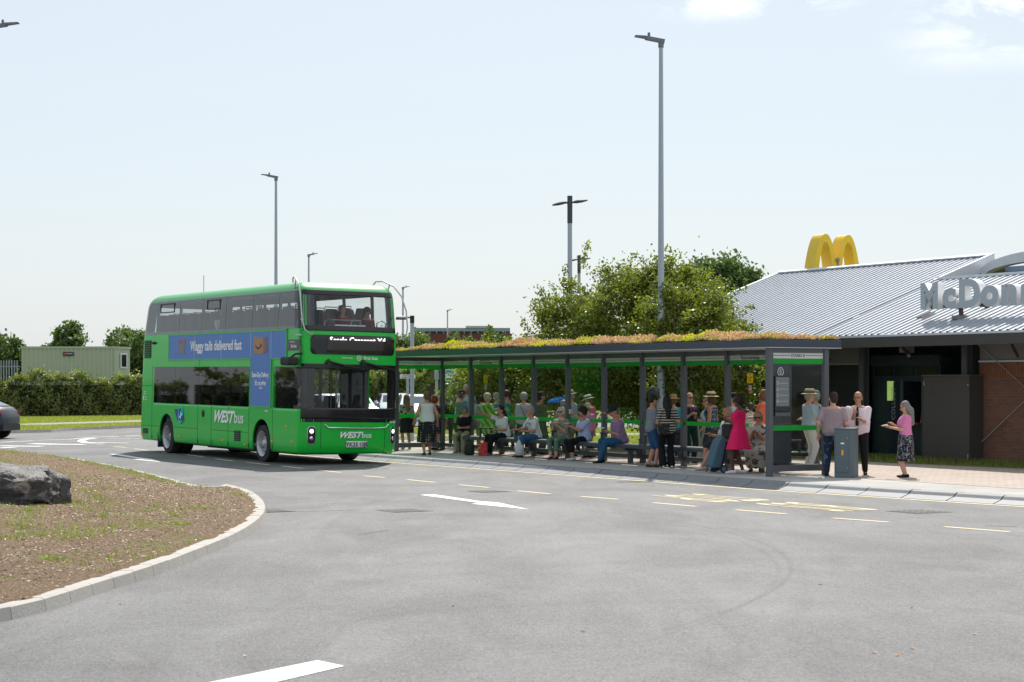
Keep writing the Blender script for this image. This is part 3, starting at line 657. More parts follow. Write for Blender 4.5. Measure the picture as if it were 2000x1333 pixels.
# destination display
dp = patch('display_case', 'F', -1.06, 1.16, 2.61, 3.07, M_black, .012, nt_=20, rad=.10)
patch('display_screen', 'F', -.66, .90, 2.66, 3.045, mat('display_glass', (.035,.03,.026), .25), .020, nt_=12)
M_led = mat('led_white', (.9,.9,.9), .5, emit=((1,.95,.97), 1.2))
def on_front(body_, size, y, z, m, off=.03, bold=0, shear=0, align='CENTER', sx=1, clip=None, name='lettering'):
    p_ = S_('F', y, z, off); o = text(body_, size, m, bus, p_, (0,1,0), (0,0,1), .003, bold, shear, align, sx, name, clip); o.rotation_euler = TILT; return o
def on_side(body_, size, a, z, m, off=.016, bold=0, shear=0, align='CENTER', sx=1, name='lettering', parent=None):
    o = text(body_, size, m, parent or bus, (-a, -1.28-off, z), (1,0,0), (0,0,1), .002, bold, shear, align, sx, name)
    if not parent: o.rotation_euler = TILT
    return o
on_front('Searle Crescent X4', .19, .13, 2.89, M_led, .03, .02, sx=.98, clip=.33)
on_front('Delivered by', .055, -.14, 2.515, M_wtxt, .016, 0); on_front('first bus', .115, .48, 2.50, M_wtxt, .016, .01)
mb = MB()
for k_ in range(12): 
    t0, t1 = R(30*k_), R(30*k_+30); c_ = S_('F', .17, 2.535, .016); ra, rb = .062, .048
    mb.prism([c_+Vector((0, math.cos(t0)*ra, math.sin(t0)*ra)), c_+Vector((0, math.cos(t1)*ra, math.sin(t1)*ra)), c_+Vector((0, math.cos(t1)*rb, math.sin(t1)*rb)), c_+Vector((0, math.cos(t0)*rb, math.sin(t0)*rb))], (.003,0,0))
c_ = S_('F', .17, 2.535, .016); mb.prism([c_+Vector((0,-.03,-.028)), c_+Vector((0,.03,-.006)), c_+Vector((0,.0,.0)), c_+Vector((0,.03,.03)), c_+Vector((0,-.03,.006)), c_+Vector((0,0,0))], (.003,0,0))
BP('emblem', mb, M_wtxt)
on_front('WEST', .20, -.05, .635, M_wtxt, .018, .035, .45, sx=1.12); on_front('bus', .19, .405, .635, M_wtxt, .018, .010)
on_front('Y  U  T  O  N  G', .05, .13, .925, M_chrome, .02, .01); on_front('30026', .07, 1.12, .99, M_wtxt, .016, .01)
pl_ = patch('number_plate', 'F', -.13, .42, .405, .555, mat('plate_white', (.72,.72,.70), .5), .022, thick=.012); on_front('YK25 OJS', .135, .145, .433, M_mblack, .034, .010, sx=1.05)
mb = MB(); mb.tube([S_('F', -.70, .955, .02), S_('F', -.60, .875, .022), S_('F', 0, .865, .022), S_('F', .55, .865, .022), S_('F', .90, .88, .022), S_('F', 1.0, .955, .02)], .016, 6); BP('chrome_trim', mb, M_chrome, smooth=60)
for y0, y1 in ((-1.11,-.90),(1.07,1.22)):
    hl = patch('headlight', 'F', y0, y1, .47, .91, mat('lamp_silver', (.42,.44,.46), .25, .6), .012, rad=.09, nt_=6)
    patch('lamp_glass', 'F', y0+.02, y1-.02, .49, .89, M_black, .022, hl, rad=.075, nt_=6)
    yc = (y0+y1)/2; p_ = S_('F', yc, .79, .024); q = MB(); q.ell(p_, (.025,.05 if y0 < 0 else .038,.05)); q.build('lens', mat('lit_lens', (.9,.9,.9), .1, emit=((1,1,1), 2.5)), hl, smooth=True)
    p_ = S_('F', yc, .62, .024); q = MB(); q.ell(p_, (.02,.05 if y0 < 0 else .038,.05)); q.build('lens', M_chrome, hl, smooth=True)
# panel seams
def seamF(y, z0, z1):
    mb = MB(); rs_ = []
    for i in range(7):
        c_ = S_('F', y, z0+(z1-z0)*i/6, .002); rs_.append([c_+Vector(q) for q in ((-.003,-.005,0),(.001,-.005,0),(.001,.005,0),(-.003,.005,0))])
    mb.rings(rs_); BP('panel_gap', mb, M_mblack)
seamF(-.78,.30,1.08); seamF(.92,.30,1.08)
for a_, z0, z1 in [(10.15,.3,2.35),(6.66,.27,1.3),(5.70,.27,1.3),(4.55,.27,1.3),(3.2,.27,1.3),(1.74,.27,3.15),(.16,2.4,3.2),(6.6,2.32,2.5)]: BP('panel_gap', MB().box(-a_-.006,-a_+.006,-1.283,-1.27,z0,z1), M_mblack)
for a0, a1, z_ in [(10.15,11.0,1.78),(9.6,11.0,.66),(6.66,8.42,.67),(4.55,5.7,.67),(3.2,4.55,.67)]: BP('panel_gap', MB().box(-a1,-a0,-1.282,-1.27,z_-.006,z_+.006), M_mblack)
# vents, lamps, fittings of the offside
def vent(a0, a1, z0, z1, n):
    mb = MB(); mb.box(-a1,-a0,-1.288,-1.26,z0,z1); v_ = BP('vent', mb, M_mblack)
    q = MB()
    for i in range(n): z_ = z0+(z1-z0)*(i+.5)/n; q.box(-a1+.02,-a0-.02,-1.30,-1.285,z_,z_+(z1-z0)/n*.35)
    q.build('louvre', mat('louvre_green', (.01,.16,.03), .5), v_)
vent(10.28,10.82,2.56,3.06,8); vent(10.45,10.85,.43,.58,3); vent(3.72,4.12,.43,.70,5)
for a_, z_ in [(.55,.52),(1.75,.50),(3.42,.36),(4.9,.42),(7.95,.42),(10.9,.38),(.9,.88)]:
    mb = MB(); mb.box(-a_-.06,-a_+.06,-1.295,-1.27,z_-.022,z_+.022); BP('marker_lamp', mb, M_amber, bevel=.005)
mb = MB(); mb.ell((-6.27,-1.283,1.08),(.10,.02,.10)); BP('charging_flap', mb, M_mblack, smooth=True)
mb = MB(); mb.ell((-10.02,-1.30,2.98),(.14,.05,.04)); BP('camera_pod', mb, M_mblack, smooth=True)
mb = MB(); mb.box(-.30,-.12,-1.36,-1.27,3.03,3.07); BP('camera_pod', mb, M_alu, bevel=.01)
# advert
for a0, a1 in [(6.93,8.83),(5.05,6.91),(3.12,5.03),(.98,1.82)]: BP('advert_panel', MB().box(-a1,-a0,-1.294,-1.27,2.52,3.165), M_blue)
ad = MB().box(-3.09,-1.87,-1.296,-1.27,1.34,3.165); adv = BP('advert_panel', ad, M_blue)
fr_ = MB()
for x0, x1, z0, z1 in [(3.1,8.88,3.165,3.20),(.93,3.1,3.165,3.20),(3.1,8.88,2.485,2.52),(8.83,8.88,2.485,3.2),(.93,.98,2.485,3.2),(.93,1.87,2.485,2.52),(3.09,3.13,1.31,2.52),(1.83,1.87,1.31,2.52),(1.83,3.13,1.30,1.34)]: fr_.box(-x1,-x0,-1.300,-1.27,z0,z1)
BP('advert_frame', fr_, mat('frame_green', (.03,.42,.09), .4))
M_seamb = mat('pale_joint', (.45,.5,.55), .5)
for x_ in (6.92, 5.04, 3.105, 1.845): BP('advert_joint', MB().box(-x_-.012,-x_+.012,-1.301,-1.27,2.52,3.165), M_seamb)
on_side('Waggy tails delivered fast', .36, 5.45, 2.74, M_wtxt, .018, .018, sx=.95)
on_side('Same-Day Delivery.', .18, 2.47, 2.05, M_wtxt, .019, .016, sx=.74); on_side("It's on prime", .18, 2.47, 1.85, M_wtxt, .019, .016, sx=.74)
mb = MB(); mb.tube([(-2.55,-1.30,1.80),(-2.42,-1.30,1.765),(-2.3,-1.30,1.785)], [.004,.014,.006], 6); BP('emblem', mb, M_wtxt)
M_card = mat('cardboard', (.42,.24,.14), .8)
mb = MB(); mb.prism([(-2.90,-1.299,2.63),(-2.32,-1.299,2.62),(-2.32,-1.299,3.02),(-2.90,-1.299,3.05)], (0,-.004,0)); BP('printed_box', mb, M_card)
mb = MB(); mb.prism([(-2.318,-1.299,2.62),(-2.06,-1.299,2.68),(-2.10,-1.299,3.03),(-2.318,-1.299,3.02)], (0,-.004,0)); BP('printed_box', mb, mat('cardboard_dark', (.26,.16,.16), .8))
mb = MB(); mb.tube([(-2.80,-1.304,2.84),(-2.70,-1.304,2.77),(-2.58,-1.304,2.76),(-2.45,-1.304,2.82)], [.006,.016,.018,.006], 6); mb.prism([(-2.50,-1.304,2.86),(-2.42,-1.304,2.79),(-2.42,-1.304,2.87)], (0,-.003,0)); BP('emblem', mb, M_mblack)
mb = MB(); mb.prism([(-8.08,-1.295,2.66),(-7.66,-1.295,2.66),(-7.60,-1.295,2.95),(-8.13,-1.295,2.95)], (0,-.004,0)); BP('printed_tub', mb, mat('tub_grey', (.20,.21,.23), .6))
mb = MB()
for k_ in range(12): mb.ell((-8.08+.043*k_, -1.297, 2.97+.06*math.sin(k_*.8)*(.5+.5*math.sin(k_*2.1))+.02), (.035,.004,.05), nu=8, nv=5)
BP('printed_tub', mb, mat('biscuit_brown', (.33,.18,.13), .8))
mb = MB(); mb.prism([(-.95,-1.284,2.69),(-.10,-1.27,2.69),(-.24,-1.283,2.95),(-.95,-1.284,2.95)], (0,-.012,0)); BP('badge_panel', mb, mat('badge_grey', (.09,.10,.11), .5))
on_side('first bus', .12, .50, 2.755, M_wtxt, .022, .01, sx=.8); on_side('Delivered by', .05, .60, 2.88, M_wtxt, .022, 0)
on_side('WEST', .42, 4.90, .885, M_wtxt, .010, .035, .45, sx=1.22); on_side('bus', .42, 3.82, .885, M_wtxt, .010, .010, sx=1.08)
on_side('30026', .075, 2.1, 1.20, M_wtxt, .008, .005)
for z_, s_, tx in ((1.60,.05,'Combined'),(1.54,.05,'Authority')): on_side(tx, s_, 10.72, z_, M_wtxt, .008)
mb = MB().box(-10.86,-10.82,-1.288,-1.27,1.36,1.50); BP('emblem', mb, M_wtxt); on_side('West of', .05, 10.65, 1.45, M_wtxt, .008); on_side('England', .05, 10.65, 1.38, M_wtxt, .008)
mb = MB(); mb.prism([(-8.37,-1.283,1.16),(-7.98,-1.283,1.16),(-7.93,-1.283,.88),(-8.14,-1.283,.84)], (0,-.006,0)); mb.prism([(-7.72,-1.283,1.16),(-7.62,-1.283,.84),(-7.9,-1.283,.88)], (0,-.006,0)); BP('emblem', mb, mat('navy_vinyl', (.03,.03,.16), .5))
mb = MB(); pts = [(-7.86+.165*math.cos(R(q)), -1.295, 1.0+.22*math.sin(R(q))) for q in range(-45, 331, 15)]; pts = [( -7.86+.155*math.cos(R(q)), -1.294, 1.0+.21*math.sin(R(q))) for q in range(0, 316, 15)]; mb.tube(pts, .026, 6); mb.box(-8.0,-7.72,-1.30,-1.288,.98,1.02); BP('emblem', mb, mat('cyan_vinyl', (.04,.42,.72), .5))
mb = MB(); mb.prism([(-7.98,-1.296,.96),(-7.84,-1.296,1.0),(-7.90,-1.296,1.10),(-7.76,-1.296,1.03),(-7.82,-1.296,.99),(-7.86,-1.296,.90)], (0,-.006,0)); BP('emblem', mb, M_wtxt)
# mirror, wipers, corner rails
mb = MB(); mb.box(-.60,-.06,-1.62,-1.36,2.33,2.53); mr_ = BP('mirror', mb, M_mblack, bevel=.05)
mb = MB(); mb.tube([(-.12,-1.25,2.62),(-.18,-1.40,2.60),(-.28,-1.50,2.50)], .025, 6); mb.build('mirror_arm', M_mblack, mr_)
for y0, y1 in ((-.62,.30),(.28,1.15)):
    mb = MB(); mb.tube([S_('F', y0, 2.44, .03), S_('F', (y0+y1)/2, 2.34, .07), S_('F', y1, 2.28, .05)], [.03,.018,.012], 6); mb.limb(S_('F', y0, 2.46, .02), S_('F', y0-.05, 2.42, .05), .04, .04); mb.tube([S_('F', (y0+y1)/2-.1, 2.33, .06), S_('F', y1+.02, 2.25, .04)], .012, 6); BP('wiper', mb, M_mblack)
def pf(y, z, off): return S_('F', y, z, off)
mb = MB(); mb.tube([(-1.05,-1.10,4.33),(-.95,-1.15,4.43),(-.75,-1.20,4.45),(-.50,-1.27,4.38),(-.26,-1.30,4.22),(-.12,-1.33,4.02),(-.03,-1.34,3.70),(.01,-1.33,3.40),(.05,-1.28,3.18),(.07,-1.16,3.08),(.0,-1.05,3.07)], .019, 8); mb.tube([(-.50,-1.27,4.38),(-.62,-1.24,4.25),(-.66,-1.22,4.15)], .018, 6); mb.tube([(0,-1.34,3.42),(-.12,-1.25,3.42)], .03, 6); BP('corner_rail', mb, M_alu, smooth=60)
mb = MB(); mb.tube([(-1.0,1.0,4.33),(-.9,1.04,4.43),(-.65,1.10,4.43),(-.35,1.25,4.30),(-.14,1.36,4.05),(0,1.42,3.7),(.04,1.44,3.3),(.04,1.40,3.06),(-.02,1.26,3.01)], .019, 8); mb.tube([(-.45,1.2,4.36),(-.5,1.16,4.2)], .018, 6); mb.tube([(0,1.43,3.55),(-.12,1.26,3.55)], .03, 6); BP('corner_rail', mb, M_alu, smooth=60)
# floors, bulkheads, stairs, ceiling strips
mb = MB(); mb.box(-11.0,-.35,-1.21,1.21,.34,.42); mb.box(-11.0,-.45,-1.22,1.22,2.40,2.48); mb.box(-10.9,-.40,-1.21,1.21,2.50,2.60); mb.box(-10.95,-9.6,-1.2,1.2,.42,1.9); BP('floor', mb, M_inner)
mb = MB(); mb.box(-10.9,-1.9,-.55,.55,.16,.34); mb.box(-6.6,-3.4,-1.0,1.0,.18,.34); mb.box(-1.0,-.45,-1.0,1.0,.26,.36); BP('underframe', mb, M_mblack)
for ax in AX:
    for sg in (-1, 1):
        mb = MB(); a0 = [Vector((-ax+.56*math.cos(R(q)), sg*1.235, .46+.56*math.sin(R(q)))) for q in range(0, 181, 12)]; a1 = [p_+Vector((0,-sg*.42,0)) for p_ in a0]; mb.rings([a0, a1], False, False)
        o = BP('wheel_arch', mb, M_mblack, fix=False); s_ = o.modifiers.new('s','SOLIDIFY'); s_.thickness = .02; s_.offset = 0
mb = MB(); mb.box(-9.66,-9.60,-1.28,-.9,.08,.5); BP('mudflap', mb, M_mblack)
mb = MB(); mb.box(-4.6,-3.0,-.95,-.55,.44,1.0); mb.box(-1.75,-1.70,-1.2,-.25,.44,2.38); BP('cab_partition', mb, M_dgrey)
mb = MB(); mb.box(-.95,-.42,-1.15,-.15,.9,1.17); mb.box(-1.05,-.62,-1.0,-.35,1.12,1.26); mb.box(-.70,-.40,-.15,1.1,.9,1.13); BP('dashboard', mb, mat('dash_grey', (.07,.072,.075), .6), bevel=.05)
mb = MB(); pts = [(-1.02+.06*math.sin(R(q)), -.68+.22*math.cos(R(q)), 1.30+.20*math.sin(R(q))) for q in range(0,361,20)]; mb.tube(pts, .018, 6); mb.tube([(-.8,-.68,1.15),(-1.0,-.68,1.28)], .04, 6); mb.box(-1.03,-.99,-.88,-.48,1.285,1.315); BP('steering_wheel', mb, M_mblack, smooth=60)
# seats
def make_seat():
    mb = MB(); mb.box(-.22,.22,-.22,.22,.40,.48); mb.add([],[]); 
    mb.loft([(Vector((-.20-.10*k_,0,.45+.72*k_)), Vector((0,1,0)), Vector((1,0,.1)), .215*(1 if k_ < .7 else (1-(k_-.7)*1.1)), .05) for k_ in (0,.2,.5,.7,.85,.95,1.0)], 12)
    mb.box(-.05,.05,-.05,.05,0,.42); m = mb.mesh('seat'); m.materials.append(M_seat); m.shade_smooth(); m.set_sharp_from_angle(angle=R(40)); return m
sm = make_seat(); hm_ = MB().tube([(-.30,-.17,1.12),(-.31,-.17,1.22),(-.31,.17,1.22),(-.30,.17,1.12)], .014, 6).mesh('grab_handle'); hm_.materials.append(M_alu)
for lvl, z0, rows in ((1, 2.60, [1.15+.78*i for i in range(12)]), (0, .42, [3.0+.85*i for i in range(8)])):
    for i, a_ in enumerate(rows):
        for y_ in (-.98,-.52,.52,.98):
            o = bpy.data.objects.new('seat', sm); C.objects.link(o); o.parent = bus; o.location = (-a_, y_, z0+.0061*a_); o.rotation_euler = TILT
            if y_ in (-.52, .52): h_ = bpy.data.objects.new('grab_handle', hm_); C.objects.link(h_); h_.parent = o
mb = MB()
for a_, y_ in [(1.7,-.3),(3.3,.3),(4.8,-.3),(6.4,.3),(8,-.3)]: mb.tube([(-a_,y_,2.6),(-a_,y_,3.9),(-a_-.1,y_*1.3,4.2)], .018, 6)
for a_, y_ in [(1.9,.35),(3.0,.35),(4.6,-.3),(6.4,.3),(1.3,.2)]: mb.tube([(-a_,y_,.42),(-a_,y_,2.4)], .018, 6)
for y0 in (-1.05,-.35,.35,1.05): mb.tube([(-.62,y0-.14,2.6),(-.55,y0-.14,3.40),(-.62,y0,3.47),(-.62,y0+.14,3.4),(-.66,y0+.14,2.6)], .016, 6)
mb.tube([(-.60,-.3,3.45),(-.60,.5,3.45)], .02, 6)
BP('grab_pole', mb, mat('pole_grey', (.30,.31,.33), .4, .5), smooth=60)
mb = MB(); mb.box(-.50,-.45,-.25,.55,3.30,3.335); BP('route_card', mb, M_wtxt)
mb = MB(); mb.box(-.55,-.50,.35,.65,1.85,2.25); BP('interior_mirror', mb, M_mblack)  # plain dark box for the mirror hung inside the lower windscreen
mb = MB(); mb.prism([(-.7,-1.0,1.2),(-.5,-.8,1.2),(-.55,-.8,1.45),(-.75,-1.0,1.45)], (.01,.0,0)); BP('paper_notice', mb, M_wtxt)
# wheels
def make_wheel(rear=False):
    mb = MB(); prof = [(-.15,.30),(-.15,.42),(-.12,.455),(.12,.455),(.145,.435),(.15,.32)]
    mb.rings([[Vector((r_*math.cos(t_), y_, r_*math.sin(t_))) for t_ in [2*math.pi*k_/36 for k_ in range(36)]] for y_, r_ in prof], False)
    t = mb.mesh('tyre'); t.materials.append(M_tyre); t.shade_smooth(); t.set_sharp_from_angle(angle=R(35))
    mb = MB(); prof = [(.10,.15),(.155,.30),(.165,.315),(.14,.285),(.04 if not rear else -.05,.25),(.05 if not rear else -.06,.12),(.10 if not rear else .06,.10),(.12 if not rear else .08,.06)]
    prof = prof[1:]
    mb.rings([[Vector((r_*math.cos(t_), y_, r_*math.sin(t_))) for t_ in [2*math.pi*k_/32 for k_ in range(32)]] for y_, r_ in prof], False); mb.ell((0, prof[-1][0], 0), (.065,.02,.065))
    for k_ in range(10):
        t_ = 2*math.pi*k_/10; mb.cyl((.155*math.cos(t_), .03 if not rear else -.06, .155*math.sin(t_)), (.155*math.cos(t_), .085 if not rear else -.01, .155*math.sin(t_)), .016, 6)
    r = mb.mesh('rim'); r.materials.append(M_alu); r.shade_smooth(); r.set_sharp_from_angle(angle=R(40))
    hb = MB()
    for k_ in range(10):
        t_ = 2*math.pi*(k_+.5)/10; hb.cyl((.205*math.cos(t_), .048 if not rear else -.045, .205*math.sin(t_)), (.205*math.cos(t_), .053 if not rear else -.04, .205*math.sin(t_)), .024, 8)
    h = hb.mesh('rim_hole'); h.materials.append(M_mblack); return t, r, h
WM = {False: make_wheel(), True: make_wheel(True)}
for ax, rear in ((AX[0], False), (AX[1], True)):
    for sg in (-1, 1):
        w_ = bpy.data.objects.new('wheel', None); C.objects.link(w_); w_.parent = bus; w_.location = (-ax, sg*1.09, .455); w_.rotation_euler = (0, .3, R(180) if sg < 0 else 0)
        for nm, me in zip(('tyre','rim','rim_hole'), WM[rear]):
            o = bpy.data.objects.new(nm, me); C.objects.link(o); o.parent = w_
        if rear: o = bpy.data.objects.new('tyre', WM[rear][0]); C.objects.link(o); o.parent = w_; o.location = (0,-.33,0)
# ------------------------------------------------------------------ the shelter
SL = 16.2; NB = 10; BW = SL/NB; SD_ = 1.45
M_post = mat('shelter_grey', (.10,.108,.122), .45, .3, var=.08, scale=3)
M_fascia = mat('fascia_blue_grey', (.045,.058,.082), .35, .2, var=.10, scale=1.2)
M_gband = film('green_film', (.015,.50,.06), .45)
M_wband = film('white_film', (.70,.72,.68), .3)
G_sh = glass('shelter_glass', (.945,.965,.96), .30, .01)
sh = empty('bus_shelter', 'long grey glazed bus shelter with green bands and a flowering sedum roof', 'bus shelter', tuple(B0), ANG)
H_ = 2.585     # underside of the roof above the platform
def frame(name, x0, x1, y0, y1, z0, z1, m, **k): return MB().box(x0,x1,y0,y1,z0,z1).build(name, m, sh, **k)
for i in range(NB+1):
    x = -i*BW; frame('post', x-.05, x+.05, -.06, .06, 0, H_, M_post, bevel=.006)
for x in (0, -SL): frame('post', x-.06, x+.06, -SD_-.05, -SD_+.06, 0, H_, M_post, bevel=.006)
for x in (-SL*.0-.0,): pass
for i in range(NB):
    x1 = -i*BW-.05; x0 = -(i+1)*BW+.05
    fr_ = frame('glazed_bay', x0, x1, -.03, .03, .10, .20, M_post, bevel=.004)
    MB().box(x0,x1,-.025,.025,2.47,H_).build('top_rail', M_post, fr_)
    g_ = MB().box(x0+.001,x1-.001,-.006,.006,.20,2.47).build('glass_pane', G_sh, fr_)
    MB().box(x0+.04,x1-.04,-.012,-.008,2.36,2.455).build('white_band', M_wband, fr_)
    MB().box(x0+.06,x1-.06,-.015,-.012,2.400,2.412).build('green_line', M_gband, fr_)
    MB().box(x0+.002,x1-.002,-.012,-.008,2.26,2.355).build('green_band', M_gband, fr_)
    MB().box(x0+.002,x1-.002,-.012,-.008,.905,.995).build('green_band', M_gband, fr_)
    if i in (1, 8):
        xc = (x0+x1)/2; MB().box(xc-.42,xc+.42,-.019,-.016,2.368,2.447).build('name_plate', M_wband, fr_)
        text('Worle Interchange', .085, M_mblack, fr_, (xc, -.021, 2.378), (1,0,0), (0,0,1), .001, .008, name='lettering')
for x, lab in ((0,''),(-SL,'')):
    sgn = 1 if x == 0 else 1
    y0, y1 = -SD_+.06, -.06
    fr_ = frame('end_panel', x-.03, x+.03, y0, y1, .09, .22, M_post, bevel=.004)
    MB().box(x-.025,x+.025,y0,y1,2.47,H_).build('top_rail', M_post, fr_)
    MB().box(x-.006,x+.006,y0+.001,y1-.001,.22,2.47).build('glass_pane', G_sh, fr_)
    xf = x+.008
    MB().box(xf,xf+.004,y0+.01,y1-.01,2.36,2.475).build('white_band', film('white_film_bright', (.80,.80,.80), .35), fr_)
    MB().box(xf,xf+.004,y0+.002,y1-.002,2.25,2.355).build('green_band', M_gband, fr_)
    MB().box(xf,xf+.004,y0+.002,y1-.002,.91,1.01).build('green_band', M_gband, fr_)
    ym = (y0+y1)/2
    MB().box(xf+.004,xf+.007,y0+.01,ym-.20,2.41,2.425).build('green_line', M_gband, fr_); MB().box(xf+.004,xf+.007,ym+.20,y1-.01,2.41,2.425).build('green_line', M_gband, fr_)
    text('STAND A', .085, M_mblack, fr_, (xf+.008, ym, 2.388), (0,1,0), (0,0,1), .001, .006)
# timetable unit inside the near end panel
mb = MB().box(-.09,-.02,-SD_+.075,-.86,.26,2.24); tm = mb.build('information_unit', mat('unit_dark', (.035,.037,.045), .4), sh)
mb = MB().box(-.018,.03,-SD_+.12,-.93,1.28,2.02); cs = mb.build('timetable_case', M_black, tm, bevel=.02)
MB().box(.031,.034,-SD_+.15,-.96,1.40,1.98).build('timetable_sheet', mat('sheet_grey', (.16,.18,.19), .5), cs)
MB().box(-.018,.036,-SD_+.13,-.94,1.20,1.275).build('button_strip', M_post, cs)
mb = MB(); zt = 2.16
for j in range(4):
    zz_ = 1.86-j*.12; yc = -SD_+.19; mb.tube([(.036, yc+.022*math.cos(R(q)), zz_+.03*math.sin(R(q))) for q in range(0,361,30)], .003, 4); mb.box(.034,.036,-SD_+.24,-1.0,zz_-.002,zz_+.002)
mb.build('timetable_marks', M_wtxt, cs)
mb = MB(); yc = -1.17; mb.tube([(.012, yc+.07*math.cos(R(q)), 2.09+.085*math.sin(R(q))) for q in range(-60,241,15)], .006, 4)
mb.tube([(.012, yc-.035, 2.02), (.012, yc, 1.94), (.012, yc+.035, 2.02)], .006, 4); mb.tube([(.012, yc+.09*math.cos(R(q)), 1.95+.022*math.sin(R(q))) for q in range(150,391,20)], .005, 4)
for z_ in (2.04,2.085,2.13): mb.tube([(.012, yc+.022*math.cos(R(q)), z_+.018*math.sin(R(q))) for q in range(0,361,45)], .004, 4)
mb.build('emblem', M_wtxt, sh)
# roof
rx0, rx1, ry0, ry1 = -SL-.15, .10, -SD_-.08, .34
MB().box(rx0,rx1,ry0,ry1,H_,H_+.15).build('roof', M_fascia, sh, bevel=.006)
MB().box(rx0-.004,rx1+.004,ry0-.004,ry1+.004,H_-.018,H_-.003).build('roof_trim', mat('trim_pale', (.5,.51,.53), .4, .5), sh)
# sedum
def sed_h(x, y): 
    e = np.minimum(np.minimum(x-rx0, rx1-x), np.minimum(y-ry0, ry1-y)); return np.clip(e/.35, 0, 1)**.6*(.085+.045*np.sin(x*1.7)+.035*np.sin(x*3.9+y*2)+.025*np.sin(x*9+y*7))
mb = MB(); nx2, ny2 = 160, 16
grid = [[(rx0+.03+(rx1-rx0-.06)*i/nx2, ry0+.03+(ry1-ry0-.06)*j/ny2) for j in range(ny2+1)] for i in range(nx2+1)]
mb.rings([[Vector((a_, b_, H_+.15+max(.003, float(sed_h(a_, b_))*.75))) for a_, b_ in r_] for r_ in grid], False, False)
sg_ = mb.build('planted_roof', mat('sedum_bed', (.16,.13,.06), .95, var=.4, scale=9, bump=1), sh, smooth=180, fix=False)
n_ = 110000; x = RNG.uniform(rx0+.02, rx1-.02, n_); y = RNG.uniform(ry0+.02, ry1-.02, n_); z = H_+.15+sed_h(x, y)*RNG.uniform(.45, 1.25, n_)+.008+np.abs(RNG.normal(size=n_))*.022
zone = .42*np.sin(x*1.35+1.0+y)+.40*np.sin(x*2.9+y*2.7)+.38*np.sin(x*6.3-y*4.3)+.25*np.sin(x*13+y*9)+.34*RNG.normal(size=n_)-(y+.6)*.35
P3 = np.stack([x, y, z], 1); yel = zone > .80; gr = (zone > .42)&~yel; 
pk = ~yel & ~gr
for k_, cs_, nm in ((pk, [(.20,.10,.06),(.46,.25,.19),(.70,.50,.44)], 'pink'), (yel, [(.42,.42,.02),(.75,.60,.02),(.55,.58,.05)], 'yellow'), (gr, [(.16,.24,.04),(.30,.34,.06),(.45,.36,.12)], 'green')):
    o = leaves('sedum_'+nm, P3[k_], .019, leafmat('sedum_'+nm, cs_, .35), sh, aspect=.9, up=(0,-.2,1)); o['kind'] = 'stuff'; o['label'] = {'pink':'pink and orange flowering sedum', 'yellow':'bright yellow flowering sedum', 'green':'green sedum leaves'}[nm]
fx = RNG.uniform(rx0+.05, rx1-.05, 6000); fy = RNG.uniform(ry0+.05, ry1-.1, 6000); fb = np.stack([fx, fy, H_+.15+sed_h(fx, fy)], 1)
o = blades('flower_stalk', fb, .075, .004, leafmat('stalk', [(.60,.30,.24),(.78,.55,.48),(.5,.3,.15)], .3)); o.parent = sh
# bench
M_bench = mat('bench_grey', (.055,.068,.082), .5, .2, var=.08)
bn = empty('shelter_bench', 'long dark grey bench with arm rests running along the inside of the shelter', 'bench', tuple(B0+RD*.10), ANG)
bx0, bx1 = -14.6, -.35
mb = MB()
for k_ in range(4): mb.box(bx0,bx1,-.16-.105*k_,-.07-.105*k_,.41,.455)
mb.box(bx0,bx1,-.505,-.485,.36,.44); mb.box(bx0,bx1,-.06,-.04,.36,.44); mb.build('seat', M_bench, bn, bevel=.006)
for i in range(1, 10):
    x = -i*BW; mb = MB(); mb.box(x-.035,x+.035,-.40,.03,.30,.36); mb.prism([(x-.03,-.40,.36),(x-.03,-.10,.36),(x-.03,-.03,.14),(x-.03,.03,.14),(x-.03,.03,.36)], (.06,0,0)); mb.build('bracket', M_bench, bn)
    if i % 2 == 0 or i in (1, 9): MB().box(x-.045,x+.045,-.30,-.20,0,.31).build('leg', M_post, bn)
for xx in (-.55, -1.62*1.5, -1.62*3.45, -1.62*4.55, -1.62*5.9, -1.62*7.0, -1.62*8.1):
    mb = MB(); mb.box(xx-.03,xx+.03,-.50,-.08,.665,.70); mb.box(xx-.025,xx+.025,-.48,-.43,.455,.665); mb.box(xx-.025,xx+.025,-.15,-.10,.455,.665); mb.build('armrest', M_bench, bn, bevel=.005)
# notices fixed to the glass
def notice(x, lab1, lab2):
    r1 = empty('notice', lab1, 'notice', tuple(B0+UP*x+RD*.02+Vector((0,0,1.97))), ANG)
    MB().box(-.10,.10,-.006,0,-.105,.105).build('plate', film('notice_yellow', (.85,.70,.02), .6), r1)
    for k_, tx in enumerate(('No stopping','except','local buses')): text(tx, .033, M_mblack, r1, (0,-.009,.012-.042*k_), (1,0,0), (0,0,1), .001, .01)
    MB().ell((0,-.008,.075),(.017,.003,.017), nu=10, nv=6).build('pictogram', M_mblack, r1)
    r2 = empty('notice', lab2, 'notice', tuple(B0+UP*x+RD*.02+Vector((0,0,1.73))), ANG)
    MB().box(-.042,.042,-.006,0,-.078,.078).build('plate', M_wband, r2); MB().box(-.036,.036,-.009,-.006,-.07,-.012).build('red_panel', mat('sign_red', (.6,.03,.02), .5), r2)
    mb = MB(); mb.tube([(.027*math.cos(R(q)), -.010, .036+.027*math.sin(R(q))) for q in range(0,361,30)], .004, 4); mb.tube([(-.019,-.01,.055),(.019,-.01,.017)], .004, 4); mb.build('prohibition_ring', mat('sign_red', (.6,.03,.02)), r2)
    MB().box(-.018,.014,-.008,-.006,.032,.040).build('pictogram', M_mblack, r2)
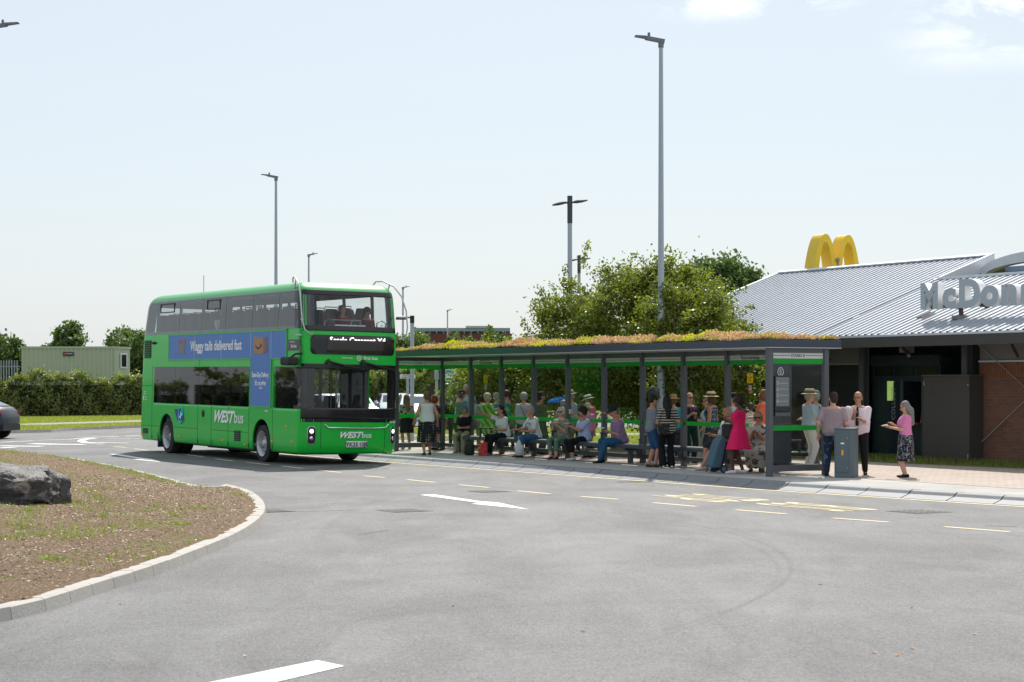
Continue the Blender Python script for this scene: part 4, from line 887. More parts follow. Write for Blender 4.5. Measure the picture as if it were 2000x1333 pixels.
notice(-2.43, 'yellow notice on the glass above the seated woman in the patterned dress', 'small red and white no smoking notice above the woman in the patterned dress')
notice(-13.77, 'yellow notice on the glass towards the bus, above the woman in the green shawl', 'small red and white no smoking notice above the woman in the green shawl')
# ------------------------------------------------------------------ the restaurant
BA = math.atan2(-.871, .4915)
rb = empty('restaurant', 'long low restaurant with ribbed silver roof, brick wall and big grey letters', 'restaurant', (8.0, 46.0, PZ), BA)
def bm_corr():
    m, t, b = newmat('roof_metal'); b.inputs['Base Color'].default_value = (.40,.43,.47,1); b.inputs['Metallic'].default_value = 0; b.inputs['Roughness'].default_value = .55; b.inputs['Specular IOR Level'].default_value = .3
    tcn = t.nodes.new('ShaderNodeTexCoord'); n = t.nodes.new('ShaderNodeTexNoise'); n.inputs['Scale'].default_value = 1.2; n.inputs['Detail'].default_value = 6
    mr = t.nodes.new('ShaderNodeMixRGB'); mr.inputs[1].default_value = (.31,.35,.40,1); mr.inputs[2].default_value = (.40,.43,.47,1)
    t.links.new(tcn.outputs['Object'], n.inputs['Vector']); t.links.new(n.outputs[0], mr.inputs[0]); t.links.new(mr.outputs[0], b.inputs['Base Color']); return m
M_roof = bm_corr(); M_wtrim = mat('white_trim', (.66,.69,.73), .45, .2); M_soff = mat('soffit_dark', (.035,.037,.038), .7); M_greyp = mat('cladding_grey', (.20,.20,.195), .7, var=.08); M_dark = mat('shop_dark', (.018,.020,.022), .5); M_teal = mat('booth_dark_teal', (.018,.028,.036), .45)
EZ = 3.15-PZ; TP = .367
def roofz(w_): return EZ+TP*w_
def corr(name, x0, x1, w0, w1, parent, pitch=.235):
    n = int((x1-x0)/pitch); mb = MB(); r0 = []; r1 = []
    for i in range(n):
        x = x0+(x1-x0)*i/n; d = (x1-x0)/n
        for f_, h in ((0,0),(.40,0),(.48,.031),(.70,.031),(.78,0)):
            r0.append(Vector((x+f_*d, w0, roofz(w0)+h))); r1.append(Vector((x+f_*d, w1, roofz(w1)+h)))
    mb.rings([r0, r1], False, False); return mb.build(name, M_roof, parent, fix=False)
XL, XR = -10.05, 14.0; XG = -1.0        # left gable, far right, gable of the high roof
RW = 6.0
corr('roof', XL, XG, 0, RW, rb); corr('lower_roof', XG+.002, XR, 0, 4.15, rb)
mb = MB(); mb.hexa([(XL-.02,RW,roofz(RW)-.05),(XL-.02,RW*2,EZ-.05),(XG,RW*2,EZ-.05),(XG,RW,roofz(RW)-.05),(XL-.02,RW,roofz(RW)+.02),(XL-.02,RW*2,EZ+.02),(XG,RW*2,EZ+.02),(XG,RW,roofz(RW)+.02)]); mb.build('rear_roof', M_roof, rb)
mb = MB(); mb.hexa([(XL-.05,RW-.07,roofz(RW-.07)+.06),(XG,RW-.07,roofz(RW-.07)+.06),(XG,RW+.2,roofz(RW-.2)+.04),(XL-.05,RW+.2,roofz(RW-.2)+.04),(XL-.05,RW-.07,roofz(RW-.07)+.09),(XG,RW-.07,roofz(RW-.07)+.09),(XG,RW,roofz(RW)+.10),(XL-.05,RW,roofz(RW)+.10)]); mb.build('ridge_cap', M_wtrim, rb)
mb = MB(); mb.box(XG-.02,XR,4.12,4.30,roofz(4.15)+.02,roofz(4.15)+.085); mb.build('ridge_cap', M_wtrim, rb)
def slope(mb, x0, x1, w0, w1, dz0, dz1): mb.hexa([(x0,w0,roofz(w0)+dz0),(x1,w0,roofz(w0)+dz0),(x1,w1,roofz(w1)+dz0),(x0,w1,roofz(w1)+dz0),(x0,w0,roofz(w0)+dz1),(x1,w0,roofz(w0)+dz1),(x1,w1,roofz(w1)+dz1),(x0,w1,roofz(w1)+dz1)])
mb = MB(); slope(mb, XL-.12, XL, -.03, RW+.1, -.12, .07); mb.build('verge', M_wtrim, rb)
mb = MB(); slope(mb, XG, XG+.08, 4.0, RW+.1, -.30, .08); slope(mb, XG, XG+.05, 3.2, RW-.05, -.78, -.32); mb.build('verge', M_wtrim, rb, bevel=.006)
mb = MB(); slope(mb, XG+.055, XG+.075, 4.0, RW-.06, -.325, -.305); mb.build('verge_joint', M_mblack, rb)
mb = MB(); mb.box(XL-.1,XR,-.02,.10,EZ-.055,EZ-.005); mb.build('eaves_flashing', M_wtrim, rb)
mb = MB(); mb.box(XL-.1,XR,-.05,.16,EZ-.30,EZ-.06); mb.build('gutter', mat('gutter_dark', (.05,.05,.045), .6), rb)
mb = MB(); mb.box(XL+.1,XR,.17,1.6,EZ-.22,EZ-.16); mb.build('soffit', M_soff, rb)
# barrel roof behind on the right
mb = MB(); rs = []
for q in range(0, 181, 6):
    cs_, sn = math.cos(R(q)), math.sin(R(q)); rs.append([Vector((1.25-(2.3+a_)*cs_, y_, 4.72+(.55+b_)*sn)) for a_, b_, y_ in ((.0,.0,5.6),(.0,.0,5.85),(-.30,-.27,5.85),(-.30,-.27,5.6))])
mb.rings(rs); mb.build('arched_fascia', M_wtrim, rb, smooth=40)
mb = MB(); mb.box(XG+.1,XR,6.6,6.75,3.2,4.83); mb.build('clerestory_wall', mat('brown_cladding', (.10,.075,.06), .8, var=.15, scale=5), rb)
mb = MB(); mb.box(XG+.1,XR,6.45,6.6,4.83,4.97); mb.build('clerestory_trim', mat('steel_blue', (.28,.36,.48), .5), rb)
# walls
M_brick = paving('brick', (.17,.075,.050), (.22,.10,.065), (.17,.13,.11), .225, .075, 0)
[n for n in M_brick.node_tree.nodes if n.type == 'MAPPING'][0].inputs['Rotation'].default_value = (R(90), 0, 0)
W1 = 1.6; BX = 3.25; BT = 2.34
MB().box(BX,XR,W1,W1+.25,-.2,BT).build('brick_wall', M_brick, rb)
mb = MB()
for i in range(136): x = BX+.01+i*.078; mb.box(x,x+.066,W1-.012,W1,BT-.34,BT-.01)
mb.build('soldier_course', mat('soldier_brick', (.24,.10,.055), .85, var=.35, scale=11), rb)
MB().box(BX,XR,W1-.03,W1+.2,BT+.01,BT+.05).build('sill_band', M_wtrim, rb)
MB().box(BX,XR,W1+.02,W1+.2,BT+.055,EZ).build('wall_cladding', M_greyp, rb); MB().box(XL+.3,-.98,W1+.02,W1+.2,BT+.04,EZ-.17).build('wall_cladding', M_greyp, rb)
MB().box(XL+.3,-.98,W1-.0,W1+.22,BT-.01,BT+.035).build('wall_trim', mat('trim_grey', (.3,.3,.29), .6), rb)
mb = MB(); mb.box(XL+.3,BX,W1+1.3,W1+1.5,-.2,EZ); mb.box(XL+.3,-.98,W1+.06,W1+.18,-.2,BT-.015); mb.box(BX-.25,BX-.01,W1+.03,W1+1.3,-.2,EZ); mb.build('dark_wall', M_dark, rb)
mb = MB(); mb.box(XL+.3,XL+.5,W1+.3,RW*2-.5,-.2,EZ); mb.add([(XL+.3,1,EZ-.1),(XL+.3,11,EZ-.1),(XL+.3,RW,roofz(RW)-.2)], [(0,1,2)]); mb.build('gable_wall', M_brick, rb)
for x in (-.62, 3.08, 9.0):
    mb = MB(); mb.box(x-.09,x+.09,W1-.32,W1-.30,-.1,EZ-.16); mb.box(x-.09,x+.09,W1-.16,W1-.14,-.1,EZ-.16); mb.box(x-.01,x+.01,W1-.30,W1-.16,-.1,EZ-.16); mb.build('steel_column', M_post, rb)
for x in (-1.1, 2.0, 5.6):
    mb = MB(); mb.tube([(x-.9,W1-.2,EZ-.55),(x,.3,EZ-.26)], .035, 6); mb.build('bracket', M_soff, rb)
mb = MB(); mb.box(1.25,1.45,.9,1.2,EZ-.42,EZ-.2); mb.limb((1.4,1.05,EZ-.4),(1.6,.9,EZ-.5),.05,.05); mb.build('security_camera', M_greyp, rb)
mb = MB(); mb.tube([(3.2,W1-.06,EZ-.2),(5.0,W1-.06,1.62),(3.2,W1-.06,.35)], .011, 6); mb.tube([(5.0,W1-.06,1.62),(7.6,W1-.06,EZ-.2)], .011, 6); mb.limb((5.0,W1-.08,1.55),(5.0,W1-.08,1.67),.04,.04); mb.build('tie_rod', M_alu, rb)
# collecting window booth, open at the hatch
O0, O1, OZ0, OZ1 = 1.30, 1.98, .86, 1.90
Y0, Y1 = .95, 2.4
mb = MB(); mb.box(.105,O0,Y0,Y1,-.15,2.50); mb.box(O1,2.63,Y0,Y1,-.15,2.50); mb.box(O0,O1,Y0,Y1,-.15,OZ0); mb.box(O0,O1,Y0,Y1,OZ1,2.50); mb.box(O0,O1,Y1-.1,Y1,OZ0,OZ1); bth = mb.build('collection_booth', M_teal, rb)
bth.location = (-1.03, .95, 0)
def bq(name, x0, x1, z0, z1, m, y0=.93, y1=.95): return MB().box(x0,x1,y0,y1,z0,z1).build(name, m, bth)
bq('fascia_band', .05, 2.68, 2.30, 2.56, mat('booth_band', (.022,.034,.044), .4), .88)
for x0, x1 in ((.22,.90),(.97,1.68),(1.75,2.55)): bq('upper_pane', x0, x1, 2.05, 2.28, mat('dark_pane', (.02,.021,.024), .12), .935)
bq('wall_panel', .22, 1.10, .90, 1.88, mat('booth_panel', (.020,.032,.042), .3), .935); bq('base_panel', .22, 1.10, .02, .80, mat('booth_panel', (.020,.032,.042)), .935)
bq('window_frame', 1.22, 1.30, .02, 1.95, mat('frame_teal', (.06,.09,.10), .4), .92); bq('window_frame', 1.98, 2.05, .02, 1.95, mat('frame_teal', (.06,.09,.10)), .92); bq('window_glass', 2.06, 2.55, .86, 1.88, mat('dark_pane', (.02,.021,.024)), .94); bq('counter', 1.30, 1.98, .84, .88, mat('counter_red', (.35,.05,.08), .5), .80, .94)
bq('back_wall', 1.31, 1.60, .87, 1.89, mat('opening_wall', (.30,.25,.21), .7), Y1-.14, Y1-.11)
bq('light_panel', .72, .93, 1.42, 1.91, mat('panel_lime', (.28,.42,.08), .5, emit=((.5,.75,.2), .35)), .915)
text('COLLECT', .19, mat('letter_grey', (.36,.38,.40), .5), bth, (1.02, .918, .93), (0,0,1), (-1,0,0), .004, .006, align='LEFT', sx=1.02)
# letters on the roof
M_let = mat('letter_face', (.40,.46,.50), .6, var=.04); M_lets = mat('letter_side', (.78,.78,.78), .55)
lb = (3.78-PZ)
def letter(ch, xc, sz, sx):
    cu = bpy.data.curves.new('t', 'FONT'); cu.body = ch; cu.size = sz; cu.extrude = .10; cu.offset = .046; cu.align_x = 'CENTER'; cu.resolution_u = 5
    o = bpy.data.objects.new('t', cu); C.objects.link(o); bpy.context.view_layer.update(); me = evalmesh(o); bpy.data.objects.remove(o); bpy.data.curves.remove(cu)
    me.transform(Matrix(((sx,0,0,xc),(0,0,-1,.85),(0,1,0,lb),(0,0,0,1)))); me.materials.clear(); me.materials.append(M_lets); me.materials.append(M_let)
    me.update()
    for p_ in me.polygons: p_.material_index = 1 if p_.normal.y < -.9 else 0
    me.name = 'roof_letter'; ob = bpy.data.objects.new('roof_letter', me); C.objects.link(ob); ob.parent = rb
def WX(px_):    # distance along the building of a column of the letter row (w = .85)
    x0 = 8+.871*.85; y0 = 46+.4915*.85; k = (px_-1000)/F; return (x0-k*y0)/(k*-.871-.4915)*1.0
for ch, pxc, sz, sx in (("M",1821,.80,1.0),("c",1860,.84,1.15),("D",1899,.84,1.12),("o",1939,.86,1.15),("n",1977,.86,1.15),("a",2014,.86,1.1),("l",2043,.84,1.1),("d",2072,.84,1.1),("s",2117,.86,1.1)):
    letter(ch, WX(pxc), sz, sx)
mb = MB(); xs0, xs1 = WX(1800), WX(2130); mb.box(xs0+.2,xs1,.92,.99,lb-.02,lb+.05); mb.tube([(WX(1870),.95,lb),(WX(1872),.95,roofz(.95)-.02)], .055, 8); mb.tube([(WX(1870)+.02,.95,lb+.1),(WX(1880),1.7,roofz(1.7))], .03, 6); mb.tube([(WX(2060),.95,lb),(WX(2060),.95,roofz(.95)-.02)], .055, 8)
mb.build('sign_support', mat('rusty_steel', (.10,.07,.06), .7, .3, var=.3, scale=12), rb)
mb = MB(); mb.box(WX(1870)-.14,WX(1870)+.14,.80,1.10,roofz(.95)-.02,roofz(.95)+.07); mb.build('support_base', M_greyp, rb)
for px_, py_ in ((1806,617),(1815,618)):
    mb = MB(); x_ = WX(px_)-.1; mb.hexa([(x_-.3,.95,roofz(.95)+.05),(x_-.24,.95,roofz(.95)+.05),(x_-.24,1.35,roofz(1.35)+.05),(x_-.3,1.35,roofz(1.35)+.05),(x_-.3,.95,roofz(.95)+.07),(x_-.24,.95,roofz(.95)+.07),(x_-.24,1.35,roofz(1.35)+.07),(x_-.3,1.35,roofz(1.35)+.07)]); mb.build('roof_bracket', M_mblack, rb)
# yellow double arch on the ridge
M_arch = mat('arch_yellow', (.72,.48,.012), .38, var=.12, scale=3)
ax_ = empty('roof_arch_sign', 'big yellow double arch standing on the ridge of the silver roof', 'roof sign', (0,0,0))
xr = -8.72; ax_.parent = None
ac = Vector((8.0,46.0,0))+Vector((.4915,-.871,0))*xr+Vector((.871,.4915,0))*(RW+.95); ax_.location = (ac.x, ac.y, PZ+roofz(RW)-.24); ax_.rotation_euler = (0,0,BA)
mb = MB(); W_ = .50; Hh = 1.40
def archprof(yc):
    o_ = []; i_ = []
    for q in range(-12, 13):
        u = math.copysign(abs(q/12)**.8, q); o_.append((yc+W_*u, Hh*(1-abs(u)**2.3))); i_.append((yc+(W_-.20)*u, (Hh-.24)*(1-abs(u)**2.5)))
    return o_, i_
for yc in (-.44, .44):
    o_, i_ = archprof(yc); o_[0] = (o_[0][0], -.3); o_[-1] = (o_[-1][0], -.3); i_[0] = (i_[0][0], -.3); i_[-1] = (i_[-1][0], -.3)
    d0, d1 = (-.24, .24) if yc < 0 else (-.238, .238)
    mb.rings([[Vector((d1, a[0], a[1])), Vector((d1, b[0], b[1])), Vector((d0, b[0], b[1])), Vector((d0, a[0], a[1]))] for a, b in zip(o_, i_)])
mb.build('arch_pair', M_arch, ax_, smooth=35)
mb = MB(); mb.ell((.26,0,.62),(.06,.07,.08)); mb.tube([(.27,0,.6),(.27,.06,.35),(.27,.16,.12)], .012, 5); mb.build('junction_box', M_greyp, ax_)
mb = MB(); mb.box(-.28,.28,-1.0,1.0,-.32,-.02); mb.build('plinth', M_wtrim, ax_)
# little white roof vent
g = P(1478, 655, 47.5); vt = empty('roof_vent', 'small white bottle shaped vent on the low edge of the silver roof', 'roof vent', (g.x, g.y, 3.1))
mb = MB(); mb.rings([[Vector((r_*math.cos(t_), r_*math.sin(t_), z_)) for t_ in [2*math.pi*k_/14 for k_ in range(14)]] for z_, r_ in ((0,.10),(.06,.13),(.13,.12),(.2,.05),(.36,.045),(.38,.055),(.42,.05))]); mb.build('cowl', mat('vent_white', (.8,.8,.8), .4), vt, smooth=50)
# store box
c0_ = G(1893,904.5,PZ); uu = Vector((-.4915,.871,0)); vv = Vector((.871,.4915,0))
sb = empty('storage_cabinet', 'tall dark brown metal storage box standing in front of the brick wall', 'storage box', (c0_.x, c0_.y, PZ), BA)
MB().box(-1.58,0,0,.55,0,2.02).build('case', mat('storage_brown', (.075,.068,.062), .5, var=.10), sb, bevel=.008)
MB().box(-1.61,.03,-.03,.58,2.022,2.06).build('lid', mat('storage_lid', (.10,.095,.09), .5), sb)
mb = MB(); mb.box(-1.55,-1.53,-.012,0,1.8,1.9); mb.box(-.05,-.03,-.012,0,1.8,1.84); mb.box(-.05,-.03,-.012,0,.1,.2); mb.build('hinge', M_alu, sb)
# long grass at the wall foot
n_ = 16000; xx = RNG.uniform(-6, 6, n_); ww = W1-.05-RNG.beta(1.2, 3.0, n_)*1.0; k = RNG.uniform(0,1,n_) < .75+.25*np.sin(xx*3)
pp = np.array([8.0,46.0])[None]+xx[:,None]*np.array([.4915,-.871])+ww[:,None]*np.array([.871,.4915])
blades('grass', np.stack([pp[:,0],pp[:,1],np.full(n_,PZ)],1)[k], .11, .008, gm2)
gs = [Vector((8,46,0))+Vector((.4915,-.871,0))*x+Vector((.871,.4915,0))*y for x, y in ((-10,.8),(8,.75),(8,1.65),(-10,1.65))]
sheet('grass_strip', [(q.x,q.y) for q in gs], PZ+.003, M_grass)

# ------------------------------------------------------------------ street furniture
M_lamp = mat('lamp_column_grey', (.36,.41,.47), .45, .35, var=.05); M_head = mat('lamp_head_grey', (.15,.17,.19), .5, .2)
def lamp(label, px_, D, ytop, hd=-1, r0=.095, r1=.05, scale=1.0, z0=PZ, darkcol=False):
    X = (px_-1000)/F*D; zt = HC+(HY-ytop)/F*D-z0; root = empty('street_lamp', label, 'street lamp', (X, D, z0), 0, 'street lamps')
    mb = MB(); mb.tube([(0,0,-.1),(0,0,1.4),(0,0,1.42),(0,0,zt*.5),(0,0,zt-.12)], [r0*1.1,r0*1.1,r0,(r0+r1)/2,r1], 14); mb.build('column', M_lamp, root, smooth=60)
    mb = MB(); s = scale; mb.cyl((0,0,zt-.22),(0,0,zt-.05), r1*1.4, 10)
    mb.hexa([(hd*.08*-1,-.06,zt-.12),(hd*.08*-1,.06,zt-.12),(hd*.40*s,.09,zt-.02),(hd*.40*s,-.09,zt-.02),(hd*.1*-1,-.05,zt-.02),(hd*.1*-1,.05,zt-.02),(hd*.36*s,.08,zt+.06),(hd*.36*s,-.08,zt+.06)])
    mb.hexa([(hd*.36*s,-.10,zt),(hd*.36*s,.10,zt),(hd*.66*s,.08,zt+.05),(hd*.66*s,-.08,zt+.05),(hd*.36*s,-.10,zt+.06),(hd*.36*s,.10,zt+.06),(hd*.64*s,.08,zt+.08),(hd*.64*s,-.08,zt+.08)])
    hd_ = mb.build('lamp_head', M_head, root)
    MB().cyl((hd*.30*s,0,zt+.05),(hd*.30*s,0,zt+.15), .035, 8).build('photocell', M_head, hd_)
    return root
lamp('tall pale grey street lamp rising behind the middle of the shelter', 1291, 46.5, 76, -1)
lamp('grey street lamp rising behind the middle of the bus roof, head to the left', 539, 83, 344, -1, .10, .055, 1)
lamp('thin street lamp above the bus roof nearer its front, head to the right', 603, 134, 497, 1, .10, .06, 1)
lamp('far street lamp just right of the bus, head to the right', 787, 178, 561, 1, .13, .08, 1)
lamp('far small street lamp above the red building, head to the right', 874, 237, 606, 1, .12, .08, 1)
lamp('street lamp whose head alone shows at the top left edge of the photo', -22, 50, 50, 1, .09, .05, 1.25)
def twin(label, px_, D, ytop, yb=0):
    X = (px_-1000)/F*D; zt = HC+(HY-ytop)/F*D-PZ; root = empty('twin_lamp', label, 'street lamp', (X, D, PZ), 0, 'twin headed car park lamps')
    MB().tube([(0,0,-.1),(0,0,zt-.9),(0,0,zt-.88)], [.085,.075,.075], 12).build('column', M_lamp, root, smooth=60)
    MB().cyl((0,0,zt-.88),(0,0,zt), .085, 12).build('post_cap', M_dgrey, root)
    for sg, dz in ((-1,-.30),(1,-.10)):
        mb = MB(); mb.tube([(0,0,zt-.2),(sg*.14,0,zt-.2+dz*.1)], .03, 6); mb.loft([(Vector((sg*(.12+.45*k_), 0, zt-.2+(.06*k_ if sg > 0 else -.10*k_)+.0)), Vector((0,1,0)), Vector((0,0,1)), wd_, th_) for k_, wd_, th_ in ((0,.05,.04),(.25,.14,.055),(.6,.15,.05),(.9,.08,.03),(1.02,.02,.01))], 10)
        mb.build('lamp_head', M_dgrey, root, smooth=50)
twin('dark twin headed lamp above the left birch tree', 1113, 60, 383); twin('far twin headed lamp half hidden in the left birch tree', 1131, 92, 499)
# camera column at the far end of the shelter
X = (805-1000)/F*60; cc = empty('camera_post', 'grey post with black cap and long black arm beside the bus', 'camera post', (X, 60, PZ)); zt = HC+(HY-617)/F*60-PZ
MB().tube([(0,0,0),(0,0,zt-.22)], .065, 10).build('column', M_lamp, cc, smooth=60); MB().cyl((0,0,zt-.24),(0,0,zt), .072, 12).build('post_cap', M_mblack, cc)
mb = MB(); mb.box(-.5,0,-.02,.02,zt-.08,zt-.04); mb.box(-.52,-.20,-.08,.08,zt-.13,zt-.06); mb.build('arm', M_mblack, cc)
# aerial
X = (398-1000)/F*150; am = empty('antenna_mast', 'thin bare mast rising behind the rear of the bus roof', 'mast', (X,150,.1)); MB().tube([(0,0,0),(0,0,HC+(HY-538)/F*150-.1)], [.06,.03], 6).build('mast', M_lamp, am)
# electrical cabinet
cb = G(1629.5,933,PZ); cg = empty('roadside_cabinet', 'grey electrical cabinet with orange label at the near end of the shelter', 'electrical cabinet', (cb.x, cb.y, PZ), R(-22))
M_cab = mat('cabinet_grey', (.115,.15,.165), .5, .1, var=.05)
MB().box(0,.40,0,.38,0,.955).build('case', M_cab, cg, bevel=.006); MB().box(-.01,.41,-.015,.39,.957,.975).build('lid', M_cab, cg)
dr = MB().box(.035,.29,-.014,-.001,.10,.90).build('door', mat('cabinet_door', (.10,.135,.155), .45, .1), cg, bevel=.004)
mb = MB(); 
for z_ in (.2,.78): mb.ell((.265,-.016,z_),(.010,.006,.012), nu=8, nv=5)
mb.build('lock', M_alu, dr); MB().box(.145,.185,-.019,-.015,.44,.55).build('hazard_label', mat('label_orange', (.75,.38,.01), .5), dr); MB().box(.13,.20,-.019,-.015,.66,.69).build('data_label', M_wtxt, dr)
# dome topped post near the lamp
q = P(1277, 766, 44.5); bp_ = empty('dome_post', 'dark dome topped post beside the tall lamp behind the shelter', 'post', (q.x, 44.5, PZ))
mb = MB(); mb.tube([(0,0,0),(0,0,1.5)], .05, 8); mb.build('pole', M_post, bp_); mb = MB(); mb.rings([[Vector((r_*math.cos(t_), r_*math.sin(t_), z_)) for t_ in [2*math.pi*k_/18 for k_ in range(18)]] for z_, r_ in ((1.46,.10),(1.5,.135),(1.66,.14),(1.72,.12),(1.77,.08),(1.79,.03))]); mb.build('dome', mat('dome_grey', (.05,.055,.05), .5), bp_, smooth=60)
# direction signs and information boards behind the far end of the shelter
def board(name, label, px0, px1, y0, y1, D, m, lines=(), posts=1):
    a = P(px0, y1, D); b = P(px1, y0, D); cx = (a.x+b.x)/2; root = empty(name, label, 'sign', (cx, D, PZ)); hw = (b.x-a.x)/2
    MB().box(-hw,hw,-.02,.02,a.z-PZ,b.z-PZ).build('panel', m, root, bevel=.004)
    for s_ in ([0] if posts == 1 else [-hw*.7, hw*.7]): MB().tube([(s_,.05,0),(s_,.05,b.z-PZ-.03)], .045, 8).build('post', M_lamp, root)
    for tx, zf, sz, c_, al in lines: text(tx, sz, c_, root, ((-hw+.04 if al == 'LEFT' else 0), -.024, a.z-PZ+(b.z-a.z)*zf), (1,0,0), (0,0,1), .001, .01, align=al)
    return root, hw, a.z-PZ, b.z-PZ
M_sgn = mat('sign_pale', (.66,.68,.70), .5)
r_, hw, z0, z1 = board('direction_sign', 'small white direction sign behind the far end panel beside the bus', 781, 811, 732, 740, 66, M_sgn, [('St Georges', .58, .07, M_mblack, 'CENTER'), ('Health Centre', .12, .07, M_mblack, 'CENTER')])
r_, hw, z0, z1 = board('information_board', 'pale information board with blue and green panels left of the first tree', 870, 893, 722, 745, 62, M_sgn, [('Worle', .45, .09, M_mblack, 'CENTER')], 1)
MB().box(-hw+.02,hw*.3,-.027,-.021,z0+(z1-z0)*.72,z1-.02).build('blue_panel', mat('sign_blue', (.02,.25,.6), .5), r_); MB().box(-hw+.02,hw*.5,-.027,-.021,z0+.03,z0+(z1-z0)*.25).build('green_panel', mat('sign_green', (.03,.2,.05), .5), r_)
board('road_sign_back', 'plain grey back of a road sign behind the far end panel', 848, 857, 724, 742, 64, mat('sign_back', (.30,.33,.36), .5, .3))
# fence and low cabin beyond
a = P(836, 757, 74); fe = empty('timber_fence', 'dark brown close boarded fence behind the far end of the shelter', 'fence', (a.x, 74, PZ))
mb = MB()
for i in range(30): mb.box(i*.14, i*.14+.13, -.01+.004*(i % 2), .01, 0, 1.68+.01*(i % 3))
mb.build('boards', mat('fence_brown', (.05,.04,.035), .85, var=.3, scale=8), fe)
for i in (0, 2, 4): MB().box(i*1.02, i*1.02+.1, -.08, -.02, 0, 1.75).build('fence_post', mat('fence_brown', (.05,.04,.035)), fe)
# ------------------------------------------------------------------ container office, far building
M_cont = mat('container_green', (.36,.42,.30), .6, var=.05)
a = P(42, 677, 122); b = P(225, 677, 122); cnt = empty('container_office', 'pale green steel container office with one end window above the hedge', 'container', (b.x, 122, 1.7), 0)
Lc = b.x-a.x; Hc_ = HC+(HY-677)/F*122-1.7
mb = MB(); prof = []
n_ = int(Lc/.28)
top_ = []; bot = []
for i in range(n_):
    for f_, d_ in ((0,0),(.35,0),(.5,.04),(.85,.04)): bot.append(Vector((-Lc+(i+f_)*Lc/n_, d_, .15))); top_.append(Vector((-Lc+(i+f_)*Lc/n_, d_, Hc_-.12)))
mb.rings([bot, top_], False, False); mb.build('side_wall', M_cont, cnt, fix=False)
e1 = Vector((.55, 2.3, 0)); mb = MB(); bot = []; top_ = []
for i in range(9):
    for f_, d_ in ((0,0),(.35,0),(.5,.04),(.85,.04)): q = e1*((i+f_)/9); bot.append(Vector((q.x-d_, q.y, .15))); top_.append(Vector((q.x-d_, q.y, Hc_-.12)))
mb.rings([bot, top_], False, False); mb.build('end_wall', mat('container_green_pale', (.36,.42,.31), .6), cnt, fix=False)
mb = MB(); mb.box(-Lc-.05,.0,-.03,.08,Hc_-.14,Hc_); mb.box(-Lc-.05,0,-.03,.08,0,.15); mb.box(-.06,.02,-.035,.09,0,Hc_); mb.prism([(0,-.02,Hc_-.14),(e1.x,e1.y,Hc_-.14),(e1.x,e1.y,Hc_),(0,-.02,Hc_)], (.03,-.015,0)); mb.add([(-Lc,0,Hc_-.02),(0,0,Hc_-.02),(e1.x,e1.y,Hc_-.02),(-Lc+e1.x,e1.y,Hc_-.02)], [(0,1,2,3)]); mb.build('frame', M_cont, cnt)
q0, q1 = e1*.30, e1*.72; mb = MB(); mb.prism([(q0.x,q0.y,1.25),(q1.x,q1.y,1.25),(q1.x,q1.y,2.25),(q0.x,q0.y,2.25)], (.06,-.03,0)); wf_ = mb.build('window', M_wtrim, cnt)
q0, q1 = e1*.36, e1*.66; mb = MB(); mb.prism([(q0.x+.06,q0.y-.03,1.35),(q1.x+.06,q1.y-.03,1.35),(q1.x+.06,q1.y-.03,2.15),(q0.x+.06,q0.y-.03,2.15)], (.01,-.005,0)); mb.build('pane', mat('dark_pane', (.02,.021,.024)), wf_)
mb = MB(); mb.box(-3.4,-2.7,-.06,-.035,Hc_-.62,Hc_-.36); sg2 = mb.build('name_board', mat('board_black', (.03,.03,.035), .5), cnt); text('Portakabin', .10, M_wtxt, sg2, (-2.98,-.065,Hc_-.50), (1,0,0), (0,0,1), .001, .01); MB().ell((-3.28,-.062,Hc_-.49),(.07,.004,.08), nu=10, nv=6).build('emblem', mat('sign_red', (.6,.03,.02)), sg2)
sheet('earth_bank', [(-45,113),(-15,113),(-5,140),(-60,140)], 1.70, M_grass, thick=1.7)
a = P(-5, 706, 118); fe2 = empty('palisade_fence', 'grey steel palisade fence at the left edge above the hedge', 'fence', (a.x-1, 118, 1.7)); mb = MB()
for i in range(14): mb.box(i*.17, i*.17+.07, 0, .01, 0, 1.72)
mb.box(0,2.4,.01,.04,.3,.36); mb.box(0,2.4,.01,.04,1.3,1.36); mb.build('pales', mat('galvanised', (.3,.33,.36), .5, .5), fe2)
a = P(812, 668, 300); b = P(1000, 640, 300); fb_ = empty('far_building', 'distant dark red building with a pale rooftop deck and flat canopy', 'building', (a.x, 300, 0)); Wf = b.x-a.x; zr = HC+(HY-652)/F*300; z2 = HC+(HY-641)/F*300; z3 = HC+(HY-637)/F*300
MB().box(0,Wf,0,20,0,zr).build('wall', mat('dark_red_cladding', (.13,.028,.026), .7), fb_); MB().box(-.3,Wf*.98,-.3,20,z2-.55,z2).build('roof', mat('far_roof', (.22,.27,.32), .5), fb_); MB().box(Wf*.52,Wf*.80,-.5,12,z2+.001,z3).build('canopy', mat('far_roof_pale', (.38,.43,.45), .5), fb_)
mb = MB()
for i in range(14): mb.box(Wf*i/14,Wf*i/14+.12,-.2,-.05,zr,z2-.5)
mb.box(0,Wf*.97,2,2.2,zr+.001,z2-.56); mb.build('parapet_rail', mat('rail_pale', (.35,.4,.45), .5), fb_)
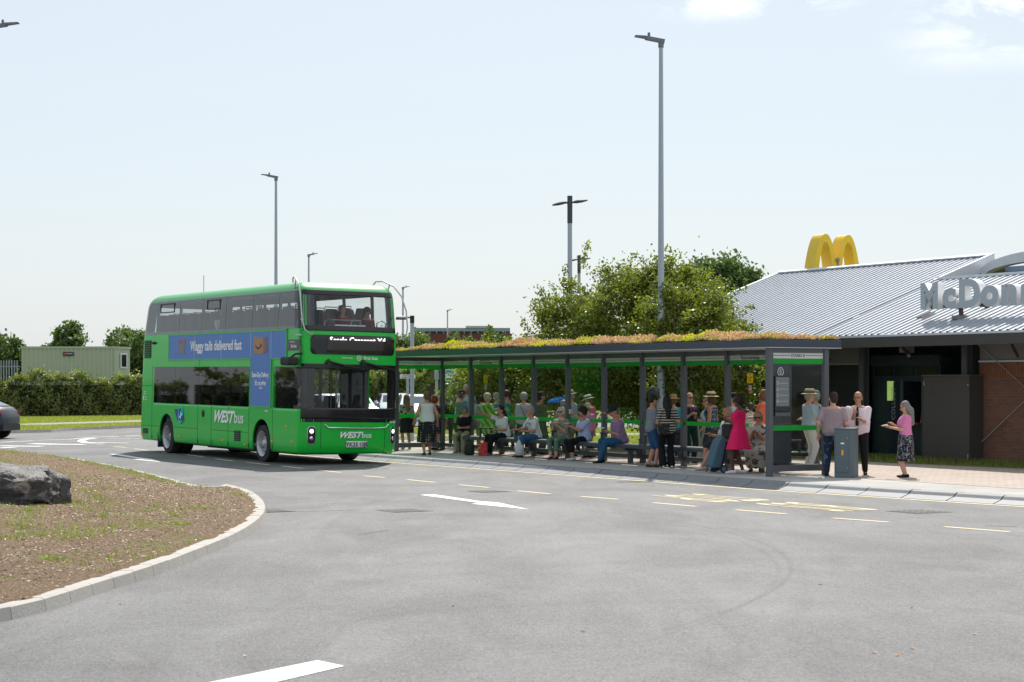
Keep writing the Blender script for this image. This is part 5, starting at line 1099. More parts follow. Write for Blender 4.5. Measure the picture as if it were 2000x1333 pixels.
# ------------------------------------------------------------------ cars
G_car = glass('car_glass', (.10,.12,.13), 1.4, .02)
def car(label, loc, rz, paint, suv=False, silver=False):
    root = empty('parked_car' if not suv else 'passing_car', label, 'car', loc, rz)
    Lh = 2.25; W_ = .9; H1 = 1.02 if suv else .92; H2 = 1.64 if suv else 1.48
    if suv: side = [(-2.2,.38),(-2.28,.62),(-2.27,.80),(-2.20,1.0),(-2.10,1.10),(-1.9,1.17),(-1.2,1.45),(-.5,1.62),(.3,1.64),(.7,1.58),(1.4,1.12),(2.1,1.0),(2.28,.8),(2.3,.5),(2.2,.30)]
    else: side = [(-2.05,.30),(-2.1,.6),(-2.05,.95),(-1.9,1.0),(-1.5,1.38),(-.9,1.48),(.1,1.48),(.5,1.42),(1.15,.98),(1.85,.88),(2.1,.7),(2.12,.4),(2.0,.25)]
    wheels = (-1.62 if suv else -1.36, 1.38); body_ = []
    low = []
    for wx in sorted(wheels, reverse=True):
        low += [(wx+.40,.28)]+[(wx+.39*math.cos(R(q)), .33+.39*math.sin(R(q))) for q in range(0,181,20)]+[(wx-.40,.28)]
    poly = side+low
    n = len(side); rs = []
    def hw(z): return W_*(1-.10*max(0, z-.95)/.6-.02*max(0,.5-z)) if z < .98 else W_*(.93-.42*(z-.98)/.9)
    for y_ in (-1,-.93,0,.93,1):
        rs.append([Vector((x*(1 if abs(y_) < .95 else .985), y_*hw(z), z if abs(y_) < .95 else .3+(z-.3)*.985)) for x, z in poly])
    mb = MB(); mb.rings(rs, True, True); body = mb.build('body', paint, root, smooth=38)
    # side glass, screens
    if suv: gl = [(-1.55,1.14),(-1.05,1.44),(-.45,1.56),(.3,1.57),(.62,1.51),(1.12,1.13)]
    else: gl = [(-1.60,1.02),(-1.35,1.32),(-.85,1.41),(.05,1.41),(.42,1.34),(.88,1.0)]
    for sg in (-1,1):
        mb = MB(); mb.prism([(x, sg*(hw(z)+.002), z) for x, z in gl], (0, sg*.008, 0)); mb.build('side_window', G_car if suv else M_black, root)
        mb = MB(); mb.box(-.32,-.27,sg*(hw(1.2)-.01),sg*(hw(1.2)+.016),1.06,1.42 if not suv else 1.52); mb.build('window_pillar', M_mblack, root)
        mb = MB(); mb.ell((.85, sg*.98, 1.06),(.08,.11,.07)); mb.build('wing_mirror', paint, root, smooth=True)
    fx = [(.56,1.38),(1.08,1.0)] if not suv else [(.78,1.50),(1.34,1.15)]
    mb = MB(); (x0,z0),(x1,z1) = fx; mb.hexa([(x1+.03,-.70,z1+.0),(x1+.03,.70,z1),(x1,.70,z1-.03),(x1,-.7,z1-.03),(x0+.03,-.60,z0+.02),(x0+.03,.60,z0+.02),(x0,.6,z0-.02),(x0,-.6,z0-.02)]); mb.build('windscreen', mat('car_screen', (.10,.13,.16), .08, spec=1), root)
    rx = [(-1.82,1.05),(-1.5,1.36)] if not suv else [(-1.93,1.18),(-1.22,1.46)]
    mb = MB(); (x0,z0),(x1,z1) = rx; mb.hexa([(x0-.03,-.68,z0),(x0-.03,.68,z0),(x0,.68,z0-.03),(x0,-.68,z0-.03),(x1-.03,-.58,z1+.02),(x1-.03,.58,z1+.02),(x1,.58,z1-.01),(x1,-.58,z1-.01)]); mb.build('rear_window', mat('car_screen', (.10,.13,.16)), root)
    for sg in (-1,1):
        mb = MB(); mb.prism([(-2.275,sg*.90,.88),(-2.05,sg*.925,1.0),(-1.98,sg*.925,1.05),(-2.18,sg*.88,1.04)] if suv else [(-2.09,sg*.86,.70),(-1.98,sg*.89,.72),(-1.93,sg*.88,.93),(-2.05,sg*.86,.93)], (-.01, sg*.02, 0)); mb.build('tail_lamp', M_red, root)
        mb = MB(); mb.ell((2.08 if not suv else 2.2, sg*.66, .68 if not suv else .85),(.10,.18,.075)); mb.build('headlamp', mat('lamp_clear', (.7,.72,.75), .1), root, smooth=True)
    if suv:
        mb = MB()
        for sg in (-1,1):
            for wx in wheels: mb.tube([(wx+.41*math.cos(R(q)), sg*.905, .33+.41*math.sin(R(q))) for q in range(0,181,15)], .035, 6)
            mb.box(-1.0,1.0,sg*.88,sg*.915,.25,.34)
        mb.box(-2.29,-2.05,-.85,.85,.30,.52); mb.build('lower_trim', M_mblack, root, smooth=50)
        mb = MB(); mb.tube([(-1.62,-.905,1.12),(-1.45,-.905,1.13),(1.15,-.905,1.10)], .012, 6); mb.build('chrome_strip', M_chrome, root)
    for wx in wheels:
        for sg in (-1,1):
            w_ = bpy.data.objects.new('wheel', None); C.objects.link(w_); w_.parent = root; w_.location = (wx, sg*.80, .345)
            for nm, me in CW: o = bpy.data.objects.new(nm, me); C.objects.link(o); o.parent = w_; o.rotation_euler = (0,0,0 if sg < 0 else math.pi)
    return root
mb = MB(); mb.rings([[Vector((r_*math.cos(t_), y_, r_*math.sin(t_))) for t_ in [2*math.pi*k_/28 for k_ in range(28)]] for y_, r_ in ((.10,.24),(.10,.33),(.06,.345),(-.06,.345),(-.10,.33),(-.10,.26),(-.04,.25))]); ty = mb.mesh('tyre'); ty.materials.append(M_tyre); ty.shade_smooth(); ty.set_sharp_from_angle(angle=R(35))
mb = MB(); mb.cyl((0,-.105,0),(0,-.06,0),.05,10)
for k_ in range(10):
    t_ = 2*math.pi*k_/10; mb.hexa([(.04*math.cos(t_+.4),-.10,.04*math.sin(t_+.4)),(.04*math.cos(t_-.4),-.10,.04*math.sin(t_-.4)),(.25*math.cos(t_-.06),-.09,.25*math.sin(t_-.06)),(.25*math.cos(t_+.06),-.09,.25*math.sin(t_+.06)),(.04*math.cos(t_+.4),-.07,.04*math.sin(t_+.4)),(.04*math.cos(t_-.4),-.07,.04*math.sin(t_-.4)),(.25*math.cos(t_-.06),-.07,.25*math.sin(t_-.06)),(.25*math.cos(t_+.06),-.07,.25*math.sin(t_+.06))])
mb.tube([(.255*math.cos(R(q)), -.09, .255*math.sin(R(q))) for q in range(0,361,15)], .012, 5); ri = mb.mesh('rim'); ri.materials.append(mat('rim_dark', (.05,.05,.055), .35, .6))
CW = [('tyre', ty), ('rim', ri)]
g = G(10, 858); car('dark blue grey coupe style suv leaving at the left edge of the photo', (-18.15-.02+.0, 66.4, 0), R(180-5), mat('paint_bluegrey', (.012,.020,.034), .42, .0, var=.03, coat=.0), True).location = ((6-1000)/F*66.5-2.02, 66.9, 0)
MSil = mat('paint_silver', (.45,.47,.50), .3, .5, coat=1); MWh = mat('paint_white', (.70,.72,.75), .3, coat=1)
for px_, D, rz, m_, lb_ in ((811, 85, -80, MWh, 'white car parked behind the far end panel of the shelter'), (688, 84, -75, MSil, 'silver car seen through the bus windscreen'), (640, 90, -80, MSil, 'silver car seen through the bus windscreen beside the driver'), (770, 92, -80, MWh, 'pale car parked behind the front corner of the bus')):
    car(lb_, ((px_-1000)/F*D, D, PZ-.13), R(rz), m_)
# ------------------------------------------------------------------ vegetation
M_bark = mat('birch_bark', (.42,.40,.36), .8, var=.35, scale=7, bump=.5); M_bark2 = mat('dark_bark', (.10,.08,.06), .9, var=.3, scale=6)
LB = leafmat('birch_leaf', [(.038,.070,.012),(.095,.140,.020),(.23,.25,.045)], .48, .42)
LD = leafmat('oak_leaf', [(.035,.075,.022),(.07,.125,.035),(.12,.18,.055)], .35, .55)
LH = leafmat('hedge_leaf', [(.035,.060,.014),(.10,.14,.03),(.30,.33,.13)], .4, .4)
LO = leafmat('olive_leaf', [(.08,.12,.06),(.13,.18,.09),(.22,.27,.15)], .3, .5)
LY = leafmat('willow_leaf', [(.12,.17,.03),(.20,.25,.05),(.30,.33,.09)], .4, .5)
def unit(n): a = RNG.normal(size=(n,3)); return a/np.linalg.norm(a, axis=1)[:,None]
def tree(label, loc, ells, nclump, per, size, lm, bark, trunk_h, trunk_r=.12, twigs=0, droop=0.3, name='tree', group=None, csize=.45, kind='birch', stems=1):
    root = empty(name, label, 'tree', loc, 0, group); ells = np.array(ells, float)
    vol = ells[:,3]*ells[:,4]*ells[:,5]; pick = RNG.choice(len(ells), nclump, p=vol/vol.sum()); d = unit(nclump); rr = RNG.uniform(.25, 1, nclump)**.45
    cen = ells[pick,:3]+d*rr[:,None]*ells[pick,3:]
    fin = 1.75 if name == 'birch_tree' else 1.0; size = size*(.76 if fin > 1 else 1); per = per*fin
    sz = csize*1.12*RNG.uniform(.45, 1.2, nclump); cnt = np.maximum(8, per*RNG.uniform(.3, 1.3, nclump)).astype(int)
    ci = np.repeat(np.arange(nclump), cnt); N = len(ci)
    pts = cen[ci]+RNG.normal(size=(N,3))*sz[ci,None]*np.array([.55,.55,.45]); pts[:,2] -= np.abs(RNG.normal(size=N))*droop*sz[ci]
    mb = MB()
    if twigs:
        tp = []
        for i in range(twigs):
            e = ells[RNG.choice(len(ells), p=vol/vol.sum())]; d_ = unit(1)[0]; d_[2] = abs(d_[2])*1.1+.05 if RNG.uniform() < .75 else -abs(d_[2])*.4; d_ /= np.linalg.norm(d_)
            s = e[:3]+d_*e[3:]*.85; L2_ = RNG.uniform(.35, 1.05); dr = d_*.8+np.array([RNG.normal()*.3, RNG.normal()*.3, .35]); dr /= np.linalg.norm(dr); m_ = int(L2_*70); k = np.linspace(0, 1, m_)
            line = s+dr*k[:,None]*L2_+np.array([0,0,-.35])*(k[:,None]**2)*L2_; tp.append(line+RNG.normal(size=(m_,3))*.06)
            mb.tube([tuple(s), tuple(line[m_//2]), tuple(line[-1])], [.010,.006,.003], 4)
        pts = np.concatenate([pts]+tp)
    leaves('foliage', pts, size, lm, root, aspect=.62)
    # trunk and limbs
    base = Vector((0,0,-.1)); topc = Vector(ells[np.argmax(ells[:,2]),:3])
    for st in range(stems):
        off = Vector((random.uniform(-.3,.3), random.uniform(-.2,.2), 0)) if stems > 1 else Vector((0,0,0)); b_ = base+off*.6
        p1 = Vector((topc.x*.15+off.x, topc.y*.15+off.y, trunk_h)); p2 = Vector((topc.x*.7+off.x*2, topc.y*.7+off.y*2, (trunk_h+topc.z)/2)); p3 = topc+off
        mb.tube([b_, b_.lerp(p1,.3), p1, p2, p3], [trunk_r*1.25, trunk_r, trunk_r*.85, trunk_r*.5, trunk_r*.15], 9)
        for i in range(16):
            c_ = Vector(cen[RNG.integers(nclump)]); k_ = min(.95, max(.15, (c_.z-trunk_h)/(topc.z-trunk_h+.01)*.6)); s = p1.lerp(p3, k_)
            mb.tube([s, s.lerp(c_, .5)+Vector((0,0,.12)), c_], [trunk_r*.32, trunk_r*.2, .008], 5)
    mb.build('trunk', bark, root, smooth=60, fix=False)
    return root
def at(px_, D, z=PZ): return ((px_-1000)/F*D, D, z)
tree('loose crowned birch tree left of the tall lamp, with the twin lamp behind it', at(1108, 52.5), [(.0,0,3.4,.95,1.0,1.4),(-.75,0,2.3,.85,1.0,1.15),(.3,0,4.6,.42,.5,.8),(.5,.2,2.6,.8,1,1.2)], 90, 120, .062, LB, M_bark, 1.5, .10, 55, .5, group='birch trees behind the shelter', csize=.36, name='birch_tree')
tree('widest birch tree directly behind the tall pale lamp', at(1268, 50.8), [(0,0,3.3,2.15,1.5,1.75),(.35,0,4.5,1.1,1,1.0),(-1.35,0,2.5,.9,1.1,1.2),(1.3,0,3.3,1.2,1.1,1.5),(-.1,.1,4.2,.7,.8,.8)], 290, 190, .060, LB, M_bark, 1.4, .11, 80, .5, group='birch trees behind the shelter', csize=.40, name='birch_tree', stems=2)
tree('drooping birch tree nearest the silver roof with white trunks', at(1372, 46.8), [(.1,0,2.9,1.25,1.1,1.35),(-.6,0,3.3,.95,.9,1.1),(.95,-.1,2.3,.55,.6,.8),(0,0,2.0,1.3,1.1,.6)], 120, 165, .060, LB, M_bark, 1.3, .09, 45, .9, group='birch trees behind the shelter', csize=.36, name='birch_tree', stems=3)
tree('low birch shrub at the left end of the row, beside the red building', at(985, 54), [(0,0,2.0,1.3,1,.85),(-.8,0,1.8,.7,.7,.55),(.9,0,2.2,.8,.8,.8)], 70, 160, .062, LB, M_bark, .7, .05, 40, .4, group='birch trees behind the shelter', csize=.36, name='birch_tree')
tree('lower leafy birch filling behind the shelter middle', at(1190, 53.5), [(0,0,2.3,1.9,1.0,1.25),(1.7,.2,2.2,1.5,1,1.3),(-1.4,0,2.2,1.2,1,.95)], 170, 170, .060, LB, M_bark, .6, .06, 10, .5, group='birch trees behind the shelter', csize=.42, name='birch_tree', stems=2)
tree('dark dense tree rising behind the left end of the silver roof', at(1415, 88), [(0,0,5.6,2.2,2,2.2),(1.3,0,5.2,1.3,1.3,1.5),(-1.2,0,6.2,1.3,1.3,1.6),(-.2,0,7.1,.9,.9,.8),(.9,0,6.6,.8,.8,.7)], 150, 260, .10, LD, M_bark2, 2.5, .2, 0, .2, name='broadleaf_tree', csize=.55)
def rtree(label, px_, D, ytop, wpx, lm=LD, zb_=0, n=110, sz=.20, group='rounded trees on the horizon'):
    wm = wpx/F*D/2; H = HC+(HY-ytop)/F*D; h2 = (H)*.5
    e = [(0,0,H-h2*.85,wm*.85,wm*.8,h2*.85)]+[(RNG.uniform(-.6,.6)*wm, RNG.uniform(-.4,.4)*wm, H-h2*RNG.uniform(.4,1.3), wm*.45, wm*.45, h2*.4) for _ in range(6)]
    return tree(label, at(px_, D, zb_), e, n, 190, sz, lm, M_bark2, H*.3, .22, 0, .1, name='broadleaf_tree', group=group, csize=wm*.24)
rtree('dark round tree at the far left edge behind the container', 12, 190, 657, 95); rtree('pale green round tree rising behind the middle of the container', 135, 180, 638, 100); rtree('round tree between the container and the rear of the bus', 258, 170, 643, 115)
rtree('lower round tree further left of the container roof', -30, 200, 668, 60)
rtree('grey green round tree between the bus and the red building', 822, 190, 649, 72, LO); rtree('dark tree partly hidden by the front edge of the bus', 782, 200, 655, 60, LD); rtree('low grey green bush in front of the red building', 886, 180, 667, 62, LO, n=60)
rtree('small yellow green bush in front of the red building', 905, 150, 662, 30, LY, n=40, sz=.14)
def hedge(label, pts, wd, h, n, size, lm, name='hedge', cat='hedge', z0=.1, amp=.25):
    root = empty(name, label, cat, (pts[0][0], pts[0][1], z0)); d = [0]
    P_ = np.array(pts, float)
    seg = np.linalg.norm(np.diff(P_, axis=0), axis=1); cum = np.concatenate([[0], np.cumsum(seg)]); s = RNG.uniform(0, cum[-1], n); i = np.clip(np.searchsorted(cum, s)-1, 0, len(seg)-1); k = (s-cum[i])/seg[i]
    base = P_[i]+(P_[i+1]-P_[i])*k[:,None]; t_ = (P_[i+1]-P_[i])/seg[i][:,None]; nrm = np.stack([-t_[:,1], t_[:,0]], 1)
    hh = h*(1+amp*.35*np.sin(s*.9)+amp*.3*np.sin(s*2.3+1)+amp*.25*np.sin(s*5.1)); u = RNG.uniform(0, 1, n); f = RNG.uniform(0,1,n)
    front = f < .6; z = np.where(front, hh*u, hh*(1+RNG.normal(size=n)*.035+.0)); off = np.where(front, -wd/2*(1-.35*u**3)+np.abs(RNG.normal(size=n))*.22, RNG.uniform(-.5,.5,n)*wd*.75)
    bump_ = .16*np.sin(s*3.1+z*2.3)+.12*np.sin(s*7.3-z*5); off = off-bump_*front; sp = (RNG.uniform(0,1,n) < .05)&~front; z = z+sp*RNG.uniform(0,.45,n)
    pp = base-nrm*0+nrm*(-off[:,None])*-1
    V_ = np.stack([pp[:,0]-pts[0][0], pp[:,1]-pts[0][1], z], 1); leaves('foliage', V_, size, lm, root, aspect=.6)
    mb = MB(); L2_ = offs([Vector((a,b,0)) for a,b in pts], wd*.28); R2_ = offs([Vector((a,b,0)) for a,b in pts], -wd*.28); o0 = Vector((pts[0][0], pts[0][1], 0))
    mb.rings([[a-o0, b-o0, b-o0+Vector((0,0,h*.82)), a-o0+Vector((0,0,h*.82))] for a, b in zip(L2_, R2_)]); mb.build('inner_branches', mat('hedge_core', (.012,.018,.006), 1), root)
    return root
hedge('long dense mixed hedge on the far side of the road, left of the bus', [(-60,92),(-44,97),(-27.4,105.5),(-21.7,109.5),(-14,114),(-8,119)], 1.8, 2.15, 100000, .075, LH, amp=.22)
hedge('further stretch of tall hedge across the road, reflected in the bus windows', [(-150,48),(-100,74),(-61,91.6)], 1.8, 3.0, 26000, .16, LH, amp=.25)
hedge('bright yellow green bushes beyond the cars behind the far end of the shelter', [(-12,104),(-7,103),(-3,103),(0,104)], 3, 2.6, 26000, .10, LY, 'bush_row', 'bushes', amp=.3)
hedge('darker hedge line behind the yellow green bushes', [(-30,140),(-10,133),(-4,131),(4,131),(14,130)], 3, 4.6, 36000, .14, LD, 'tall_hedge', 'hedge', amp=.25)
hedge('dense green planting low behind the birch trees', [(4.3,57.2),(5.5,56.3),(6.8,55.3)], 1.6, 1.5, 9000, .07, LB, 'shrub_row', 'shrubs', amp=.3)
# ------------------------------------------------------------------ people
def remesh(mb, vox, name, m, parent, smooth_it=3, disp=None):
    me = mb.mesh('tmp'); o = bpy.data.objects.new('tmp', me); C.objects.link(o)
    r = o.modifiers.new('r', 'REMESH'); r.mode = 'VOXEL'; r.voxel_size = vox
    s = o.modifiers.new('s', 'SMOOTH'); s.iterations = smooth_it; s.factor = .5
    bpy.context.view_layer.update(); e = evalmesh(o); bpy.data.objects.remove(o); bpy.data.meshes.remove(me)
    e.name = name; e.materials.clear(); e.materials.append(m); e.shade_smooth()
    ob = bpy.data.objects.new(name, e); C.objects.link(ob); ob.parent = parent; return ob
def skin(n):
    return {'pale': mat('skin_pale', (.60,.33,.24), .55, var=.06, scale=5, spec=.35), 'tan': mat('skin_tan', (.46,.235,.15), .55, var=.06, scale=5, spec=.35), 'brown': mat('skin_brown', (.12,.052,.032), .5, var=.06, scale=5, spec=.4)}[n]
def hairm(h): return mat('hair_'+h, hexc(h), .6, var=.35, scale=22, bump=1, bscale=45, spec=.4)
def ik(a, b, l1, l2, hint):
    a = Vector(a); b = Vector(b); d = b-a; L_ = min(d.length, (l1+l2)*.995); d = d.normalized(); x = (l1*l1-l2*l2+L_*L_)/(2*L_); h = math.sqrt(max(0, l1*l1-x*x)); hv = Vector(hint); hv = hv-d*hv.dot(d)
    hv = hv.normalized() if hv.length > 1e-4 else d.orthogonal().normalized()
    return a+d*x+hv*h, a+d*L_
def person(label, px_, ytop, D, face, pose='stand', sk='pale', hair=('short','4a3526'), hat=None, specs=None, top=('cffffff','short'), bot=('trousers','202024'), shoes='222222', H=None, lh=None, rh=None, lean=0, yaw=0, pitch=0, build=1.0, belly=0, fem=False, feet=None, z0=PZ, vox=.013, group=None, items=(), loc=None, hipz=None, bag=None):
    hatadd = .05 if hat else 0
    if loc is None: loc = ((px_-1000)/F*D, D, z0)
    if H is None and pose != 'sit': H = HC-z0-(ytop-HY)*loc[1]/F-hatadd
    if H is None: H = 1.66
    s = H/1.70
    root = empty('person', label, 'person', loc, R(face), group); root.scale = (s, s, s)
    B = MB(); sit = pose == 'sit'
    hz = (.50+ .02)/s if sit else .90
    if hipz: hz = hipz
    l_ = R(lean); up = Vector((0, math.sin(l_), math.cos(l_))); fw = Vector((0, math.cos(l_), -math.sin(l_))); sd_ = Vector((1,0,0))
    hip = Vector((0, 0, hz)); w = build; bw = 1.06 if fem else 1.0
    T = lambda h, f=0: hip+up*h+fw*f
    sw = (.165 if fem else .185)*(.6+.4*w)
    def torso(mb, inf, h0=-.07, h1=.50):
        pr = [(-.09,.135*bw,.10,0),(-.02,.172*bw,.125,-.01),(.08,.165*bw,.12,0),(.18,.140+.02*(w>1.05),.108,.005),(.30,.155,.115,.01),(.40,.172,.112,.0),(.455,.155,.092,-.01),(.50,.085,.07,-.015)]
        if not fem: pr = [(a, b*(.96 if a < .1 else 1.05), c, d) for a, b, c, d in pr]
        sp = []
        for a, b, c, d in pr:
            if a < h0-1e-6 or a > h1+1e-6: continue
            bel = belly*math.exp(-((a-.12)/.14)**2); bust = (.03 if fem else 0)*math.exp(-((a-.32)/.08)**2)
            sp.append((T(a, d+bel*.6+bust*.7), sd_, fw, (b*w+inf+bel*.5), (c*(.5+.5*w)+inf+bel*.6+bust)))
        mb.loft(sp, 18)
    torso(B, 0); neck = T(.50, -.012); B.limb(T(.44,-.01), T(.56,.005), .06*(.5+.5*w), .054)
    HM = (Euler((R(pitch)-l_*.5, 0, R(yaw)), 'XYZ').to_matrix())*1.09; hc = T(.50)+Vector((0, math.sin(l_)*.12+.015, .158))
    def hp(v): return hc+HM@Vector(v)
    B.limb(T(.50,-.005), hp((0,-.01,-.06)), .052, .05)
    # head: skull, jaw, nose, ears
    B.ell(hp((0,-.008,.028)), (.074,.092,.092), HM); B.ell(hp((0,.018,-.035)), (.058,.068,.075), HM); B.ell(hp((0,.045,-.085)), (.030,.030,.026), HM); B.ell(hp((0,.092,-.012)), (.013,.022,.026), HM, 8, 6)
    for sg in (-1,1): B.ell(hp((sg*.077,-.005,-.01)), (.013,.02,.032), HM, 8, 6)
    # arms
    arms = []
    for sg, tgt in ((-1, lh), (1, rh)):
        sh_ = T(.425, -.01)+sd_*sg*sw
        if tgt is None: tgt = (sg*(sw+.09), .05, .80) if not sit else (sg*.12, .36, hz+.15)
        tg = Vector(tgt)
        hint = (sg*.30, -.8, -.5)
        el, wr = ik(sh_, tg, .285, .25, hint); arms.append((sg, sh_, el, wr))
        B.limb(sh_, el, .050*(.4+.6*w), .041*(.5+.5*w)); B.limb(el, wr, .041*(.5+.5*w), .027)
        hd = (wr-el).normalized(); B.limb(wr, wr+hd*.055, .030, .032, 8)
    legs = []
    fz = .07
    for sg in (-1,1):
        hj = hip+sd_*sg*.088*bw*(.5+.5*w)+Vector((0,0,-.02))
        if feet: fx_, fy_ = feet[0 if sg < 0 else 1]
        else: fx_, fy_ = (sg*.10, 0.0) if not sit else (sg*.13, .44)
        ank = Vector((fx_, fy_, fz)); kn, ank2 = ik(hj, ank, .435, .41, (sg*.06, 1, .15) if not sit else (sg*.12,.9,.8)); ank2 = ank2 if (ank-ank2).length > .02 else ank; legs.append((sg, hj, kn, ank2))
        B.limb(hj, kn, .080*(.3+.7*w), .054*(.5+.5*w)); B.limb(kn, kn.lerp(ank2,.35), .054*(.5+.5*w), .056*(.5+.5*w)); B.limb(kn.lerp(ank2,.35), ank2, .055*(.5+.5*w), .034)
        B.limb(ank2+Vector((0,-.02,-.03)), ank2+Vector((sg*.02,.13,-.045)), .032, .026)
    bo = remesh(B, vox, 'body', skin(sk), root)
    # fingers joined to the palms
    Fm = MB()
    for sg, sh_, el, wr in arms:
        hd = (wr-el).normalized(); sv = hd.cross(Vector((0,0,1))); sv = sv.normalized() if sv.length > .1 else Vector((0,1,0)); nv = hd.cross(sv)
        curl = -nv if nv.z > 0 else nv
        for i, (o_, ln) in enumerate(((-.027,.060),(-.009,.070),(.009,.066),(.026,.052))):
            k0 = wr+hd*.075+sv*o_; k1 = k0+hd*ln*.5+curl*.008; k2 = k1+hd*ln*.4+curl*.022; Fm.tube([k0-hd*.02, k0, k1, k2], [.0095,.0095,.0085,.006], 6)
        k0 = wr+hd*.02+sv*-.032*sg; Fm.tube([k0, k0+hd*.03+sv*-.022*sg, k0+hd*.055+sv*-.026*sg], [.012,.011,.008], 6)
    bm = bmesh.new(); bm.from_mesh(bo.data); tmp = Fm.mesh('f'); bm.from_mesh(tmp); bm.to_mesh(bo.data); bm.free(); bpy.data.meshes.remove(tmp); bo.data.shade_smooth()
    # face details
    E_ = MB()
    for sg in (-1,1): E_.ell(hp((sg*.029,.079,.012)), (.011,.007,.007), HM, 8, 6)
    E_.build('eyes', mat('eye_dark', (.03,.02,.018), .3), root, smooth=True)
    E_ = MB(); E_.ell(hp((0,.083,-.050)), (.022,.008,.006), HM, 8, 6); E_.build('mouth', mat('lips_'+sk, (.30,.10,.09) if sk != 'brown' else (.12,.04,.04), .5), root, smooth=True)
    hs, hcl = hair; hb = MB(); hm = hairm(hcl)
    if hs != 'bald':
        hb.ell(hp((0,-.020,.040)), (.084,.094,.090), HM); hb.ell(hp((0,-.045,-.005)), (.076,.068,.085), HM)
        if hs == 'bob': hb.ell(hp((0,-.045,-.03)), (.092,.075,.11), HM); [hb.ell(hp((sg*.072,.0,-.03)), (.026,.055,.085), HM) for sg in (-1,1)]
        if hs == 'full': hb.ell(hp((0,-.02,.05)), (.10,.108,.098), HM); [hb.ell(hp((sg*.07,-.01,.0)), (.03,.05,.06), HM) for sg in (-1,1)]
        if hs == 'long': hb.ell(hp((0,-.05,-.06)), (.095,.07,.15), HM); hb.limb(hp((0,-.07,-.1)), T(.30,-.135), .085, .06); [hb.limb(hp((sg*.07,-.02,.0)), hp((sg*.075,-.04,-.15)), .028, .033) for sg in (-1,1)]
        if hs == 'tail': hb.limb(hp((0,-.09,.02)), hp((0,-.14,-.05)), .035, .045); hb.limb(hp((0,-.14,-.05)), T(.33,-.15), .045, .02)
    else:
        hb.ell(hp((0,-.045,-.012)), (.080,.062,.045), HM)
        for sg in (-1,1): hb.ell(hp((sg*.062,-.022,-.005)), (.022,.05,.035), HM)
    ho = remesh(hb, .013, 'hair', hm, root, 1)
    if hat:
        hk, hcl_, band = hat; m = pattern('straw_'+hcl_, hexc(hcl_), tuple(x*.75 for x in hexc(hcl_)), 'spots', 60, .5) if hk in ('straw','bucket') else cloth(hcl_)
        hb = MB()
        def hring(r_, z_, y_=0): return [hp((r_*1.0*math.cos(t_), y_+r_*1.15*math.sin(t_), z_)) for t_ in [2*math.pi*k_/22 for k_ in range(22)]]
        if hk == 'straw': hb.rings([hring(.165,.045), hring(.105,.062), hring(.095,.07), hring(.086,.135), hring(.06,.155), hring(.02,.150)])
        if hk == 'bucket': hb.rings([hring(.135,.015), hring(.098,.065), hring(.09,.08), hring(.075,.14), hring(.03,.15)])
        if hk == 'cap':
            hb.rings([hring(.090,.035), hring(.092,.065), hring(.082,.11), hring(.05,.138), hring(.01,.145)])
            hb.loft([(hp((0,.07+.10*k_, .052-.012*k_)), HM@Vector((1,0,0)), HM@Vector((0,0,1)), .07*math.sqrt(1-k_**2*.8), .008) for k_ in (0,.4,.7,.95,1.0)], 12)
        ht = hb.build('hat', m, root, smooth=40)
        if band: b2 = MB(); b2.rings([hring(.0975,.068), hring(.0925,.098)], False); q = b2.build('hat_band', cloth(band), ht, smooth=60, fix=False); mo = q.modifiers.new('s','SOLIDIFY'); mo.thickness = .004; mo.offset = 1
    if specs:
        g_ = MB()
        if specs == 'sun' or specs == 'head':
            zz_, yy_ = (.012,.094) if specs == 'sun' else (.105,.055)
            for sg in (-1,1): g_.ell(hp((sg*.031,yy_,zz_)), (.026,.007,.019), HM, 12, 6); g_.tube([hp((sg*.055,yy_-.004,zz_+.008)), hp((sg*.079,.0,zz_+.008))], .004, 4)
            g_.tube([hp((-.03,yy_+.002,zz_+.006)), hp((.03,yy_+.002,zz_+.006))], .004, 4)
        else:
            for sg in (-1,1):
                g_.tube([hp((sg*.031+.024*math.cos(R(q)), .094, .010+.018*math.sin(R(q)))) for q in range(0,361,40)], .003, 4); g_.tube([hp((sg*.055,.092,.016)), hp((sg*.079,.0,.014))], .003, 4)
            g_.tube([hp((-.01,.096,.012)), hp((.01,.096,.012))], .003, 4)
        g_.build('sunglasses' if specs != 'clear' else 'glasses', M_black, root)
    # garments
    tm_ = top[0] if not isinstance(top[0], str) else cloth(top[0]); G_ = MB(); dress = bot[0] == 'dress'
    torso(G_, .016, -.10 if not dress else -.02, .46); 
    if top[1] == 'none': [G_.limb(T(.40,-.005)+sd_*sg*sw*.45, T(.46,-.01)+sd_*sg*sw*.42, .06, .05) for sg in (-1,1)]
    else:
        for sg, sh_, el, wr in arms:
            G_.limb(T(.41,-.01)+sd_*sg*sw*.5, sh_, .066, .060*(.3+.7*w))
            if top[1] == 'short': G_.limb(sh_, sh_.lerp(el, .70), .060*(.35+.65*w), .060*(.35+.65*w))
            elif top[1] == 'cap': G_.limb(sh_, sh_.lerp(el, .3), .062*(.3+.7*w), .060)
            elif top[1] == 'roll': G_.limb(sh_, el, .064*(.3+.7*w), .066); G_.limb(el, el.lerp(wr, .22), .066, .056)
            else: G_.limb(sh_, el, .062*(.3+.7*w), .056); G_.limb(el, wr, .056, .040)
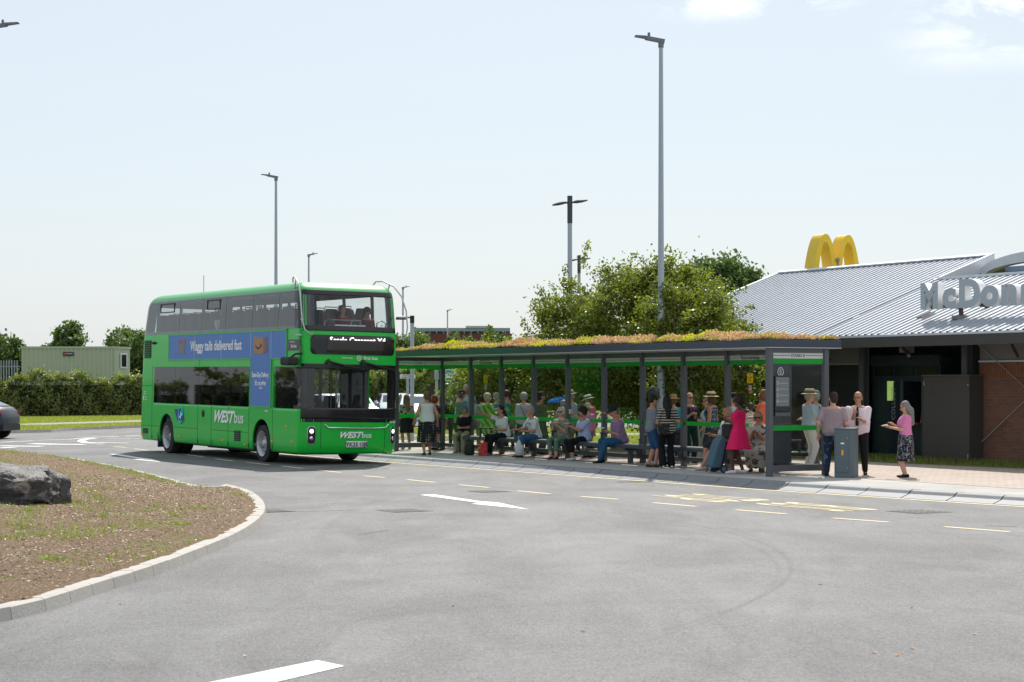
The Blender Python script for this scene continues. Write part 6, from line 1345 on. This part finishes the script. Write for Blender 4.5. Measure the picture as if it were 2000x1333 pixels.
    def skirt(mb, hem, flare, front=0):
        if not sit:
            rows = []; h0 = .10
            for k_ in (0,.12,.3,.5,.7,.85,1.0):
                z_ = hz+h0-(hz+h0-hem)*k_; rr_ = .150+(.05 if k_ > .05 else 0)+flare*max(0, k_-.1); ry = rr_*.80
                rows.append([Vector(((rr_*w*(1+.06*k_*math.sin(5*t_+px_)))*math.cos(t_), up.y*(h0*(1-k_))+(feet[0][1]*.5+feet[1][1]*.5 if feet else 0)*k_*.5+(ry+belly*.5*(1-k_))*(1+.06*k_*math.sin(7*t_))*math.sin(t_), z_)) for t_ in [2*math.pi*j/28 for j in range(28)]])
            mb.rings(rows)
        else:
            for sg, hj, kn, an in legs:
                mb.limb(hj, kn, .105*w, .085); e = kn.lerp(an, min(1, max(0, (kn.z-hem)/(kn.z-an.z)))); mb.limb(kn, e, .085, .10)
            mb.limb((legs[0][1]+legs[1][1])/2, (legs[0][2]+legs[1][2])/2, .11, .09)
            k_ = min(1, max(0, (legs[0][2].z-hem)/(legs[0][2].z-.07))); mb.limb((legs[0][2]+legs[1][2])/2, ((legs[0][2]+legs[1][2])/2).lerp((legs[0][3]+legs[1][3])/2, k_), .09, .09)
    if dress: skirt(G_, bot[2], bot[3])
    gname = 'dress' if dress else 'top'
    remesh(G_, .015, gname, tm_, root, 2)
    if not dress:
        bmm = bot[1] if not isinstance(bot[1], str) else cloth(bot[1]); G_ = MB()
        if bot[0] == 'skirt': skirt(G_, bot[2], bot[3]); gname = 'skirt'
        else:
            torso(G_, .012, -.09, .09); gname = bot[0]
            for sg, hj, kn, an in legs:
                G_.limb(hj, kn, .098*(.3+.7*w), .072*(.5+.5*w))
                if bot[0] == 'shorts': 
                    if True: G_.limb(hj.lerp(kn,.5), hj.lerp(kn,.93), .088*(.3+.7*w), .085)
                elif bot[0] == 'capri': G_.limb(kn, kn.lerp(an,.55), .072, .068)
                elif bot[0] == 'wide': G_.limb(kn, kn.lerp(an,.95), .078, .095)
                else: G_.limb(kn, kn.lerp(an,.93), .072*(.5+.5*w), .060)
        remesh(G_, .015, gname, bmm, root, 2)
    for sg, hj, kn, an in legs:
        S__ = MB(); tw = .015*sg; c0 = an+Vector((0,0,-.035))
        S__.loft([(c0+Vector((tw*k_, y_, dz)), Vector((1,0,0)), Vector((0,0,1)), rx_, rz_) for k_, y_, dz, rx_, rz_ in ((0,-.075,0,.018,.020),(0,-.055,.004,.036,.038),(0,.0,.008,.040,.043),(.5,.06,-.006,.043,.030),(1,.12,-.012,.040,.024),(1.2,.165,-.016,.024,.016))], 12)
        S__.build('shoe', cloth(shoes), root, smooth=70)
    if bag:  # strap across the body
        kind, bc = bag
        if kind == 'strap':
            q = MB(); pts = []
            for k_ in range(0, 9):
                t_ = k_/8; a_ = .45-.5*t_; pts.append(T(a_, -.14-.012*math.sin(t_*3.14))+sd_*(-.13+.26*t_)); 
            q.tube(pts, .012, 4); q.build('bag_strap', cloth(bc), root)
    bpy.context.view_layer.update()
    root['_']= 0; del root['_']
    return root, [root.matrix_world@a[3] for a in arms], [root.matrix_world@(a[3]+(a[3]-a[2]).normalized()*.07) for a in arms]
def plate(pt, label, m=None, tilt=0, r=.09):
    root = empty('plate', label, 'plate', tuple(pt+Vector((0,0,.035)))); 
    MB().rings([[Vector((r_*math.cos(t_), r_*math.sin(t_), z_)) for t_ in [2*math.pi*k_/20 for k_ in range(20)]] for z_, r_ in ((0,.05),(.012,r),(.017,r),(.006,.05))]).build('dish', mat('plate_white2', (.75,.74,.70), .6), root, smooth=40)
    q = MB(); q.ell((0,0,.022),(.055,.045,.016)); q.ell((.03,.02,.028),(.025,.025,.016)); q.build('food', mat('pastry', (.50,.33,.17), .8, var=.3, scale=20), root, smooth=True); return root
def cup(pt, label, c=(.50,.45,.36)):
    root = empty('paper_cup', label, 'cup', tuple(pt-Vector((0,0,.02)))); MB().rings([[Vector((r_*math.cos(t_), r_*math.sin(t_), z_)) for t_ in [2*math.pi*k_/16 for k_ in range(16)]] for z_, r_ in ((0,.028),(.10,.038))]).build('cup_body', mat('cup_paper', c, .7), root, smooth=40)
    MB().rings([[Vector((r_*math.cos(t_), r_*math.sin(t_), z_)) for t_ in [2*math.pi*k_/16 for k_ in range(16)]] for z_, r_ in ((.1005,.040),(.112,.038))]).build('cup_lid', M_wband, root); return root
TP_ = 'people talking behind the glass'
pat = pattern
A, Lf, Rt, Cm = 0, 90, -90, 180
RDF = 120.8
# ---- standing outside near the end of the shelter
_, h, hh = person('man in a mauve t-shirt and blue jeans, back to us, beside the grey cabinet', 1627, 765, 37.5, -20, top=('8f7c80','short'), bot=('trousers', pat('jeans_faded', hexc('1c2c46'), hexc('4c6788'), 'spots', 5, .56)), shoes='1a1a20', hair=('short','2e1f18'), specs='clear', yaw=35, build=1.22, belly=.05, lh=(-.30,.0,.84), rh=(.25,.20,.95), feet=((-.13,0),(.13,.05)), vox=.011)
_, h, hh = person('smiling balding man in pale pink shirt and dark tie holding a cup and a plate', 1676, 764, 38.0, 165, top=('c4b6bc','roll'), bot=('trousers','0c0c10'), shoes='0d0d0d', hair=('bald','4c4540'), specs='clear', sk='tan', yaw=-12, pitch=-3, build=1.22, belly=.07, lh=(-.10,.34,1.11), rh=(.06,.27,1.24), feet=((-.14,0),(.13,.04)), vox=.011)
pr = _
tie = MB(); tie.tube([(0,.150,1.37),(0,.205,1.22),(0,.25,1.10),(0,.265,1.0)], [.020,.030,.036,.034], 6); tie.build('tie', cloth('1c1a22'), pr)
cup(hh[1], 'brown paper cup held by the man in the dark tie'); plate(hh[0], 'plate of food held by the man in the dark tie')
_, h, hh = person('long grey haired woman in pink t-shirt and floral navy skirt, eating from a plate', 1769, 783, 36.95, 80, top=('bd6f98','short'), bot=('skirt', pat('floral_navy', hexc('10142c'), hexc('8f8f8a'), 'spots', 16, .54, hexc('2c3f73')), .36, .05), shoes='161016', hair=('long','7d7a78'), specs='clear', pitch=-22, build=1.10, fem=True, lh=(-.06,.30,1.10), rh=(.08,.27,1.17), feet=((-.09,0),(.09,.03)), vox=.011)
plate(hh[0]+Vector((-.07,0,-.02)), 'yellow plate held by the woman in the floral navy skirt')
_ = person('man in beige hat, pale blue grey polo shirt and light trousers behind the end panel', 1580, 757, 41.2, -75, top=('8b99a6','short'), bot=('trousers','a9a6a4'), shoes='8a8580', hair=('short','9a9590'), hat=('straw','b39a6a','3a2c20'), build=1.15, belly=.05, lh=(-.05,.30,1.10), rh=(.12,.28,1.08))
_ = person('man in grey green cap and light blue shirt with black strap behind the end panel', 1593, 759, 42.3, 60, top=('7f95a8','short'), bot=('trousers','4b4c4e'), shoes='3a3a3a', hair=('short','8a8580'), hat=('cap','5d665f',None), sk='tan', build=1.12, yaw=10, lh=(-.1,.3,1.05), rh=(.12,.28,1.08), bag=('strap','151515'))
_ = person('woman in coral t-shirt with brown bob seen through the glass', 1492, 760, 43.0, 55, top=('e0563f','short'), bot=('trousers','2c2a2c'), hair=('bob','7a5236'), build=1.12, fem=True, lh=(-.15,.26,1.05), rh=(.1,.28,1.0), shoes='444040')
_ = person('person in white top half hidden behind the glass beside the small sign', 1466, 786, 44.6, 0, top=('a9aca8','short'), bot=('trousers','2b2b2e'), hair=('short','3c3a38'), build=1.1)
_ = person('man in black cap and light blue shirt behind the woman in the bright pink dress', 1433, 764, 43.4, 50, top=('93a9ba','short'), bot=('trousers','26282c'), hair=('short','6a625c'), hat=('cap','101014',None), sk='pale', specs='sun', build=1.05)
_ = person('woman in straw hat with black band and floral sleeveless top, back half turned', 1390, 763, 43.0, 65, top=(pat('floral_blue', hexc('1c2947'), hexc('8098b0'), 'spots', 22, .56, hexc('c08a4a')),'none'), bot=('shorts','232a38'), hair=('bob','5c3a24'), hat=('straw','c9b184','17130f'), sk='tan', fem=True, build=1.12, lh=(-.2,.15,.86), rh=(.2,.1,.85), shoes='403a36')
_ = person('woman in sunglasses and white top facing left behind the straw hatted woman', 1381, 776, 44.4, 80, top=('a5aab0','short'), bot=('trousers','8a857c'), hair=('short','93704e'), specs='sun', fem=True, lh=(-.05,.33,1.08), rh=(.1,.3,1.1))
_ = person('blonde woman in navy suit with pink lanyard and sunglasses facing us', 1347, 767, 43.6, 200, top=('161c2b','roll'), bot=('trousers','141a28'), hair=('short','a8824c'), specs='sun', fem=True, build=1.08, lh=(-.03,.26,1.16), rh=(.1,.27,1.17), shoes='15151a')
q = MB(); q.tube([(-.06,.145,1.38),(0,.185,1.12),(.06,.145,1.38)], .011, 4); q.build('lanyard', cloth('b04a78'), _[0])
_ = person('woman in straw hat and turquoise top mostly hidden behind the couple', 1315, 768, 44.6, 0, top=('1d8a9c','short'), bot=('trousers','2a2a30'), hair=('short','7a5a3c'), hat=('straw','b08a5c',None), fem=True)
# ---- the couple standing in the shelter and the woman in pink
_, h, hh = person('man with black hair in grey polo and blue shorts looking down at a paper', 1272, 771, 41.4, -70, top=('666b73','short'), bot=('shorts','1f4366'), shoes='463c34', hair=('short','120f10'), sk='tan', pitch=-28, lean=4, lh=(-.03,.27,1.08), rh=(.08,.29,1.09), feet=((-.07,-.04),(.09,.06)), vox=.011)
o = empty('paper_sheet', 'folded white paper held by the man in the grey polo', 'paper', tuple(hh[1]+Vector((.03,-.02,.02)))); MB().prism([(-.08,-.02,0),(.10,-.06,.01),(.12,.06,.02),(-.06,.1,.01)], (0,0,.004)).build('sheet', M_wtxt, o)
_, h, hh = person('woman with long black hair in striped black and cream top and black wide trousers', 1303, 772, 41.1, 8, top=(pat('stripe_top', hexc('0e0e14'), hexc('b9b2a4'), 'stripes', 5.2, .62),'short'), bot=('wide','08080b'), shoes='cfcfcf', hair=('long','0c090a'), sk='tan', fem=True, pitch=-12, lh=(-.16,.26,1.05), rh=(.22,.12,1.0), build=1.08, vox=.011)
b_ = _.matrix_world@Vector((-.12,-.16,.90)); o = empty('shoulder_bag', 'patterned black crossbody bag at the back of the woman in the striped top', 'bag', tuple(b_), R(8)); MB().box(-.13,.13,-.04,.04,-.12,.12).build('pouch', pat('bag_pattern', hexc('121214'), hexc('4a4a46'), 'spots', 24, .55), o, bevel=.025); MB().tube([(-.1,0,.11),(-.02,.03,.38),(.22,.10,.55)], .008, 4).build('strap', M_mblack, o)
_, h, hh = person('woman in bright pink dress and white trainers standing beside the shopping trolley', 1444, 772, 38.6, 72, top=('c0124e','short'), bot=('dress','c0124e',.52,.15), shoes='c9c9cc', hair=('full','2a0f0c'), sk='brown', specs='sun', fem=True, build=1.16, yaw=8, lh=(-.03,.29,1.18), rh=(.12,.26,1.12), feet=((-.09,.12),(.09,-.06)), vox=.011)
wm_ = _.matrix_world; b_ = wm_@Vector((.05,.22,.93)); o = empty('handbag', 'black handbag hanging from the arm of the woman in the pink dress', 'bag', tuple(b_), R(75)); MB().box(-.05,.07,-.20,.17,-.17,.13).build('pouch', M_mblack, o, bevel=.04); MB().tube([(0,-.1,.1),(.03,-.1,.28),(.03,.1,.28),(0,.1,.1)], .008, 5).build('handle', M_mblack, o)
# shopping trolley
tq = G(1402,924,PZ); ty_ = empty('shopping_trolley', 'blue grey two wheeled shopping trolley in front of the woman in pink', 'shopping trolley', (tq.x, tq.y, PZ), R(-65)); ty_.scale = (.92,.92,.92); tl = R(14)
M_tb = cloth('3f5864'); M_tb2 = cloth('1a2028')
def tp_(x, y, z): return (x, y-math.sin(tl)*z*-1.0, z*math.cos(tl)+.12)
q = MB(); q.rings([[Vector(tp_(sx*wx_, y_+sy*wy_, z_)) for sx, sy in ((-1,-1),(1,-1),(1,1),(-1,1))] for z_, wx_, wy_, y_ in ((.0,.15,.11,-.12),(.05,.16,.13,-.13),(.55,.155,.11,-.11),(.66,.15,.09,-.09),(.74,.13,.05,-.06))]); q.build('bag_body', [M_tb], ty_, bevel=.02)
q = MB(); q.rings([[Vector(tp_(sx*.165, y_+sy*wy_, z_)) for sx, sy in ((-1,-1),(1,-1),(1,1),(-1,1))] for z_, wy_, y_ in ((-.02,.03,.0),(.60,.03,.0))]); q.build('back_panel', M_tb2, ty_, bevel=.01)
q = MB()
for sg in (-1,1): q.tube([tp_(sg*.12,.03,-.06), tp_(sg*.12,.03,.92)], .010, 6)
q.tube([tp_(-.12,.03,.92), tp_(.12,.03,.92)], .014, 6); q.tube([tp_(-.1,-.24,-.09), tp_(-.1,0,-.05), tp_(.1,0,-.05), tp_(.1,-.24,-.09)], .009, 6); q.tube([(-.22,.03,.09),(.22,.03,.09)], .010, 6); q.build('frame', M_mblack, ty_, smooth=60)
for sg in (-1,1):
    q = MB(); q.rings([[Vector((sg*.20+x_, .03+r_*math.cos(t_), .095+r_*math.sin(t_))) for t_ in [2*math.pi*k_/18 for k_ in range(18)]] for x_, r_ in ((-.02,.07),(-.02,.09),(.02,.09),(.02,.07))]); w_ = q.build('wheel', M_tyre, ty_); q = MB().cyl((sg*.20-.024,.03,.095),(sg*.20+.024,.03,.095),.06,14); q.build('hub', cloth('4a6076'), w_)
# ---- seated on the bench
def seatpt(px_, r=.32):
    # bench line at distance r in front of the glass
    q0 = B0+RD*r; k = (px_-1000)/F; a = (k*q0.y-q0.x)/(U.x-k*U.y); q = q0+U*a; return (q.x, q.y, PZ)
def sitter(label, px_, face, **k): return person(label, px_, 0, 0, face, pose='sit', loc=seatpt(px_), vox=.011, **k)
s1 = sitter('woman in blue and white bucket hat, navy t-shirt and beige trousers, hands in lap', 907, 160, top=('10121c','short'), bot=('trousers','8d8474'), shoes='a08f96', hair=('short','5a4632'), hat=('cap','3f74a0',None), sk='tan', fem=True, lh=(-.05,.30,.70), rh=(.06,.32,.70), feet=((-.12,.42),(.10,.36)), H=1.62, yaw=-15)
s2, h, hh = sitter('young woman with long dark hair, white t-shirt and black trousers reaching an arm out', 985, 118, top=('b9babf','short'), bot=('trousers','0a0a0c'), shoes='5a7080', hair=('tail','1c1310'), sk='tan', fem=True, lean=10, yaw=10, build=1.18, rh=(.22,.60,1.12), lh=(-.1,.3,.68), feet=((-.1,.50),(.12,.42)), H=1.66)
s3, h, hh = sitter('grey haired man in white polo and blue jeans holding a walking stick and carrier bag', 1047, 112, top=('b4b8bc','short'), bot=('trousers','254a6c'), shoes='2c2a26', hair=('short','9a9a98'), sk='tan', lean=14, yaw=8, pitch=-6, build=1.15, lh=(-.10,.38,.66), rh=(.22,.50,.68), feet=((-.13,.48),(.12,.42)), H=1.70)
hx = h[0]; o = empty('walking_stick', 'brown curved handled walking stick held by the man in the white polo', 'walking stick', (hx.x+.05, hx.y, PZ)); zt = .86; q = MB(); q.tube([(-.02,0,0),(0,0,zt-.05)]+[(.055-.055*math.cos(R(a_)), 0, zt-.05+.055*math.sin(R(a_))) for a_ in range(15,200,25)], .011, 6); q.build('stick', mat('stick_wood', (.20,.05,.03), .35), o, smooth=60)
o = empty('carrier_bag', 'crumpled white plastic carrier bag hanging from the hand of the man in the white polo', 'bag', (hh[0].x-.03, hh[0].y-.08, PZ)); q = MB()
q.rings([[Vector((rx_*math.cos(t_)*(1+.15*math.sin(3*t_+z_*20)), ry_*math.sin(t_)*(1+.15*math.cos(4*t_+z_*15)), z_)) for t_ in [2*math.pi*k_/16 for k_ in range(16)]] for z_, rx_, ry_ in ((.05,.08,.05),(.08,.12,.08),(.25,.12,.07),(.38,.08,.04),(.44,.03,.02))]); q.tube([(-.03,0,.42),(-.02,0,.54),(.02,0,.54),(.03,0,.42)], .008, 5); q.build('bag_body', mat('plastic_white', (.55,.56,.55), .4, bump=.8, bscale=15), o, smooth=60)
s4, h, hh = sitter('white haired woman in sunglasses, green patterned top and sage capri trousers', 1096, 148, top=(pat('green_speckle', hexc('5e6a58'), hexc('a3aa95'), 'spots', 34, .5, hexc('39463c')),'short'), bot=('capri','4e6a5c'), shoes='5a2c24', hair=('full','b9b4a6'), specs='sun', sk='pale', fem=True, yaw=5, build=1.15, lh=(-.08,.30,.86), rh=(.10,.27,.92), feet=((-.09,.42),(.07,.40)), H=1.60, bag=None)
plate(hh[0], 'white paper plate in the hands of the woman in sunglasses and green top')
s5, h, hh = sitter('short dark haired woman in pale blue shirt and black trousers drinking from a cup', 1142, 112, top=('8f9cb8','short'), bot=('capri','09090c'), shoes='b5bac0', hair=('full','1e1411'), sk='tan', fem=True, build=1.2, lean=4, lh=(-.06,.42,.84), rh=(.0,.30,1.13), feet=((-.1,.36),(.1,.28)), H=1.66)
plate(hh[0], 'white plate on the lap of the woman in the pale blue shirt'); cup(hh[1]+Vector((-.02,-.02,0)), 'dark paper cup at the mouth of the woman in the pale blue shirt', (.20,.13,.09))
s6, h, hh = sitter('man in navy cap and lilac shirt with jeans eating, a paper on his knee', 1214, 108, top=('75607c','short'), bot=('trousers','1d4662'), shoes='16151c', hair=('short','6c6058'), hat=('cap','121a2c',None), sk='tan', lean=16, yaw=8, pitch=-12, build=1.22, belly=.05, lh=(-.08,.36,.70), rh=(.02,.33,1.10), feet=((-.1,.56),(.1,.44)), H=1.78)
o = empty('open_booklet', 'white booklet on the knee of the man in the lilac shirt', 'booklet', tuple(h[0]+Vector((-.12,-.06,.05))), R(15)); MB().prism([(-.16,-.1,.0),(.03,-.1,.04),(.03,.1,.04),(-.16,.1,0)], (0,0,.006)).build('pages', M_wtxt, o)
s9, h, hh = sitter('bald man in white printed t-shirt and pale shorts with glasses pushed up on his head', 1424, 110, top=(pat('printed_white', hexc('b9bec4'), hexc('5a6472'), 'spots', 11, .70),'short'), bot=('shorts','2a2a33'), shoes='b5aca8', hair=('bald','8a7f78'), specs='head', sk='tan', build=1.18, yaw=5, lean=2, lh=(-.12,.36,.68), rh=(.14,.34,.70), feet=((-.12,.66),(.12,.46)), H=1.84)
s11, h, hh = sitter('seated blonde woman in white dress with grey leaf pattern looking at her phone', 1481, 165, top=(pat('leaf_dress', hexc('b5ada0'), hexc('55524f'), 'spots', 7, .58),'none'), bot=('dress','',.16,0), shoes='4a342a', hair=('bob','8f7a55'), specs='sun', sk='tan', fem=True, build=1.25, pitch=-24, lh=(-.05,.30,.82), rh=(.08,.31,.83), feet=((-.10,.32),(.13,.18)), H=1.66)
o = empty('phone', 'dark phone in the hands of the woman in the leaf patterned dress', 'phone', tuple((hh[0]+hh[1])/2+Vector((0,0,.03))), R(165)); MB().box(-.04,.04,-.07,.07,-.004,.004).build('case', M_black, o, bevel=.003)
# bags on the ground
g = G(917,889.5,PZ); o = empty('backpack', 'black backpack on the ground beside the woman in the bucket hat', 'bag', (g.x,g.y,PZ)); q = MB(); q.loft([(Vector((0,0,z_)), Vector((1,0,0)), Vector((0,1,0)), rx_, ry_) for z_, rx_, ry_ in ((0,.10,.07),(.03,.13,.10),(.2,.13,.10),(.32,.10,.07),(.37,.04,.03))], 16); q.tube([(-.03,0,.35),(.02,-.02,.6),(.06,.1,.82)], .014, 5); q.build('bag_body', M_mblack, o, smooth=60)
g = G(943,890.5,PZ); o = empty('shopping_bag', 'red and yellow patterned shopping bag on the ground under the bench', 'bag', (g.x,g.y,PZ)); q = MB(); q.rings([[Vector((sx*wx_, sy*.05, z_)) for sx, sy in ((-1,-1),(1,-1),(1,1),(-1,1))] for z_, wx_ in ((0,.11),(.34,.12))]); q.tube([(-.05,0,.33),(-.03,0,.44),(.03,0,.44),(.05,0,.33)], .008, 5); q.build('bag_body', pat('bag_red', (.45,.03,.05), (.7,.35,.04), 'spots', 14, .6), o, bevel=.01)
g = G(989,886,PZ); o = empty('pushchair', 'dark wheeled frame standing behind the bench between two seated people', 'wheeled frame', (g.x+.1, g.y+1.3, PZ)); q = MB()
for sx in (-.18,.18): q.rings([[Vector((sx+x_, r_*math.cos(t_), .11+r_*math.sin(t_))) for t_ in [2*math.pi*k_/16 for k_ in range(16)]] for x_, r_ in ((-.025,.08),(-.025,.11),(.025,.11),(.025,.08))])
q.build('wheel', M_tyre, o); q = MB(); q.tube([(-.18,0,.11),(-.18,.1,.8),(.18,.1,.8),(.18,0,.11)], .014, 6); q.tube([(-.18,-.3,.3),(-.18,.05,.45),(.18,.05,.45),(.18,-.3,.3)], .014, 6); q.build('frame', M_mblack, o)
# ---- walking woman and the group at the far end
_, h, hh = person('woman in white sleeveless top and black and white patterned skirt walking away', 834, 764, 48.4, 14, top=('b3b6b8','none'), bot=('skirt', pat('diamond_skirt', hexc('9d9a96'), hexc('131318'), 'check', 15, .38), .34, .045), shoes='3a332e', hair=('short','6b4a35'), sk='tan', fem=True, build=1.12, lean=6, lh=(-.32,.10,.90), rh=(.30,.06,.86), feet=((-.10,-.14),(.10,.12)), vox=.011)
_ = person('woman with long brown hair in floral top and black skirt behind the far end panel', 794, 770, 52.6, 20, top=(pat('floral_bw', hexc('a8a29c'), hexc('1c2228'), 'spots', 13, .53),'short'), bot=('skirt','17171a',.50,.03), shoes='8a7f76', hair=('long','6a4a32'), sk='tan', fem=True, lh=(-.1,.25,.95), group=TP_)
_ = person('red haired woman in navy and red floral dress facing right behind the far end panel', 849, 771, 52.0, -60, top=(pat('floral_red', hexc('1b2442'), hexc('9a5a58'), 'spots', 14, .58),'short'), bot=('dress','',.5,.05), shoes='222222', hair=('bob','8a3a1c'), sk='pale', fem=True, lh=(-.05,.3,1.0), rh=(.1,.3,.98))
_ = person('dark clad person with grey hair mostly hidden by the far back post', 860, 772, 53.2, 40, top=('2a3038','short'), bot=('trousers','23262c'), hair=('short','8a8a88'))
_ = person('dark haired person in dark jacket behind the glass left of the tall white haired man', 886, 771, 54.5, 0, top=('1c1e22','long'), bot=('trousers','1c2230'), hair=('full','1a1512'))
_ = person('man in dark cap and grey brown t-shirt facing right behind the glass', 901, 759, 52.8, -50, top=('575652','short'), bot=('trousers','1b2836'), hair=('short','5c4a3c'), hat=('cap','26241e',None), build=1.15, sk='tan', lh=(0,.3,1.1))
_ = person('tall white haired man in light blue shirt behind the glass', 911, 750, 53.4, 170, top=('8fa6c4','long'), bot=('trousers','2c3440'), hair=('short','b5b2aa'), build=1.15, shoes='9a9a98')
_ = person('woman with dark reddish hair and white top behind the glass', 941, 771, 53.0, 0, top=('9a9a9c','short'), bot=('trousers','8d8478'), hair=('short','4a2622'), fem=True, bag=('strap','1a2440'))
_ = person('white blonde woman in bright green patterned shawl facing right', 952, 768, 51.4, -55, top=(pat('shawl_green', hexc('5c9a30'), hexc('a6c86a'), 'zig', 2.2, .6),'roll'), bot=('dress','',.50,.08), shoes='6a6a66', hair=('full','b8ab90'), fem=True, build=1.25, rh=(.12,.32,1.15), lh=(0,.3,1.12))
_ = person('grey haired woman in bright blue and teal top behind the green shawl', 970, 767, 52.6, -70, top=('1f6490','long'), bot=('trousers','22323c'), hair=('full','9c9688'), fem=True)
_ = person('man with dark red hair looking down at his hands behind the glass', 990, 763, 51.5, 80, top=(pat('green_print', hexc('2c7a58'), hexc('9ab0a8'), 'spots', 10, .56),'short'), bot=('trousers','3a3330'), hair=('full','4a1f18'), sk='tan', pitch=-30, lh=(0,.28,1.1), rh=(.05,.28,1.15))
_ = person('grey capped person in pale shirt behind the man with dark red hair', 996, 759, 54.6, 30, top=('a0a4ac','short'), bot=('trousers','4a4c50'), hair=('short','7a7670'))
_ = person('white haired woman in white t-shirt with a brown strap across her back', 1023, 767, 49.5, 5, top=('a9a3b6','roll'), bot=('trousers','23202c'), hair=('full','a3a29c'), fem=True, build=1.1, bag=('strap','5c4c42'), lh=(-.12,.22,1.0), rh=(.15,.22,1.0), shoes='2a2a2a')
_ = person('man in dark cap and olive brown t-shirt with arms folded facing right', 1056, 762, 48.8, -70, top=('4c443c','short'), bot=('trousers','4c4a4a'), hair=('short','2a211c'), hat=('cap','1c1c1a',None), sk='tan', build=1.2, belly=.04, lh=(.10,.25,1.15), rh=(-.05,.28,1.12))
_ = person('person in beige top bending forward with green backpack straps', 1084, 779, 48.0, -60, top=('8c7c70','short'), bot=('trousers','6b6258'), hair=('full','8a8078'), fem=True, lean=28, pitch=-20, lh=(0,.5,.95), rh=(.1,.5,.95), bag=('strap','33523a'))
_ = person('dark haired person half hidden by the post, behind the white haired woman in sunglasses', 1098, 785, 49.6, 30, top=('2a6a8c','short'), bot=('trousers','2a2a2c'), hair=('full','120e0e'), pitch=-20)
_ = person('man in straw hat with grey band and pale blue shirt facing left', 1120, 760, 47.4, 70, top=('8496a4','short'), bot=('trousers','8f877a'), hair=('short','8f857c'), hat=('straw','b9a078','4a4038'), sk='tan', build=1.18, lean=6, pitch=-10, lh=(0,.3,1.1))
_ = person('bald dark skinned man glimpsed between the two straw hats', 1136, 768, 48.5, 0, top=('30343a','short'), bot=('trousers','222428'), hair=('bald','15100e'), sk='brown')
_ = person('person in white straw hat with black band and pink shirt facing left', 1156, 769, 47.0, 65, top=('b04a6e','short'), bot=('trousers','7d7468'), hair=('short','6a4a38'), hat=('straw','cfc8b4','15130f'), sk='tan', build=1.22, lean=8, pitch=-12)
_ = person('small person in beige bucket hat and pink top behind the woman drinking', 1148, 785, 46.5, 20, top=('a96a9c','short'), bot=('trousers','6a6460'), hair=('short','8a8076'), hat=('bucket','b0a88c',None), fem=True)
# blue umbrella behind
q0 = P(1094, 779, 50.5); o = empty('umbrella', 'open bright blue umbrella behind the post and the bending person', 'umbrella', (q0.x, q0.y, q0.z-.55)); q = MB(); n_ = 16
q.rings([[Vector(((r_)*math.cos(t_), r_*math.sin(t_), z_)) for t_ in [2*math.pi*k_/n_ for k_ in range(n_)]] for z_, r_ in ((.44,.38),(.51,.30),(.57,.17),(.60,.02))], False); u_ = q.build('canopy', cloth('1f6aa8'), o, smooth=60, fix=False); m_ = u_.modifiers.new('s','SOLIDIFY'); m_.thickness = .006; MB().tube([(0,0,-.35),(0,0,.62)], .01, 6).build('shaft', M_mblack, o)
# worker in the collecting window
wq = Vector((8.0,46.0,0))+Vector((.4915,-.871,0))*.66+Vector((.871,.4915,0))*2.4
bth_open = None
_ = person('kitchen worker in dark cap and red collar at the collecting window', 1781, 778, 0, 160, top=('8a1f28','short'), bot=('trousers','15151a'), hair=('short','1c1614'), hat=('cap','101014',None), sk='tan', loc=(wq.x, wq.y, PZ))
# ---- people on the bus
def inbus(x, y, z): 
    v = bus.matrix_world@Vector((x, y, z)); return (v.x, v.y, v.z)
bpy.context.view_layer.update()
def rider(label, x, y, z, **k): return person(label, 0, 0, 0, -149.15+ k.pop('turn', 0), pose='sit', loc=inbus(x, y, z), vox=.016, **k)
rider('bus driver in a dark uniform seated at the wheel', -1.38, -.68, .62, top=('1c1e24','short'), bot=('trousers','14161c'), hair=('short','1a1512'), sk='tan', H=1.74, lh=(-.16,.40,.80), rh=(.16,.40,.82))
rider('passenger in red on the upper deck behind the windscreen', -1.05, .28, 2.60, top=('7a2024','short'), bot=('trousers','2a2a30'), hair=('short','5a2a24'), sk='tan', H=1.62)
rider('passenger in dark red leaning on the upper deck front rail', -1.05, .90, 2.58, top=('5a1c20','short'), bot=('trousers','2a2a30'), hair=('full','4a2420'), sk='tan', H=1.56, lean=10)
rider('pale shirted passenger halfway along the upper deck', -5.6, -.98, 2.62, top=('9aa0a8','short'), bot=('trousers','2a2a30'), hair=('short','3a2a24'), H=1.66)
